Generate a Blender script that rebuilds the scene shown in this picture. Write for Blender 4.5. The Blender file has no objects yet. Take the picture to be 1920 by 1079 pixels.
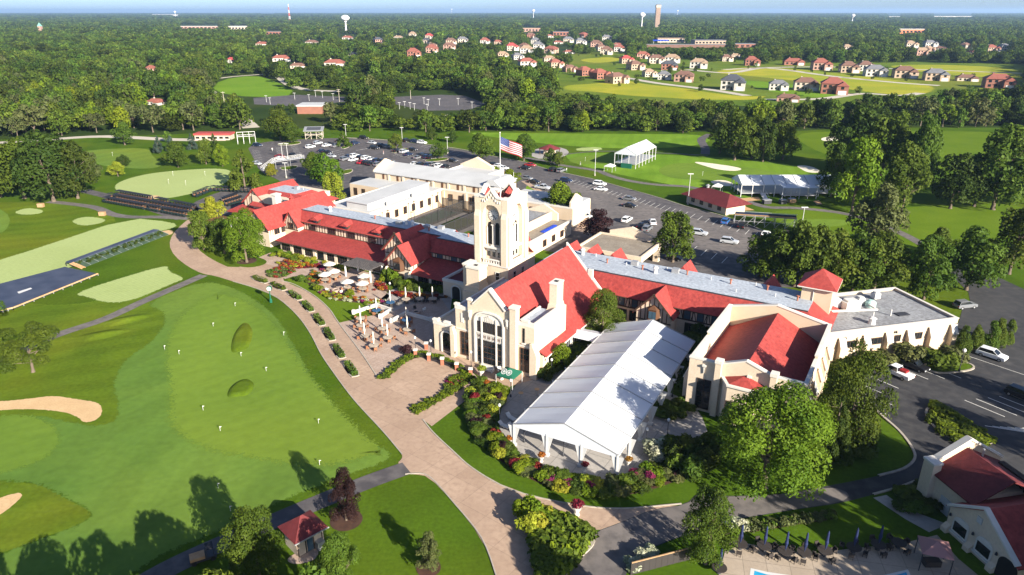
import bpy, bmesh, math, random
import numpy as np
from mathutils import Vector, Matrix
R = math.radians
random.seed(7); RNG = np.random.default_rng(7)
sc = bpy.context.scene
col = sc.collection

# ---------------------------------------------------------------- camera
F, CX, CY, HOR, H = 1310.0, 960.0, 539.5, 21.0, 59.0
TH = math.atan((CY-HOR)/F); ST_, CT_ = math.sin(TH), math.cos(TH)
cam = bpy.data.cameras.new('camera'); co = bpy.data.objects.new('camera', cam); col.objects.link(co)
co.location = (0, 0, H); co.rotation_euler = (R(90)-TH, 0, R(-0.12))
cam.sensor_width = 36; cam.lens = F/1920*36; cam.clip_start = 1; cam.clip_end = 60000
sc.camera = co
# ---------------------------------------------------------------- light
AZ, EL = R(-52), R(22.5)
w = bpy.data.worlds.new('World'); sc.world = w; w.use_nodes = True
nt = w.node_tree; sky = nt.nodes.new('ShaderNodeTexSky'); sky.sky_type = 'NISHITA'; sky.sun_disc = False
sky.sun_elevation = EL; sky.sun_rotation = math.atan2(math.cos(AZ), math.sin(AZ)); sky.altitude = 200
sky.air_density = 0.5; sky.dust_density = 1.0; sky.ozone_density = 3.0
bg = nt.nodes['Background']; bg.inputs['Strength'].default_value = 0.080
nt.links.new(sky.outputs['Color'], bg.inputs['Color'])
sl = bpy.data.lights.new('sun', 'SUN'); sl.energy = 5.0; sl.angle = R(0.5); sl.color = (1.0, 0.93, 0.80)
so = bpy.data.objects.new('sun', sl); col.objects.link(so); so.location = (200, -200, 200)
so.rotation_euler = Vector((-math.cos(EL)*math.cos(AZ), -math.cos(EL)*math.sin(AZ), -math.sin(EL))).to_track_quat('-Z', 'Y').to_euler()
vs = sc.view_settings; vs.view_transform = 'Standard'; vs.look = 'None'; vs.exposure = 1.5; vs.gamma = 1.0; vs.use_curve_mapping = False
sc.render.engine = 'CYCLES'
sc.cycles.max_bounces = 5; sc.cycles.diffuse_bounces = 2; sc.cycles.glossy_bounces = 2; sc.cycles.transmission_bounces = 2
sc.cycles.volume_bounces = 0; sc.cycles.transparent_max_bounces = 12; sc.cycles.caustics_reflective = False; sc.cycles.caustics_refractive = False

# ---------------------------------------------------------------- helpers
def G(u, v, z=0.0):
    "photo pixel -> point on the horizontal plane at height z"
    a = (u-CX)/F; b = (v-CY)/F
    t = (z-H)/(-ST_-b*CT_)
    return Vector((a*t, (CT_-b*ST_)*t, z))
def PX(x, y, z=0.0):
    dz = z-H; f = y*CT_-dz*ST_
    return CX+F*x/f, CY+F*(-(dz*CT_)-y*ST_)/f, F/f
def hgt(u, v, vt):
    "height of something standing at ground pixel (u,v) whose top shows at row vt"
    p = G(u, v); lo, hi = 0.0, 58.0
    for _ in range(40):
        m = (lo+hi)/2
        if PX(p.x, p.y, m)[1] > vt: lo = m
        else: hi = m
    return lo
A0 = R(-31); E1 = Vector((math.cos(A0), math.sin(A0), 0)); E2 = Vector((-math.sin(A0), math.cos(A0), 0)); OO = Vector((0, 140, 0))
def W(s, t, z=0.0): return OO+E1*s+E2*t+Vector((0, 0, z))
def STp(u, v, z=0.0):
    p = G(u, v, z)-OO
    return p.dot(E1), p.dot(E2)

def lin(r, g, b):
    f = lambda c: (c/255/12.92) if c/255 <= .04045 else ((c/255+.055)/1.055)**2.4
    return (f(r), f(g), f(b))
MATS = {}
def mat(name, c, rough=.8, c2=None, scale=1.0, c3=None, bump=0.0, spec=.3, metal=0, emit=None, trans=0, coord='Object', detail=4, wave=None, rnd=0):
    m = bpy.data.materials.new(name); m.use_nodes = True; MATS[name] = m
    n = m.node_tree.nodes; l = m.node_tree.links; b = n['Principled BSDF']
    b.inputs['Roughness'].default_value = rough; b.inputs['Specular IOR Level'].default_value = spec; b.inputs['Metallic'].default_value = metal
    b.inputs['Base Color'].default_value = (*c, 1)
    out = None
    if c2 is not None:
        tc = n.new('ShaderNodeTexCoord' if coord != 'World' else 'ShaderNodeNewGeometry')
        nz = n.new('ShaderNodeTexNoise'); nz.inputs['Scale'].default_value = scale; nz.inputs['Detail'].default_value = detail
        l.new(tc.outputs['Position' if coord == 'World' else coord], nz.inputs['Vector'])
        rp = n.new('ShaderNodeValToRGB'); rp.color_ramp.elements[0].position = .32; rp.color_ramp.elements[1].position = .68
        rp.color_ramp.elements[0].color = (*c, 1); rp.color_ramp.elements[1].color = (*c2, 1)
        l.new(nz.outputs['Fac'], rp.inputs['Fac']); out = rp.outputs['Color']
        if c3 is not None:
            nz2 = n.new('ShaderNodeTexNoise'); nz2.inputs['Scale'].default_value = scale*9; nz2.inputs['Detail'].default_value = 3
            l.new(tc.outputs['Position' if coord == 'World' else coord], nz2.inputs['Vector'])
            rp2 = n.new('ShaderNodeValToRGB'); rp2.color_ramp.elements[0].position = .42; rp2.color_ramp.elements[1].position = .75
            rp2.color_ramp.elements[0].color = (0, 0, 0, 1); rp2.color_ramp.elements[1].color = (1, 1, 1, 1)
            l.new(nz2.outputs['Fac'], rp2.inputs['Fac'])
            mx = n.new('ShaderNodeMixRGB'); l.new(rp2.outputs['Color'], mx.inputs['Fac']); l.new(out, mx.inputs['Color1']); mx.inputs['Color2'].default_value = (*c3, 1)
            out = mx.outputs['Color']
        if bump:
            bp = n.new('ShaderNodeBump'); bp.inputs['Strength'].default_value = bump; bp.inputs['Distance'].default_value = .05
            nb = n.new('ShaderNodeTexNoise'); nb.inputs['Scale'].default_value = scale*14; nb.inputs['Detail'].default_value = 5
            l.new(tc.outputs['Position' if coord == 'World' else coord], nb.inputs['Vector'])
            l.new(nb.outputs['Fac'], bp.inputs['Height']); l.new(bp.outputs['Normal'], b.inputs['Normal'])
    if rnd:
        oi = n.new('ShaderNodeObjectInfo'); hs = n.new('ShaderNodeHueSaturation')
        mr = n.new('ShaderNodeMapRange'); mr.inputs['To Min'].default_value = 1-rnd; mr.inputs['To Max'].default_value = 1+rnd
        l.new(oi.outputs['Random'], mr.inputs['Value']); l.new(mr.outputs['Result'], hs.inputs['Value'])
        if out is None: hs.inputs['Color'].default_value = (*c, 1)
        else: l.new(out, hs.inputs['Color'])
        out = hs.outputs['Color']
    if out is not None: l.new(out, b.inputs['Base Color'])
    if emit: b.inputs['Emission Color'].default_value = (*c, 1); b.inputs['Emission Strength'].default_value = emit
    if trans: b.inputs['Transmission Weight'].default_value = trans
    return m

class MB:
    "collects faces, builds ONE mesh"
    def __init__(s): s.v = []; s.f = []; s.m = []
    def add(s, vs, fs, mi=0):
        o = len(s.v); s.v += [tuple(p) for p in vs]; s.f += [tuple(i+o for i in f) for f in fs]; s.m += [mi]*len(fs); return s
    def box(s, x0, x1, y0, y1, z0, z1, mi=0):
        return s.add([(x0,y0,z0),(x1,y0,z0),(x1,y1,z0),(x0,y1,z0),(x0,y0,z1),(x1,y0,z1),(x1,y1,z1),(x0,y1,z1)],
                     [(3,2,1,0),(4,5,6,7),(0,1,5,4),(1,2,6,5),(2,3,7,6),(3,0,4,7)], mi)
    def obox(s, c, d, h, wd, mi=0):
        "oriented box: centre c, half-length vector d, half width wd, half height h"
        c = Vector(c); d = Vector(d); up = Vector((0,0,1)); n = d.cross(up)
        if n.length < 1e-6: n = Vector((1,0,0))
        n = n.normalized()*wd; u2 = n.cross(d).normalized()*h
        vs = [c+a*d+b*n+e*u2 for e in (-1,1) for a, b in ((-1,-1),(1,-1),(1,1),(-1,1))]
        return s.add(vs, [(3,2,1,0),(4,5,6,7),(0,1,5,4),(1,2,6,5),(2,3,7,6),(3,0,4,7)], mi)
    def bar(s, a, b, r, mi=0):
        a = Vector(a); b = Vector(b); return s.obox((a+b)/2, (b-a)/2, r, r, mi)
    def prism(s, pts, z0, z1, mi=0, cap=True):
        n = len(pts); vs = [(p[0], p[1], z0) for p in pts]+[(p[0], p[1], z1) for p in pts]
        fs = [(i, (i+1) % n, n+(i+1) % n, n+i) for i in range(n)]
        if cap: fs += [tuple(range(n, 2*n)), tuple(reversed(range(n)))]
        return s.add(vs, fs, mi)
    def extr(s, prof, y0, y1, mi=0, axis='y'):
        "profile in (x,z), extruded along y (or (y,z) along x)"
        n = len(prof)
        if axis == 'y': vs = [(p[0], y0, p[1]) for p in prof]+[(p[0], y1, p[1]) for p in prof]
        else: vs = [(y0, p[0], p[1]) for p in prof]+[(y1, p[0], p[1]) for p in prof]
        fs = [(i, (i+1) % n, n+(i+1) % n, n+i) for i in range(n)]+[tuple(range(n, 2*n)), tuple(reversed(range(n)))]
        return s.add(vs, fs, mi)
    def cyl(s, a, b, r0, r1=None, n=8, mi=0, caps=True):
        a = Vector(a); b = Vector(b); r1 = r0 if r1 is None else r1
        d = (b-a).normalized(); x = d.orthogonal().normalized(); y = d.cross(x)
        vs = [a+(x*math.cos(2*math.pi*i/n)+y*math.sin(2*math.pi*i/n))*r0 for i in range(n)]+[b+(x*math.cos(2*math.pi*i/n)+y*math.sin(2*math.pi*i/n))*r1 for i in range(n)]
        fs = [(i, (i+1) % n, n+(i+1) % n, n+i) for i in range(n)]
        if caps: fs += [tuple(range(n, 2*n)), tuple(reversed(range(n)))]
        return s.add(vs, fs, mi)
    def lathe(s, c, prof, n=10, mi=0):
        c = Vector(c); vs = []; fs = []
        for r, z in prof: vs += [c+Vector((r*math.cos(2*math.pi*i/n), r*math.sin(2*math.pi*i/n), z)) for i in range(n)]
        for k in range(len(prof)-1): fs += [(k*n+i, k*n+(i+1) % n, (k+1)*n+(i+1) % n, (k+1)*n+i) for i in range(n)]
        fs += [tuple(range((len(prof)-1)*n, len(prof)*n)), tuple(reversed(range(n)))]
        return s.add(vs, fs, mi)
    def slab(s, quad, th, mi=0):
        "sloping slab: quad of 3-D points, thickness th downwards along z"
        q = [Vector(p) for p in quad]; n = len(q); vs = q+[p-Vector((0,0,th)) for p in q]
        return s.add(vs, [tuple(range(n)), tuple(reversed(range(n, 2*n)))]+[(i, n+i, n+(i+1) % n, (i+1) % n) for i in range(n)], mi)
    def mesh(s, name, mats, smooth=False):
        me = bpy.data.meshes.new(name); me.from_pydata(s.v, [], s.f)
        for m in (mats if isinstance(mats, (list, tuple)) else [mats]): me.materials.append(MATS[m] if isinstance(m, str) else m)
        if any(s.m): me.polygons.foreach_set('material_index', s.m)
        bm = bmesh.new(); bm.from_mesh(me); bmesh.ops.recalc_face_normals(bm, faces=bm.faces); bm.to_mesh(me); bm.free()
        if smooth: me.polygons.foreach_set('use_smooth', [True]*len(me.polygons))
        return me
    def build(s, name, mats, parent=None, smooth=False): return link(name, s.mesh(name, mats, smooth), parent)
def link(name, me, parent=None, loc=None, rz=0, scale=None):
    o = bpy.data.objects.new(name, me); col.objects.link(o)
    if parent is not None: o.parent = parent
    if loc is not None: o.location = loc
    if rz: o.rotation_euler = (0, 0, rz)
    if scale is not None: o.scale = scale
    return o
def tag(o, label=None, cat=None, group=None, kind=None):
    if label: o['label'] = label
    if cat: o['category'] = cat
    if group: o['group'] = group
    if kind: o['kind'] = kind
    return o
def thing(name, label, cat, loc=(0,0,0), rz=0, group=None, scale=None):
    return tag(link(name, None, None, loc, rz, scale), label, cat, group)
def frame(name, label, cat, s=0, t=0, dr=0, group=None):
    "thing in club-house axes"
    return thing(name, label, cat, W(s, t), A0+R(dr), group)
def copy_tree(o, parent=None, label=None, group=None):
    c = o.copy(); col.objects.link(c); c.parent = parent
    if label: c['label'] = label
    if group: c['group'] = group
    for ch in KIDS.get(o.name, None) or list(o.children): copy_tree(ch, c)
    return c
KIDS = {}
_ub = {}
def bx(name, parent, m, c, size, rz=0, rx=0, ry=0):
    "box part sharing one unit-cube mesh per material"
    if m not in _ub: _ub[m] = MB().box(-.5,.5,-.5,.5,-.5,.5).mesh('box_'+m, m)
    o = link(name, _ub[m], parent, c, 0, size); o.rotation_euler = (rx, ry, rz); return o
def chaikin(pts, it=2):
    for _ in range(it):
        q = []
        for i in range(len(pts)):
            a = pts[i]; b = pts[(i+1) % len(pts)]
            q += [(a[0]*.75+b[0]*.25, a[1]*.75+b[1]*.25), (a[0]*.25+b[0]*.75, a[1]*.25+b[1]*.75)]
        pts = q
    return pts
def patch(name, pix, z, m, smooth=2, kind='structure', label=None, cat=None, zc=0):
    "flat sheet on the ground, outline given as photo pixels on the ground"
    pts = [(p.x, p.y) for p in (G(u, v, 0) for u, v in pix)]
    if smooth: pts = chaikin(pts, smooth)
    return patchw(name, pts, z, m, kind, label, cat)
def patchw(name, pts, z, m, kind='structure', label=None, cat=None):
    from mathutils.geometry import delaunay_2d_cdt
    n = len(pts); v, _, f, *_r = delaunay_2d_cdt([Vector(p) for p in pts], [], [list(range(n))], 1, 1e-4)
    fs = []
    for q in f:
        a, b2, c = (v[i] for i in q[:3]); fs.append(tuple(q) if (b2-a).cross(c-a) > 0 else tuple(reversed(q)))
    me = bpy.data.meshes.new(name); me.from_pydata([(p.x, p.y, z) for p in v], [], fs); me.materials.append(MATS[m])
    o = link(name, me); return tag(o, label, cat, None, kind)
def soften(src):
    nm = src+'_soft'
    if nm in MATS: return nm
    m = MATS[src].copy(); m.name = nm; MATS[nm] = m; n = m.node_tree.nodes; l = m.node_tree.links
    at = n.new('ShaderNodeAttribute'); at.attribute_name = 'edge'; g = n.new('ShaderNodeNewGeometry'); nz = n.new('ShaderNodeTexNoise'); nz.inputs['Scale'].default_value = 1.6; nz.inputs['Detail'].default_value = 9; nz.inputs['Roughness'].default_value = .75
    l.new(g.outputs['Position'], nz.inputs['Vector']); a = n.new('ShaderNodeMath'); a.operation = 'MULTIPLY_ADD'; a.inputs[1].default_value = 3.0; a.inputs[2].default_value = -1.5; l.new(nz.outputs['Fac'], a.inputs[0])
    b = n.new('ShaderNodeMath'); b.operation = 'ADD'; l.new(at.outputs['Fac'], b.inputs[0]); l.new(a.outputs[0], b.inputs[1])
    r = n.new('ShaderNodeMapRange'); r.inputs['From Min'].default_value = .46; r.inputs['From Max'].default_value = .54; l.new(b.outputs[0], r.inputs['Value'])
    t = n.new('ShaderNodeBsdfTransparent'); x = n.new('ShaderNodeMixShader'); l.new(r.outputs['Result'], x.inputs['Fac']); l.new(t.outputs[0], x.inputs[1]); l.new(n['Principled BSDF'].outputs[0], x.inputs[2]); l.new(x.outputs[0], n['Material Output'].inputs['Surface'])
    return nm
def spatch(name, pix, z, m, smooth=2, inset=1.6):
    "sheet whose rim dissolves raggedly into the turf below"
    from mathutils.geometry import delaunay_2d_cdt
    pts = [Vector((p.x, p.y)) for p in (G(u, v) for u, v in pix)]; pts = [Vector(p) for p in chaikin([tuple(p) for p in pts], smooth)] if smooth else pts
    if sum(a.cross(b) for a, b in zip(pts, pts[1:]+pts[:1])) < 0: pts.reverse()
    n = len(pts); inn = []; out = []
    for i in range(n):
        d = (pts[(i+1) % n]-pts[i-1]).normalized(); q = Vector((-d.y, d.x)); inn.append(pts[i]+q*inset*.5); out.append(pts[i]-q*inset*.5)
    v, _, f, *_r = delaunay_2d_cdt(inn, [], [list(range(n))], 1, 1e-4); k = len(v); V = [(p.x, p.y, z) for p in v]+[(p.x, p.y, z) for p in inn]+[(p.x, p.y, z-.002) for p in out]; Fs = []
    for q in f:
        a, b, c = (v[i] for i in q[:3]); Fs.append(tuple(q) if (b-a).cross(c-a) > 0 else tuple(reversed(q)))
    Fs += [(k+i, k+n+i, k+n+(i+1) % n, k+(i+1) % n) for i in range(n)]
    me = bpy.data.meshes.new(name); me.from_pydata(V, [], Fs); at = me.attributes.new('edge', 'FLOAT', 'POINT'); at.data.foreach_set('value', np.array([1.6]*(k+n)+[-.6]*n, np.float32)); me.materials.append(MATS[soften(m)])
    return tag(link(name, me), kind='structure')
def ribbon_pts(pts, wd):
    P = [Vector((p[0], p[1])) for p in pts]; L = []; Rr = []
    for i, p in enumerate(P):
        d = (P[min(i+1, len(P)-1)]-P[max(i-1, 0)]).normalized(); n = Vector((-d.y, d.x))*wd/2
        L.append(p+n); Rr.append(p-n)
    return L, Rr
def spline(pts, k=4):
    P = [Vector(p) for p in pts]; P = [P[0]*2-P[1]]+P+[P[-1]*2-P[-2]]; out = []
    for i in range(1, len(P)-2):
        for j in range(k):
            t = j/k; a, b, c, d = P[i-1], P[i], P[i+1], P[i+2]
            out.append(.5*((2*b)+(c-a)*t+(2*a-5*b+4*c-d)*t*t+(3*b-a-3*c+d)*t**3))
    return out+[P[-2]]
def path(name, pix, wd, z, m, world=False):
    pts = [G(u, v).to_2d() for u, v in pix] if not world else [Vector(p) for p in pix]
    pts = spline(pts); L, Rr = ribbon_pts(pts, wd); b = MB(); n = len(L)
    b.add([(*p, z) for p in L]+[(*p, z) for p in Rr], [(i, n+i, n+i+1, i+1) for i in range(n-1)])
    return tag(b.build(name, m), None, None, None, 'structure')
def kerb(name, pix, z0=0, h=.14, wd=.3, m='kerb', closed=False, smooth=2, world=False):
    pts = [(p.x, p.y) for p in (G(u, v) for u, v in pix)] if not world else pix
    pts = chaikin(pts, smooth) if closed else [tuple(p) for p in spline([Vector(p) for p in pts])]
    if closed: pts = pts+[pts[0], pts[1]]
    L, Rr = ribbon_pts(pts, wd); b = MB(); n = len(L)
    b.add([(*p, z0) for p in L]+[(*p, z0+h) for p in L]+[(*p, z0+h) for p in Rr]+[(*p, z0) for p in Rr],
          [(k*n+i, k*n+i+1, (k+1)*n+i+1, (k+1)*n+i) for k in range(3) for i in range(n-1)])
    return tag(b.build(name, m), None, None, None, 'structure')

# ---------------------------------------------------------------- materials
def grass(name, a, b, c, scale, stripes=None, fn=.10):
    m = bpy.data.materials.new(name); m.use_nodes = True; MATS[name] = m
    n = m.node_tree.nodes; l = m.node_tree.links; p = n['Principled BSDF']; p.inputs['Roughness'].default_value = .95; p.inputs['Specular IOR Level'].default_value = .03
    g = n.new('ShaderNodeNewGeometry')
    def noise(sc_, det=5, dist=0):
        q = n.new('ShaderNodeTexNoise'); q.inputs['Scale'].default_value = sc_; q.inputs['Detail'].default_value = det; q.inputs['Distortion'].default_value = dist
        l.new(g.outputs['Position'], q.inputs['Vector']); return q.outputs['Fac']
    def ramp(x, lo, hi, c0, c1):
        r = n.new('ShaderNodeValToRGB'); r.color_ramp.elements[0].position = lo; r.color_ramp.elements[1].position = hi
        r.color_ramp.elements[0].color = (*c0, 1); r.color_ramp.elements[1].color = (*c1, 1); l.new(x, r.inputs['Fac']); return r.outputs['Color']
    def mix(f, x, y, mode='MIX'):
        q = n.new('ShaderNodeMixRGB'); q.blend_type = mode
        for i, k in ((f, 'Fac'), (x, 'Color1'), (y, 'Color2')):
            if isinstance(i, float): q.inputs[k].default_value = i
            elif isinstance(i, tuple): q.inputs[k].default_value = (*i, 1)
            else: l.new(i, q.inputs[k])
        return q.outputs['Color']
    o = ramp(noise(scale, 5, .6), .33, .67, a, b)
    o = mix(ramp(noise(scale*.23, 4, 1.2), .45, .7, (0,0,0), (1,1,1)), o, c)
    fine = ramp(noise(scale*22, 4), .3, .7, (1-fn,1-fn,1-fn), (1+fn,1+fn,1+fn)); o = mix(1.0, o, fine, 'MULTIPLY')
    if stripes:
        wv = n.new('ShaderNodeTexWave'); wv.inputs['Scale'].default_value = stripes[0]; wv.inputs['Distortion'].default_value = stripes[3] if len(stripes) > 3 else 1.5; wv.inputs['Detail'].default_value = 2
        mp = n.new('ShaderNodeMapping'); mp.inputs['Rotation'].default_value = (0, 0, stripes[1]); l.new(g.outputs['Position'], mp.inputs['Vector']); l.new(mp.outputs['Vector'], wv.inputs['Vector'])
        k = stripes[2]; o = mix(1.0, o, ramp(wv.outputs['Fac'], .35, .65, (1-k,1-k,1-k), (1+k,1+k,1+k)), 'MULTIPLY')
    l.new(o, p.inputs['Base Color'])
    bp = n.new('ShaderNodeBump'); bp.inputs['Strength'].default_value = .5; bp.inputs['Distance'].default_value = .12
    l.new(noise(scale*12, 5), bp.inputs['Height']); l.new(bp.outputs['Normal'], p.inputs['Normal'])
    return m
grass('lawn', (.040,.080,.005), (.064,.116,.008), (.084,.118,.009), .09, fn=.16)
grass('rough', (.064,.108,.008), (.098,.145,.011), (.150,.152,.014), .07, (.05, 1.1, .06, 4.0), fn=.14)
grass('fairway', (.074,.142,.024), (.118,.190,.030), (.142,.185,.024), .04, (.03, .5, .04, 7.0), fn=.09)
grass('green', (.096,.165,.022), (.134,.205,.027), (.150,.196,.022), .03, (.10, .9, .02, 3.0), fn=.07)
grass('pale_green', (.290,.350,.130), (.320,.380,.150), (.300,.350,.135), .05, (.3, .55, .04, .6), fn=.05)
grass('course', (.100,.188,.014), (.150,.250,.024), (.125,.210,.020), .05, (.06, .2, .035, 3.0), fn=.08)
grass('meadow', (.260,.270,.020), (.340,.310,.030), (.170,.230,.022), .035, fn=.12)
grass('park', (.105,.200,.012), (.140,.235,.018), (.12,.20,.014), .03)
grass('suburb', (.075,.125,.012), (.120,.165,.018), (.150,.165,.022), .02, fn=.15)
grass('lawn_bright', (.080,.135,.008), (.105,.160,.012), (.09,.14,.010), .08)
grass('forest_floor', (.022,.040,.008), (.038,.062,.012), (.048,.060,.014), .02)
mat('sand', (.50,.33,.17), .9, (.56,.39,.21), .4, (.46,.30,.15), bump=.4, coord='World')
mat('sand_white', (.62,.55,.42), .9, (.70,.63,.50), .4, coord='World')
mat('concrete', (.345,.240,.170), .85, (.42,.30,.215), .16, (.31,.212,.152), bump=.2, coord='World')
mat('concrete_grey', (.30,.275,.25), .85, (.36,.33,.30), .2, (.27,.25,.23), bump=.2, coord='World')
mat('deck', (.36,.29,.22), .8, (.42,.345,.27), .3, (.33,.27,.21), coord='World')
mat('asphalt', (.055,.050,.053), .85, (.090,.080,.080), .06, (.125,.112,.108), bump=.3, coord='World')
mat('asphalt_old', (.115,.102,.096), .85, (.175,.152,.138), .08, (.085,.076,.073), bump=.3, coord='World')
mat('asphalt_dark', (.026,.026,.029), .85, (.045,.044,.046), .07, (.060,.057,.056), bump=.3, coord='World')
mat('paint', (.62,.60,.55), .7)
mat('kerb', (.30,.265,.215), .85, (.38,.335,.275), 1.5, coord='World')
mat('mulch', (.045,.022,.015), .95, (.075,.036,.022), 1.2, coord='World')
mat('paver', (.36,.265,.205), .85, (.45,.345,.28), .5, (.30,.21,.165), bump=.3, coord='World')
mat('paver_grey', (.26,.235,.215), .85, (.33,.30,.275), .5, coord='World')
mat('water', (.01,.03,.03), .05, spec=.6)
mat('pool_water', (.02,.28,.50), .05, (.04,.34,.56), 1.0, spec=.6, coord='World')
mat('road_tan', (.42,.37,.31), .85, (.47,.42,.35), .05, coord='World')
def slabs(name, src, w_, h_, rot, dark=.72, mort=.012):
    m = MATS[src].copy(); m.name = name; MATS[name] = m; n = m.node_tree.nodes; l = m.node_tree.links; p = n['Principled BSDF']
    old = p.inputs['Base Color'].links[0].from_socket; g = n.new('ShaderNodeNewGeometry'); mp = n.new('ShaderNodeMapping'); mp.inputs['Rotation'].default_value = (0, 0, rot)
    b = n.new('ShaderNodeTexBrick'); b.inputs['Scale'].default_value = 1; b.inputs['Brick Width'].default_value = w_; b.inputs['Row Height'].default_value = h_; b.inputs['Mortar Size'].default_value = mort; b.offset = 0
    b.inputs['Color1'].default_value = (1,1,1,1); b.inputs['Color2'].default_value = (.90,.89,.88,1); b.inputs['Mortar'].default_value = (dark,dark,dark,1)
    x = n.new('ShaderNodeMixRGB'); x.blend_type = 'MULTIPLY'; x.inputs['Fac'].default_value = 1; l.new(g.outputs['Position'], mp.inputs['Vector']); l.new(mp.outputs['Vector'], b.inputs['Vector']); l.new(old, x.inputs['Color1']); l.new(b.outputs['Color'], x.inputs['Color2']); l.new(x.outputs['Color'], p.inputs['Base Color'])
slabs('concrete_drive', 'concrete', 4.2, 3.6, R(38), .80, .06); slabs('concrete_slab', 'concrete_grey', 3.4, 3.4, R(31), .62, .05); slabs('deck_slab', 'deck', 2.6, 2.6, R(12), .6, .04); slabs('paver_laid', 'paver', .9, .6, R(31), .75, .03)
# ---------------------------------------------------------------- ground
def sheet(name, r, z, m):
    b = MB(); b.add([(-r,-2000,z),(r,-2000,z),(r,r,z),(-r,r,z)], [(0,1,2,3)]); return tag(b.build(name, m), kind='structure')
sheet('ground', 30000, 0, 'forest_floor')
patch('lawn', [(-700,1400),(-900,600),(-500,262),(0,262),(150,258),(330,252),(470,245),(640,238),(860,246),(1100,246),(1300,248),(1500,246),(1640,240),(1920,240),(2400,300),(2900,600),(2600,1400)], .004, 'lawn', 0)
spatch('rough_grass', [(0,560),(120,575),(230,555),(330,535),(330,600),(300,660),(235,690),(240,800),(150,850),(0,800),(-200,700)], .008, 'rough', 2)
spatch('rough_grass', [(-150,390),(0,378),(120,380),(250,410),(130,450),(0,490),(-150,540)], .008, 'rough', 2)
spatch('rough_grass', [(0,900),(80,905),(130,935),(185,962),(150,985),(80,1010),(0,1040),(-120,1060),(-120,900)], .014, 'rough', 2)
spatch('fairway', [(275,572),(330,545),(385,528),(430,535),(480,560),(520,592),(550,640),(590,712),(640,772),(690,822),(737,850),(727,866),(640,895),(560,925),(480,965),(400,1000),(300,1040),(240,1085),(100,1140),(-60,1100),(-60,1045),(0,1040),(80,1010),(150,985),(185,962),(130,935),(80,905),(0,900),(-90,890),(-90,800),(0,790),(60,775),(130,790),(180,800),(222,790),(228,760),(215,730),(222,700),(240,672),(290,640),(314,605),(310,582)], .018, 'fairway', 2, 2.6)
spatch('putting_green', [(400,548),(330,600),(312,660),(326,735),(318,800),(385,842),(480,858),(560,872),(640,870),(700,852),(722,845),(680,812),(630,760),(580,700),(540,640),(505,592),(460,560)], .026, 'green', 3, 6)
spatch('putting_green', [(-90,800),(0,778),(60,776),(112,800),(115,835),(80,865),(0,890),(-90,890)], .026, 'green', 3, 4)
spatch('range_tee', [(-300,590),(0,488),(60,470),(245,408),(330,417),(335,426),(300,434),(130,503),(0,556),(-300,690)], .02, 'pale_green', 1)
spatch('practice_tee', [(140,552),(200,530),(320,495),(316,508),(352,522),(330,530),(250,565),(200,568),(168,556)], .02, 'pale_green', 2)
spatch('putting_green', [(213,350),(240,335),(300,322),(425,314),(445,328),(425,345),(380,360),(300,376),(235,366)], .02, 'pale_green', 3)
spatch('fairway', [(152,282),(285,276),(287,292),(312,308),(290,318),(205,313),(180,306),(160,294)], .02, 'fairway', 3)
spatch('small_green', [(28,398),(55,389),(87,394),(80,401),(45,403)], .02, 'pale_green', 3)
spatch('small_green', [(134,414),(165,405),(206,411),(190,420),(155,424)], .02, 'pale_green', 3)
spatch('small_green', [(-60,390),(0,388),(24,405),(20,428),(0,440),(-60,445)], .02, 'fairway', 3)
spatch('fairway', [(860,248),(1000,250),(1200,252),(1310,252),(1345,262),(1300,276),(1180,280),(1060,274),(960,262)], .02, 'course', 2)
spatch('fairway', [(1480,250),(1600,246),(1760,246),(1920,250),(1940,300),(1800,330),(1620,300),(1540,290)], .02, 'lawn_bright', 2)  # darker turf colour paints in the dimming towards the frame edge
spatch('fairway', [(1060,285),(1240,290),(1450,300),(1560,330),(1560,380),(1440,380),(1250,345),(1150,325),(1070,305)], .012, 'course', 2)
spatch('fairway', [(1430,392),(1600,398),(1760,385),(1920,380),(1960,430),(1760,480),(1600,450),(1480,430)], .012, 'lawn_bright', 2)  # lens dimming on the right side is painted in by this darker turf
spatch('putting_green', [(1236,318),(1260,307),(1310,306),(1375,311),(1440,319),(1490,334),(1420,337),(1330,338),(1268,336),(1243,328)], .03, 'green', 3)
spatch('putting_green', [(1475,412),(1560,411),(1600,415),(1590,425),(1510,428),(1475,424)], .03, 'green', 3)
spatch('putting_green', [(1062,298),(1120,290),(1180,292),(1150,306),(1085,310)], .03, 'green', 3)
spatch('tee_box', [(1082,278),(1128,276),(1134,282),(1085,284)], .03, 'pale_green', 1)
for i, p in enumerate([[(-80,752),(0,753),(60,747),(105,741),(150,749),(188,754),(196,768),(190,785),(160,794),(150,781),(120,771),(60,766),(0,769),(-80,775)], [(-60,950),(0,934),(38,922),(47,928),(30,945),(0,968),(-60,1000)]]):
    spatch('sand_bunker', p, .035, 'sand', 2, .5)
for p in [[(1298,303),(1340,307),(1398,316),(1385,322),(1350,319),(1325,312)], [(1328,341),(1360,337),(1384,347),(1360,351)], [(1494,310),(1525,312),(1547,324),(1520,325),(1505,318)], [(1541,259),(1575,255),(1580,264),(1546,266)], [(1724,288),(1750,289),(1738,295),(1726,294)], [(1010,1), (1010,1), (1010,1)]][:5]:
    spatch('sand_bunker', p, .035, 'sand_white', 2, .8)
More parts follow.
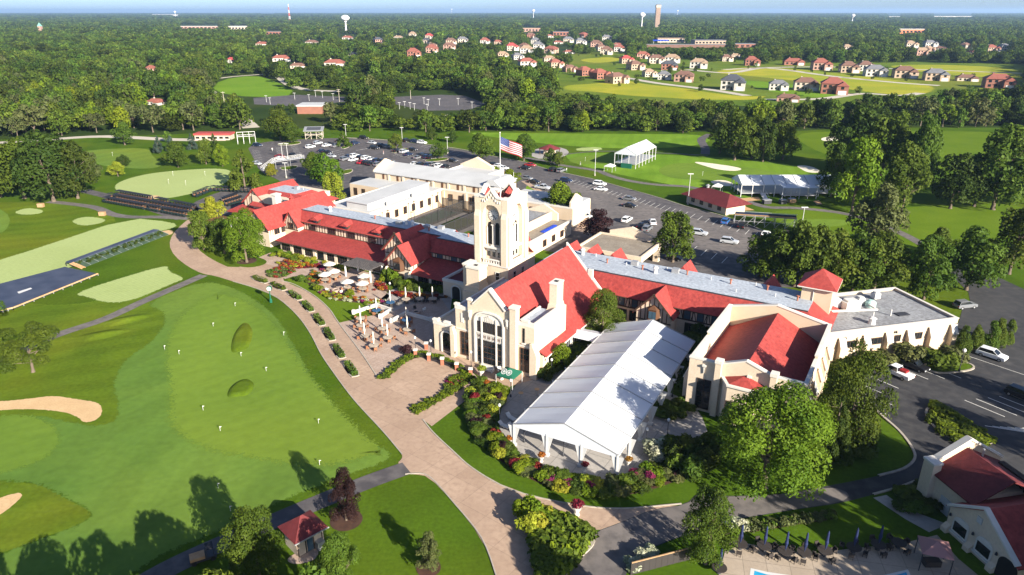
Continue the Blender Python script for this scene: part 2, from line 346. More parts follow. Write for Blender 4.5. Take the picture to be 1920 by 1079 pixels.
# drives, plaza and roads
patch('driveway', [(365,405),(345,420),(326,440),(320,460),(330,480),(355,500),(383,514),(405,517),(440,528),(480,540),(517,555),(542,574),(567,600),(587,630),(605,665),(630,702),(666,750),(720,809),(757,853),(756,861),(747,869),(762,890),(775,889),(807,894),(855,946),(905,1009),(932,1079),(940,1140),(1015,1140),(1012,1079),(997,1016),(972,959),(980,950),(997,951),(1035,964),(1085,981),(1115,999),(1165,981),(1225,956),(1290,947),(1160,955),(1060,944),(960,919),(890,880),(850,845),(815,812),(795,787),(830,762),(870,738),(890,716),(860,690),(830,672),(795,664),(765,672),(740,690),(712,711),(680,662),(637,605),(620,580),(592,555),(555,534),(530,527),(545,510),(520,495),(480,490),(440,505),(400,487),(372,466),(364,445),(372,420)], .04, 'concrete_drive', 1)
patch('service_road', [(1115,999),(1165,981),(1225,956),(1290,947),(1310,925),(1345,932),(1467,929),(1530,917),(1590,906),(1650,894),(1695,882),(1718,862),(1712,840),(1690,810),(1660,785),(1640,768),(1605,752),(1608,706),(1640,688),(1700,690),(1800,670),(1800,590),(1830,560),(1790,520),(1780,505),(1830,500),(1960,560),(2300,700),(2300,1000),(1850,870),(1785,880),(1690,915),(1640,929),(1580,945),(1500,956),(1440,966),(1370,978),(1300,1000),(1240,1022),(1190,1045),(1150,1140),(1040,1140),(1055,1079)], .036, 'asphalt_dark', 1)
patch('road_patch', [(1116,1000),(1165,982),(1225,957),(1290,948),(1312,927),(1345,933),(1467,930),(1560,913),(1600,928),(1580,944),(1500,955),(1440,965),(1370,977),(1300,999),(1240,1020),(1192,1044),(1165,1079),(1150,1120),(1060,1120),(1058,1079),(1090,1045)], .041, 'asphalt_old', 1)
patch('car_park', [(465,272),(520,264),(640,258),(740,264),(860,279),(930,294),(985,304),(1030,318),(1075,328),(1120,338),(1180,355),(1240,372),(1290,388),(1345,402),(1400,420),(1450,440),(1500,455),(1600,490),(1560,540),(1450,540),(1300,510),(1000,470),(880,430),(700,405),(600,375),(545,350),(520,335),(490,322),(480,300)], .02, 'asphalt', 1)
patch('car_park_wear', [(1040,335),(1130,355),(1250,395),(1340,420),(1420,440),(1470,462),(1500,480),(1430,500),(1330,470),(1200,430),(1120,400),(1060,370)], .026, 'asphalt_old', 2)
path('cart_path', [(385,516),(330,540),(270,566),(200,598),(100,632),(0,680),(-120,745)], 2.6, .045, 'asphalt_old')
path('cart_path', [(95,378),(150,384),(185,390),(215,402),(250,407),(300,407),(360,410)], 3.0, .03, 'asphalt_old')
path('cart_path', [(160,357),(220,372),(290,392),(345,410)], 4.0, .028, 'asphalt')
path('cart_path', [(765,878),(690,905),(580,950),(440,1010),(330,1060),(240,1110)], 3.0, .045, 'asphalt')
path('cart_path', [(985,296),(1030,303),(1060,311),(1120,320),(1147,330),(1185,340),(1235,347),(1300,352),(1390,373),(1440,389),(1500,391),(1595,403),(1680,432),(1750,470),(1775,492)], 3.0, .034, 'asphalt_old')
path('cart_path', [(1335,252),(1318,262),(1325,278),(1325,290)], 4.0, .034, 'asphalt')
path('cart_path', [(1060,290),(1130,284),(1230,287),(1330,292)], 1.5, .033, 'asphalt')
patch('cart_yard', [(345,395),(380,372),(440,352),(480,350),(490,370),(470,400),(420,405),(380,408)], .03, 'asphalt', 1)
patch('tee_mat', [(455,372-1),(488,377),(470,384),(440,378)], .036, 'sand', 0) if 0 else None
for p in [[(275,368),(300,366),(306,371),(285,375)], [(302,434),(325,431),(330,438),(308,444)]]: patch('gravel_pad', p, .04, 'sand', 1)
# terraces
patch('terrace', [(637,606),(700,592),(735,588),(760,575),(830,560),(850,590),(815,620),(815,650),(880,690),(905,716),(890,722),(860,690),(830,672),(795,664),(765,672),(740,690),(712,710)], .05, 'paver_laid', 0)
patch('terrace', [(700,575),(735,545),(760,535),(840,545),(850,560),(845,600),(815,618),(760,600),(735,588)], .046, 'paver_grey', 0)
patch('terrace', [(530,526),(545,508),(505,496),(475,488),(520,470),(600,488),(670,505),(728,520),(725,545),(735,560),(700,576),(640,560),(600,545),(590,530),(560,516)], .046, 'paver_laid', 1)
patch('terrace', [(940,770),(955,742),(975,716),(1005,704),(1060,690),(1290,740),(1330,800),(1325,840),(1290,866),(1235,866),(1180,900),(1100,903),(1030,882),(966,852),(938,812)], .05, 'concrete_slab', 1)
patch('forecourt', [(815,652),(880,690),(915,718),(940,742),(960,725),(1005,712),(1005,700),(920,690)], .052, 'concrete', 0)
patch('pool_deck', [(1350,1079),(1362,1035),(1400,1020),(1450,1030),(1530,1040),(1600,1030),(1690,1022),(1760,1005),(1800,1050),(1860,1100),(1860,1200),(1330,1200)], .05, 'deck_slab', 0)
patch('walkway', [(1640,935),(1665,930),(1700,955),(1780,985),(1745,1000),(1700,975)], .05, 'concrete_grey', 0)
patch('walkway', [(795,787),(870,735),(905,717),(915,724),(880,748),(812,800)], .054, 'concrete', 0)
patch('lawn', [(534,527),(560,516),(590,530),(600,545),(640,560),(700,572),(706,582),(660,593),(638,604),(612,570),(585,549)], .056, 'lawn_bright', 1)
patch('lawn', [(430,485),(470,478),(505,488),(500,497),(470,503),(440,498)], .056, 'lawn', 2)
# the far parks, fields and roads
patch('suburb_lawn', [(960,170),(985,110),(1060,100),(1180,98),(1300,104),(1420,112),(1500,112),(1700,116),(1930,120),(1930,172),(1740,190),(1600,196),(1430,200),(1250,196),(1040,182)], .012, 'suburb', 0)
spatch('park_lawn', [(398,172),(415,150),(480,141),(520,152),(565,178),(480,184)], .02, 'park', 1, 8)
patch('far_car_park', [(478,184),(560,178),(650,182),(662,190),(560,200),(480,196)], .03, 'asphalt', 0)
patch('far_car_park', [(742,182),(830,178),(875,180),(915,195),(880,207),(800,208),(745,196)], .03, 'asphalt', 0)
spatch('meadow', [(1060,160),(1110,158),(1178,150),(1205,158),(1290,166),(1330,174),(1405,182),(1440,180),(1420,189),(1300,187),(1262,184),(1180,180),(1120,172),(1060,170)], .02, 'meadow', 2, 14)
spatch('meadow', [(1330,136),(1400,125),(1500,130),(1600,141),(1765,160),(1740,180),(1640,176),(1500,152),(1400,142)], .02, 'meadow', 2, 14)
spatch('meadow', [(1080,112),(1150,106),(1180,112),(1120,120)], .02, 'meadow', 2, 14)
spatch('meadow', [(1660,122),(1800,122),(1920,130),(1920,150),(1800,142),(1700,132)], .02, 'meadow', 2, 14)
spatch('meadow', [(1380,150),(1460,155),(1540,166),(1600,178),(1540,186),(1440,172)], .02, 'park', 2, 14)
path('far_road', [(1180,147),(1240,157),(1330,168),(1405,180)], 9, .04, 'road_tan')
path('far_road', [(1290,131),(1370,137),(1440,128),(1560,143),(1680,155),(1765,161)], 9, .04, 'road_tan')
path('far_road', [(1440,187),(1540,186),(1620,176),(1690,180),(1730,175)], 8, .04, 'road_tan')
path('far_road', [(1360,131),(1450,127),(1560,126),(1700,130),(1920,138)], 9, .04, 'road_tan')
path('far_road', [(245,52),(262,62),(285,72),(292,82),(318,108),(345,128),(372,150),(405,180),(440,208),(475,240)], 9, .04, 'road_tan')
path('far_road', [(490,118),(520,140),(560,165),(640,172)], 8, .04, 'road_tan')
path('far_road', [(380,152),(440,144),(520,138)], 6, .04, 'road_tan')
path('far_road', [(0,268),(90,262),(200,256),(330,262),(430,262)], 7, .03, 'road_tan')

# ================================================================ club house
mat('stucco', (.58,.47,.35), .9, (.65,.53,.40), .35, (.55,.44,.325), bump=.15, coord='World')
mat('stucco_warm', (.52,.405,.285), .9, (.57,.45,.325), .35, bump=.15, coord='World')
mat('stone_trim', (.56,.52,.46), .85, (.62,.58,.52), .8, coord='World')
mat('red_roof', (.29,.040,.033), .75, (.35,.054,.044), .22, (.24,.032,.028), bump=.5, coord='World')
mat('red_roof_dark', (.115,.018,.020), .75, (.15,.025,.026), .3, bump=.5, coord='World')
mat('roof_silver', (.36,.39,.43), .6, (.45,.48,.52), .18, (.30,.33,.37), coord='World')
mat('roof_silver2', (.24,.24,.25), .7, (.33,.33,.335), .2, (.19,.185,.18), coord='World')
mat('roof_white', (.40,.40,.395), .7, (.46,.46,.455), .2, coord='World')
mat('roof_gravel', (.21,.175,.135), .95, (.29,.25,.20), .4, (.17,.14,.11), coord='World')
mat('timber', (.045,.026,.018), .8, (.065,.038,.026), 2)
mat('brown_frame', (.10,.045,.022), .7)
mat('glass', (.012,.015,.018), .08, spec=.7)
mat('glass_blue', (.05,.09,.13), .1, spec=.8)
mat('black', (.012,.012,.014), .6)
mat('white', (.54,.53,.51), .6)
mat('metal_grey', (.33,.33,.33), .45, (.40,.40,.40), 1.5, metal=.4)
mat('metal_dark', (.04,.04,.045), .5)
mat('vinyl', (.76,.78,.82), .4, (.80,.82,.86), .15, coord='World', spec=.4)
def weather(nm):
    n = MATS[nm].node_tree.nodes; l = MATS[nm].node_tree.links; p = n['Principled BSDF']; old = p.inputs['Base Color'].links[0].from_socket
    g = n.new('ShaderNodeNewGeometry'); mp = n.new('ShaderNodeMapping'); mp.inputs['Rotation'].default_value = (0, 0, R(31)); mp.inputs['Scale'].default_value = (1.6, 1.6, .12); z = n.new('ShaderNodeTexNoise'); z.inputs['Scale'].default_value = 1.0; z.inputs['Detail'].default_value = 6; z.inputs['Roughness'].default_value = .7
    l.new(g.outputs['Position'], mp.inputs['Vector']); l.new(mp.outputs['Vector'], z.inputs['Vector']); r = n.new('ShaderNodeValToRGB'); r.color_ramp.elements[0].position = .3; r.color_ramp.elements[1].position = .72; r.color_ramp.elements[0].color = (.66,.64,.66,1); r.color_ramp.elements[1].color = (1.18,1.22,1.22,1)
    x = n.new('ShaderNodeMixRGB'); x.blend_type = 'MULTIPLY'; x.inputs['Fac'].default_value = 1; l.new(z.outputs['Fac'], r.inputs['Fac']); l.new(old, x.inputs['Color1']); l.new(r.outputs['Color'], x.inputs['Color2']); l.new(x.outputs['Color'], p.inputs['Base Color'])
for nm_ in ('red_roof', 'red_roof_dark', 'roof_silver', 'roof_silver2'): weather(nm_)
def translucent(nm, f):
    n = MATS[nm].node_tree.nodes; l = MATS[nm].node_tree.links; t = n.new('ShaderNodeBsdfTranslucent'); t.inputs['Color'].default_value = (.74,.78,.86,1)
    x = n.new('ShaderNodeMixShader'); x.inputs['Fac'].default_value = f; l.new(n['Principled BSDF'].outputs[0], x.inputs[1]); l.new(t.outputs[0], x.inputs[2]); l.new(x.outputs[0], n['Material Output'].inputs['Surface'])
translucent('vinyl', .30)
mat('brick', (.26,.09,.05), .9, (.34,.13,.08), 1.5, coord='World')
mat('green_cloth', (.008,.095,.055), .8)
mat('wood', (.30,.18,.09), .8, (.38,.24,.13), 1.2)
mat('tan_wood', (.42,.24,.11), .8, (.50,.31,.16), 1.2, coord='World')
mat('blue', (.01,.05,.42), .6)

class Bld:
    def __init__(s, name, label, cat, s0, t0, dr=0):
        s.e = frame(name, label, cat, s0, t0, dr); s.o = (s0, t0); s.dr = R(dr)
    def L(s, a, b, z=0):
        x, y = a-s.o[0], b-s.o[1]
        if s.dr:
            c, q = math.cos(-s.dr), math.sin(-s.dr); x, y = x*c-y*q, x*q+y*c
        return (x, y, z)
    def box(s, name, a0, a1, b0, b1, z0, z1, m):
        x0, y0, _ = s.L(a0, b0); x1, y1, _ = s.L(a1, b1)
        return bx(name, s.e, m, ((x0+x1)/2, (y0+y1)/2, (z0+z1)/2), (abs(x1-x0), abs(y1-y0), z1-z0))
    def poly(s, name, pts, th, m):
        b = MB(); b.slab([s.L(*p) for p in pts], th); return b.build(name, m, s.e)
    def mb(s, name, b, m):
        b.v = [s.L(*v) for v in b.v]; return b.build(name, m, s.e)
    def gable_t(s, a0, a1, b0, b1, ze, zr, m='red_roof', ov=.5, th=.22, wall='stucco', wall_back=True, z0=0, ridge=None, timber=False):
        "ridge runs along t"
        r = (a0+a1)/2 if ridge is None else ridge
        k0 = (zr-ze)/(r-a0); k1 = (zr-ze)/(a1-r)
        s.poly('roof', [(r,b0-ov,zr+.2),(r,b1+.0,zr+.2),(a1+ov,b1+.0,ze-ov*k1+.2),(a1+ov,b0-ov,ze-ov*k1+.2)], th, m)
        s.poly('roof', [(a0-ov,b0-ov,ze-ov*k0+.2),(a0-ov,b1+.0,ze-ov*k0+.2),(r,b1+.0,zr+.2),(r,b0-ov,zr+.2)], th, m)
        b = MB(); b.extr([(a0,z0),(a1,z0),(a1,ze-.04),(r,zr-.04),(a0,ze-.04)], b0, b1-.01); s.mb('wall', b, wall)
        if timber:
            for i in range(1, 8):
                a = a0+(a1-a0)*i/8; zt = zr-.1-abs(a-r)*(k0 if a < r else k1)
                s.box('timber', a-.08, a+.08, b0-.06, b0+.05, timber, zt, 'timber')
            s.box('timber', a0, a1, b0-.08, b0+.05, timber-.12, timber+.1, 'timber')
    def win(s, a, b, z, w, h, d='F', nx=2, ny=2, fr='timber', gl='glass'):
        o = link('window', win_mesh(w, h, nx, ny, fr), s.e, s.L(a, b, z), {'F': 0, 'R': R(90), 'B': R(180), 'L': R(-90)}[d]+(-s.dr if 0 else 0))
        link('pane', pane_mesh(w, h, gl), o); return o
_wm = {}
def win_mesh(w, h, nx, ny, fr):
    k = (w, h, nx, ny, fr)
    if k not in _wm:
        b = MB(); f = .1
        b.box(-w/2-f, -w/2, -.1, .1, -f, h+f).box(w/2, w/2+f, -.1, .1, -f, h+f).box(-w/2, w/2, -.1, .1, h, h+f).box(-w/2-.05, w/2+.05, -.16, .1, -f, 0)
        for i in range(1, nx): x = -w/2+w*i/nx; b.box(x-.035, x+.035, -.08, .04, 0, h)
        for i in range(1, ny): z = h*i/ny; b.box(-w/2, w/2, -.075, .04, z-.03, z+.03)
        _wm[k] = b.mesh('window', fr)
    return _wm[k]
def pane_mesh(w, h, gl):
    k = (w, h, gl)
    if k not in _wm: _wm[k] = MB().box(-w/2, w/2, -.045, .03, 0, h).mesh('pane', gl)
    return _wm[k]
def arch_profile(w, z0, zs, rise, n=6):
    "pointed arch opening outline, from bottom-right up and over to bottom-left, in (x,z)"
    pts = [(w, z0), (w, zs)]
    for i in range(1, n): q = i/n; pts.append((w*math.cos(q*math.pi/2*.92)**.9, zs+rise*math.sin(q*math.pi/2)))
    pts.append((0, zs+rise))
    return pts+[(-x, z) for x, z in reversed(pts[:-1])]

# ---- clock tower
def clock_tower():
    B = Bld('clock_tower', 'tall cream stone clock tower with pointed arches rising beside the red hall roof', 'tower', .2, -4)
    e = B.e; hw = 3.8   # local: square of half-width hw
    MBx = MB(); MBx.box(-hw-.25, hw+.25, -hw-.25, hw+.25, 0, 11.2); MBx.build('base', 'stucco', e)
    MB().box(-hw-.4, hw+.4, -hw-.4, hw+.4, 11.2, 11.5).build('ledge', 'stone_trim', e)
    core = hw-.95
    MB().box(-core, core, -core, core, 11.5, 24.2).build('core', 'stucco', e)
    for sx in (-1, 1):
        for sy in (-1, 1):
            b = MB(); b.box(sx*hw-sx*1.35 if sx > 0 else -hw, hw if sx > 0 else -hw+1.35, hw-1.35 if sy > 0 else -hw, hw if sy > 0 else -hw+1.35, 11.5, 24.9)
            b.build('pier', 'stucco', e)
            # stepped buttresses on both outer faces
            for ax in (0, 1):
                bb = MB(); pr = [(0,11.5),(.42,11.5),(.42,21.2),(0,22.3)]
                if ax == 0: bb.extr([((sx*(hw+p[0])), p[1]) for p in pr], sy*(hw-1.3), sy*(hw-.05))
                else: bb.extr([((sy*(hw+p[0])), p[1]) for p in pr], sx*(hw-1.3), sx*(hw-.05), axis='x')
                bb.build('buttress', 'stucco', e)
            MB().box(sx*(hw-.7)-.75, sx*(hw-.7)+.75, sy*(hw-.7)-.75, sy*(hw-.7)+.75, 24.9, 25.25).build('pier_cap', 'stone_trim', e)
    for k in range(4):
        M = Matrix.Rotation(R(90)*k, 4, 'Z')
        def put(name, b, m, sm=False):
            b.v = [tuple(M@Vector(v)) for v in b.v]; return b.build(name, m, e, sm)
        aw = 2.0; x1 = hw-1.34
        op = arch_profile(aw, 12.2, 21.0, 2.6)
        # arched skin: outline minus the arch, as a strip of quads between outer edge and opening
        top = [(x1,12.2),(x1,25.0),(x1*.62,25.0),(x1*.5,25.5),(0,26.5),(-x1*.5,25.5),(-x1*.62,25.0),(-x1,25.0),(-x1,12.2)]
        b = MB(); y0, y1 = -hw+.02, -core+.0
        ring = [(x1,12.2),(x1,21.0)]+[(x1, 21.0+.5*i) for i in range(1,7)]
        for y in (y0,):
            pass
        pts = op; n = len(pts)
        outer = []
        for (x, z) in pts:
            if z <= 21.0: outer.append((math.copysign(x1, x), z))
            else:
                f = x/aw; outer.append((x1*f, 25.0+(1.5*(1-abs(f)/.5) if abs(f) < .5 else 0)))
        vs = [(x, y0, z) for x, z in pts]+[(x, y0, z) for x, z in outer]+[(x, y1, z) for x, z in pts]
        fs = [(i, i+1, n+i+1, n+i) for i in range(n-1)]+[(2*n+i, 2*n+i+1, i+1, i) for i in range(n-1)]
        # corner fillers where the outline turns at the shoulder
        b.add(vs, fs)
        for sg in (-1, 1):
            i0 = 1 if sg > 0 else n-2
            b.add([(sg*x1, y0, 21.0), (sg*x1, y0, 25.0), (outer[2][0]*sg if 0 else outer[2 if sg > 0 else n-3][0], y0, 25.0)], [(0,1,2)])
        put('arch_wall', b, 'stucco')
        bp = MB()   # gabled parapet coping
        for (a, c) in (((x1,25.0),(x1*.55,25.05)), ((x1*.55,25.05),(0,26.55)), ((0,26.55),(-x1*.55,25.05)), ((-x1*.55,25.05),(-x1,25.0))):
            bp.obox(((a[0]+c[0])/2, -hw+.3, (a[1]+c[1])/2+.1), ((c[0]-a[0])/2, 0, (c[1]-a[1])/2), .14, .45)
        for i in range(9):
            x = -x1*.8+x1*1.6*i/8; z = 24.55+max(0, 1.35*(1-abs(x)/(x1*.55)))
            bp.box(x-.09, x+.09, -hw-.12, -hw+.05, z-.45, z)
        put('parapet', bp, 'stone_trim')
        # clock
        b = MB(); b.cyl((0,-core-.02,21.4), (0,-core-.12,21.4), 1.12, n=28); dial = put('clock_face', b, 'white', False)
        for i in range(12):
            a = math.pi*2*i/12; bt = MB(); bt.obox((math.sin(a)*.9, -core-.13, 21.4+math.cos(a)*.9), (math.sin(a)*.14, 0, math.cos(a)*.14), .03, .05)
            bt.v = [tuple(M@Vector(v)) for v in bt.v]; bt.build('hour_mark', 'black', dial)
        for ang, ln, wd in ((R(222), .62, .075), (R(140), .92, .055)):
            bh = MB(); bh.obox((math.sin(ang)*ln/2, -core-.17, 21.4+math.cos(ang)*ln/2), (math.sin(ang)*ln/2, 0, math.cos(ang)*ln/2), .03, wd)
            bh.v = [tuple(M@Vector(v)) for v in bh.v]; bh.build('clock_hand', 'black', dial)
        # lancets
        for sx in (-.88, .88):
            b = MB(); b.extr([(sx+p[0], p[1]) for p in arch_profile(.52, 15.3, 18.9, 1.0, 4)], -core-.03, -core+.1); put('lancet_opening', b, 'black')
            b = MB()
            for q in (-.62, .62): b.box(sx+q-.1, sx+q+.1, -core-.14, -core, 15.3, 19.0)
            put('lancet_jamb', b, 'stone_trim')
        b = MB(); b.cyl((0,-core-.3,15.2), (0,-core-.3,19.6), .2, n=8); b.box(-.34,.34,-core-.5,-core,19.3,19.6).box(-.4,.4,-core-.6,-core,14.9,15.3); put('column', b, 'stone_trim')
        b = MB(); b.box(-aw, aw, -hw+.1, -core, 14.6, 15.0); put('sill', b, 'stone_trim')
        for x in (-1.25, 0, 1.25):
            b = MB(); b.box(x-.34, x+.34, -core-.05, -core+.05, 12.7, 13.8); put('window', b, 'glass')
            b = MB(); b.extr([(x-.5,13.8),(x+.5,13.8),(x+.3,14.2),(x,14.45),(x-.3,14.2)], -core-.16, -core); put('hood', b, 'stone_trim')
        b = MB(); b.box(-aw, aw, -hw-.3, -hw+.0, 12.25, 12.5).box(-aw, aw, -hw-.3, -hw, 11.5, 11.65)
        for i in range(7): x = -aw+.15+(2*aw-.3)*i/6; b.box(x-.1, x+.1, -hw-.22, -hw-.08, 11.65, 12.25)
        put('balustrade', b, 'stone_trim')
        for x, z in ((-1.6, 8.3), (1.6, 8.3), (-1.5, 4.6), (1.5, 4.6)):
            o = link('window', win_mesh(.9, 1.6, 1, 2, 'white'), e, M@Vector((x, -hw-.27, z)), R(90)*k); link('pane', pane_mesh(.9, 1.6, 'glass'), o)
    MB().box(-core-.6, core+.6, -core-.6, core+.6, 24.2, 24.45).build('roof_deck', 'red_roof', e)
    for k in range(4):
        M = Matrix.Rotation(R(90)*k, 4, 'Z'); b = MB(); b.add([M@Vector(p) for p in ((-1.4,-hw+.5,24.45),(1.4,-hw+.5,24.45),(0,-hw+.5,26.1),(0,-.8,24.6))], [(0,1,3),(1,2,3),(2,0,3),(0,2,1)]); b.build('roof', 'red_roof', e)
    b = MB(); b.cyl((2.0,1.5,24.4), (2.0,1.5,29.4), .06, .04, 6); b.build('lightning_rod', 'white', e)
    b = MB()
    for i in range(10):
        a = 2*math.pi*i/10; c = 2*math.pi*(i+1)/10
        b.bar((-1.2+math.cos(a)*.8, .8+math.sin(a)*.8, 25.6), (-1.2+math.cos(c)*.8, .8+math.sin(c)*.8, 25.6), .06)
        if i % 2 == 0: b.bar((-1.2+math.cos(a)*.8, .8+math.sin(a)*.8, 25.6), (-1.2+math.cos(a)*.5, .8+math.sin(a)*.5, 24.4), .05)
    b.build('bell_frame', 'white', e)
clock_tower()
# flag and pole
def flag():
    p = W(.2, -4.3, 24.45)
    t = thing('flagpole', 'tall white flagpole standing on the clock tower roof', 'flagpole', p)
    MB().cyl((0,0,0), (0,0,12.6), .1, .055, 8).build('pole', 'white', t)
    MB().lathe((0,0,12.6), [(.02,0),(.13,.1),(.13,.2),(.02,.3)], 8).build('finial', 'white', t)
    mat('flag_red', (.30,.012,.025), .7); mat('flag_white', (.45,.44,.44), .7); mat('flag_blue', (.02,.04,.16), .7)
    n, rows = 22, 13; Lf, Hf = 4.6, 2.5
    f = thing('flag', 'large flag with red and white stripes and starry blue corner flying from the tower pole', 'flag', p+Vector((0,0,12.0)), R(-12))
    def pt(x, z, off=0):   # x along the fly, z down
        q = x/Lf; return Vector((x*.92+.1, .34*math.sin(q*7.5+z*.5)*q+.12*math.sin(z*2.2+q*4)*q+off, -z-.55*q**1.15*Lf*.62-.10*math.sin(q*6)))
    for r in range(rows):
        x0 = Lf*.4 if r < 7 else 0
        b = MB(); m = [i for i in range(n+1) if Lf*i/n >= x0-1e-6]
        vs = [pt(Lf*i/n, Hf*r/rows) for i in m]+[pt(Lf*i/n, Hf*(r+1)/rows) for i in m]; k = len(m)
        b.add(vs, [(i, i+1, k+i+1, k+i) for i in range(k-1)]); b.build('stripe', 'flag_red' if r % 2 == 0 else 'flag_white', f, True)
    b = MB(); m = range(0, 10); k = 10; rr = range(0, 8)
    vs = [pt(Lf*.4*i/9, Hf*7/13*j/7) for j in rr for i in m]; b.add(vs, [(j*k+i, j*k+i+1, (j+1)*k+i+1, (j+1)*k+i) for j in range(7) for i in range(9)])
    c = b.build('canton', 'flag_blue', f, True)
    b = MB()
    for j in range(9):
        for i in range(6 if j % 2 == 0 else 5):
            x = Lf*.4*(i+.5+(0 if j % 2 == 0 else .5))/6.2; z = Hf*7/13*(j+.6)/9.2
            for off in (-.012, .012):
                q = [pt(x+.055*(1 if a % 2 == 0 else .45)*math.cos(a*math.pi/5), z+.055*(1 if a % 2 == 0 else .45)*math.sin(a*math.pi/5), off) for a in range(10)]
                b.add(q, [tuple(range(10))])
    b.build('star', 'flag_white', c)['kind'] = 'stuff'
flag()

# ---- great hall
def hall():
    B = Bld('great_hall', 'cream stone hall with steep bright red gable roof and tall arched window', 'building', 11.9, -12)
    T = -27
    # body
    b = MB(); b.extr([(3.2,0),(20.0,0),(20.0,4.8),(11.9,13.9),(3.2,4.3)], T+.6, 3.2); B.mb('wall', b, 'stucco')
    zr, k = 14.25, 1.13
    B.poly('roof', [(11.9,T+.5,zr),(11.9,3.4,zr),(20.1,3.4,zr-k*8.2),(20.1,T+.5,zr-k*8.2)], .25, 'red_roof')
    B.poly('roof', [(3.0,T+.5,zr-k*8.9),(3.0,3.4,zr-k*8.9),(11.9,3.4,zr),(11.9,T+.5,zr)], .25, 'red_roof')
    B.poly('lean_to_roof', [(20.05,-25.2,5.05),(20.05,3.2,5.05),(22.0,-.4,3.45),(22.0,-24.4,3.45)], .2, 'red_roof')
    B.box('lean_to_wall', 19.9, 21.3, -24.6, .4, 0, 3.5, 'stucco')
    B.box('gutter', 21.9, 22.1, -24.4, -.4, 3.25, 3.45, 'stone_trim')
    for t in (-22, -18.5, -15, -11.5, -8, -4.5): B.win(21.33, t, 1.0, 1.5, 1.7, 'R', 2, 1, 'white')
    B.poly('ridge_coping', [(11.5,3.1,zr+.55),(11.5,3.6,zr+.55),(20.4,3.6,zr-k*8.4+.55),(20.4,3.1,zr-k*8.4+.55)], .75, 'stone_trim')
    B.box('coping_pier', 16.6, 17.6, 3.0, 3.7, 7.2, 9.9, 'stone_trim')
    # gabled front
    g = [(7.4,0),(16.8,0),(16.8,11.6),(15.6,11.6),(15.1,11.4),(11.9,14.6),(8.6,11.3),(8.2,11.9),(7.4,11.9)]
    b = MB(); b.extr(g, T, T+.62); B.mb('gable_wall', b, 'stucco')
    for p, q in (((8.5,11.4),(11.9,14.75)), ((11.9,14.75),(15.2,11.4))):
        b = MB(); b.obox(((p[0]+q[0])/2, T+.3, (p[1]+q[1])/2+.05), ((q[0]-p[0])/2, 0, (q[1]-p[1])/2), .13, .5); B.mb('coping', b, 'stone_trim')
    B.box('coping', 7.25, 8.4, T-.12, T+.8, 11.9, 12.15, 'stone_trim'); 
    B.box('pier', 16.3, 17.5, T-.5, T+.75, 0, 12.4, 'stucco'); B.box('pier_cap', 16.15, 17.65, T-.62, T+.9, 12.4, 12.75, 'stone_trim')
    # great window: five tall lights in a stone frame under a pointed head
    mw = thing_part('great_window', B.e, B.L(11.9, T, 0))
    xs = [-2.55, -1.5, 1.5, 2.55]
    b = MB(); b.extr([(p[0], p[1]) for p in arch_profile(2.75, .35, 8.4, 1.9)], -.06, .02); b.build('stone_frame', 'stone_trim', mw)
    for x0, x1 in ((-2.45,-1.62),(-1.38,-.5),(-.42,.42),(.5,1.38),(1.62,2.45)):
        for z0, z1 in ((.5,5.0),(6.5,8.5)):
            MB().box(x0, x1, -.12, -.04, z0, z1).build('pane', 'glass', mw)
        b = MB(); b.box(x0, x1, -.16, -.07, 5.2, 6.2); b.build('carved_panel', 'stone_trim', mw)
        b = MB(); xc = (x0+x1)/2; b.box(xc-.26, xc+.26, -.2, -.15, 5.42, 5.47).box(xc-.26, xc+.26, -.2, -.15, 5.93, 5.98).box(xc-.26, xc-.21, -.2, -.15, 5.42, 5.98).box(xc+.21, xc+.26, -.2, -.15, 5.42, 5.98).box(xc-.1, xc+.1, -.2, -.15, 5.6, 5.8); b.build('carving', 'brown_frame', mw)
        for z in (1.6, 2.7, 3.8): MB().box(x0, x1, -.15, -.1, z-.04, z+.04).build('glazing_bar', 'brown_frame', mw)
    for x in (-.96, 0, .96)[:0]: pass
    for x in (-1.5, 1.5): MB().box(x-.13, x+.13, -.3, -.05, .35, 9.4).build('mullion', 'stone_trim', mw)
    MB().box(-2.7, 2.7, -.24, -.06, 6.2, 6.45).build('transom', 'stone_trim', mw)
    for i in range(7): x = -1.2+.4*i; MB().box(x-.07, x+.07, -.2, -.05, 8.6, 9.9-abs(x)*.55).build('tracery', 'stone_trim', mw)
    b = MB()
    op = arch_profile(2.95, .35, 8.5, 1.95)
    for p, q in zip(op[:-1], op[1:]): b.obox(((p[0]+q[0])/2, -.12, (p[1]+q[1])/2), ((q[0]-p[0])/2, 0, (q[1]-p[1])/2), .16, .16)
    b.build('hood_mould', 'stone_trim', mw)
    for a in (7.95, 15.7):
        b = MB(); b.box(a-.3, a+.3, T-.35, T+.01, 9.7, 10.1).box(a-.16, a+.16, T-.45, T+.01, 8.9, 9.7).extr([(a-.16,8.9),(a+.16,8.9),(a,8.3)], T-.3, T+.01); B.mb('carved_bracket', b, 'stone_trim')
    # right aisle with chimney
    B.box('aisle_wall', 17.2, 20.7, T+.3, -18.6, 0, 9.4, 'stucco')
    for q in ((17.2,20.7,T+.28,T+.7,9.4,10.2),(20.3,20.72,T+.7,-18.6,9.4,10.2),(17.2,17.5,T+.7,-18.6,9.4,9.9)): B.box('parapet', *q, 'stone_trim')
    B.box('parapet_step', 18.2, 19.6, T+.2, T+.74, 10.2, 10.55, 'stone_trim')
    B.box('flat_roof', 17.45, 20.35, T+.65, -18.5, 9.35, 9.5, 'roof_silver')
    B.box('slit_window', 18.5, 18.85, T+.2, T+.35, 6.3, 9.0, 'glass'); B.box('slit_sill', 18.3, 19.05, T+.1, T+.35, 6.0, 6.25, 'stone_trim')
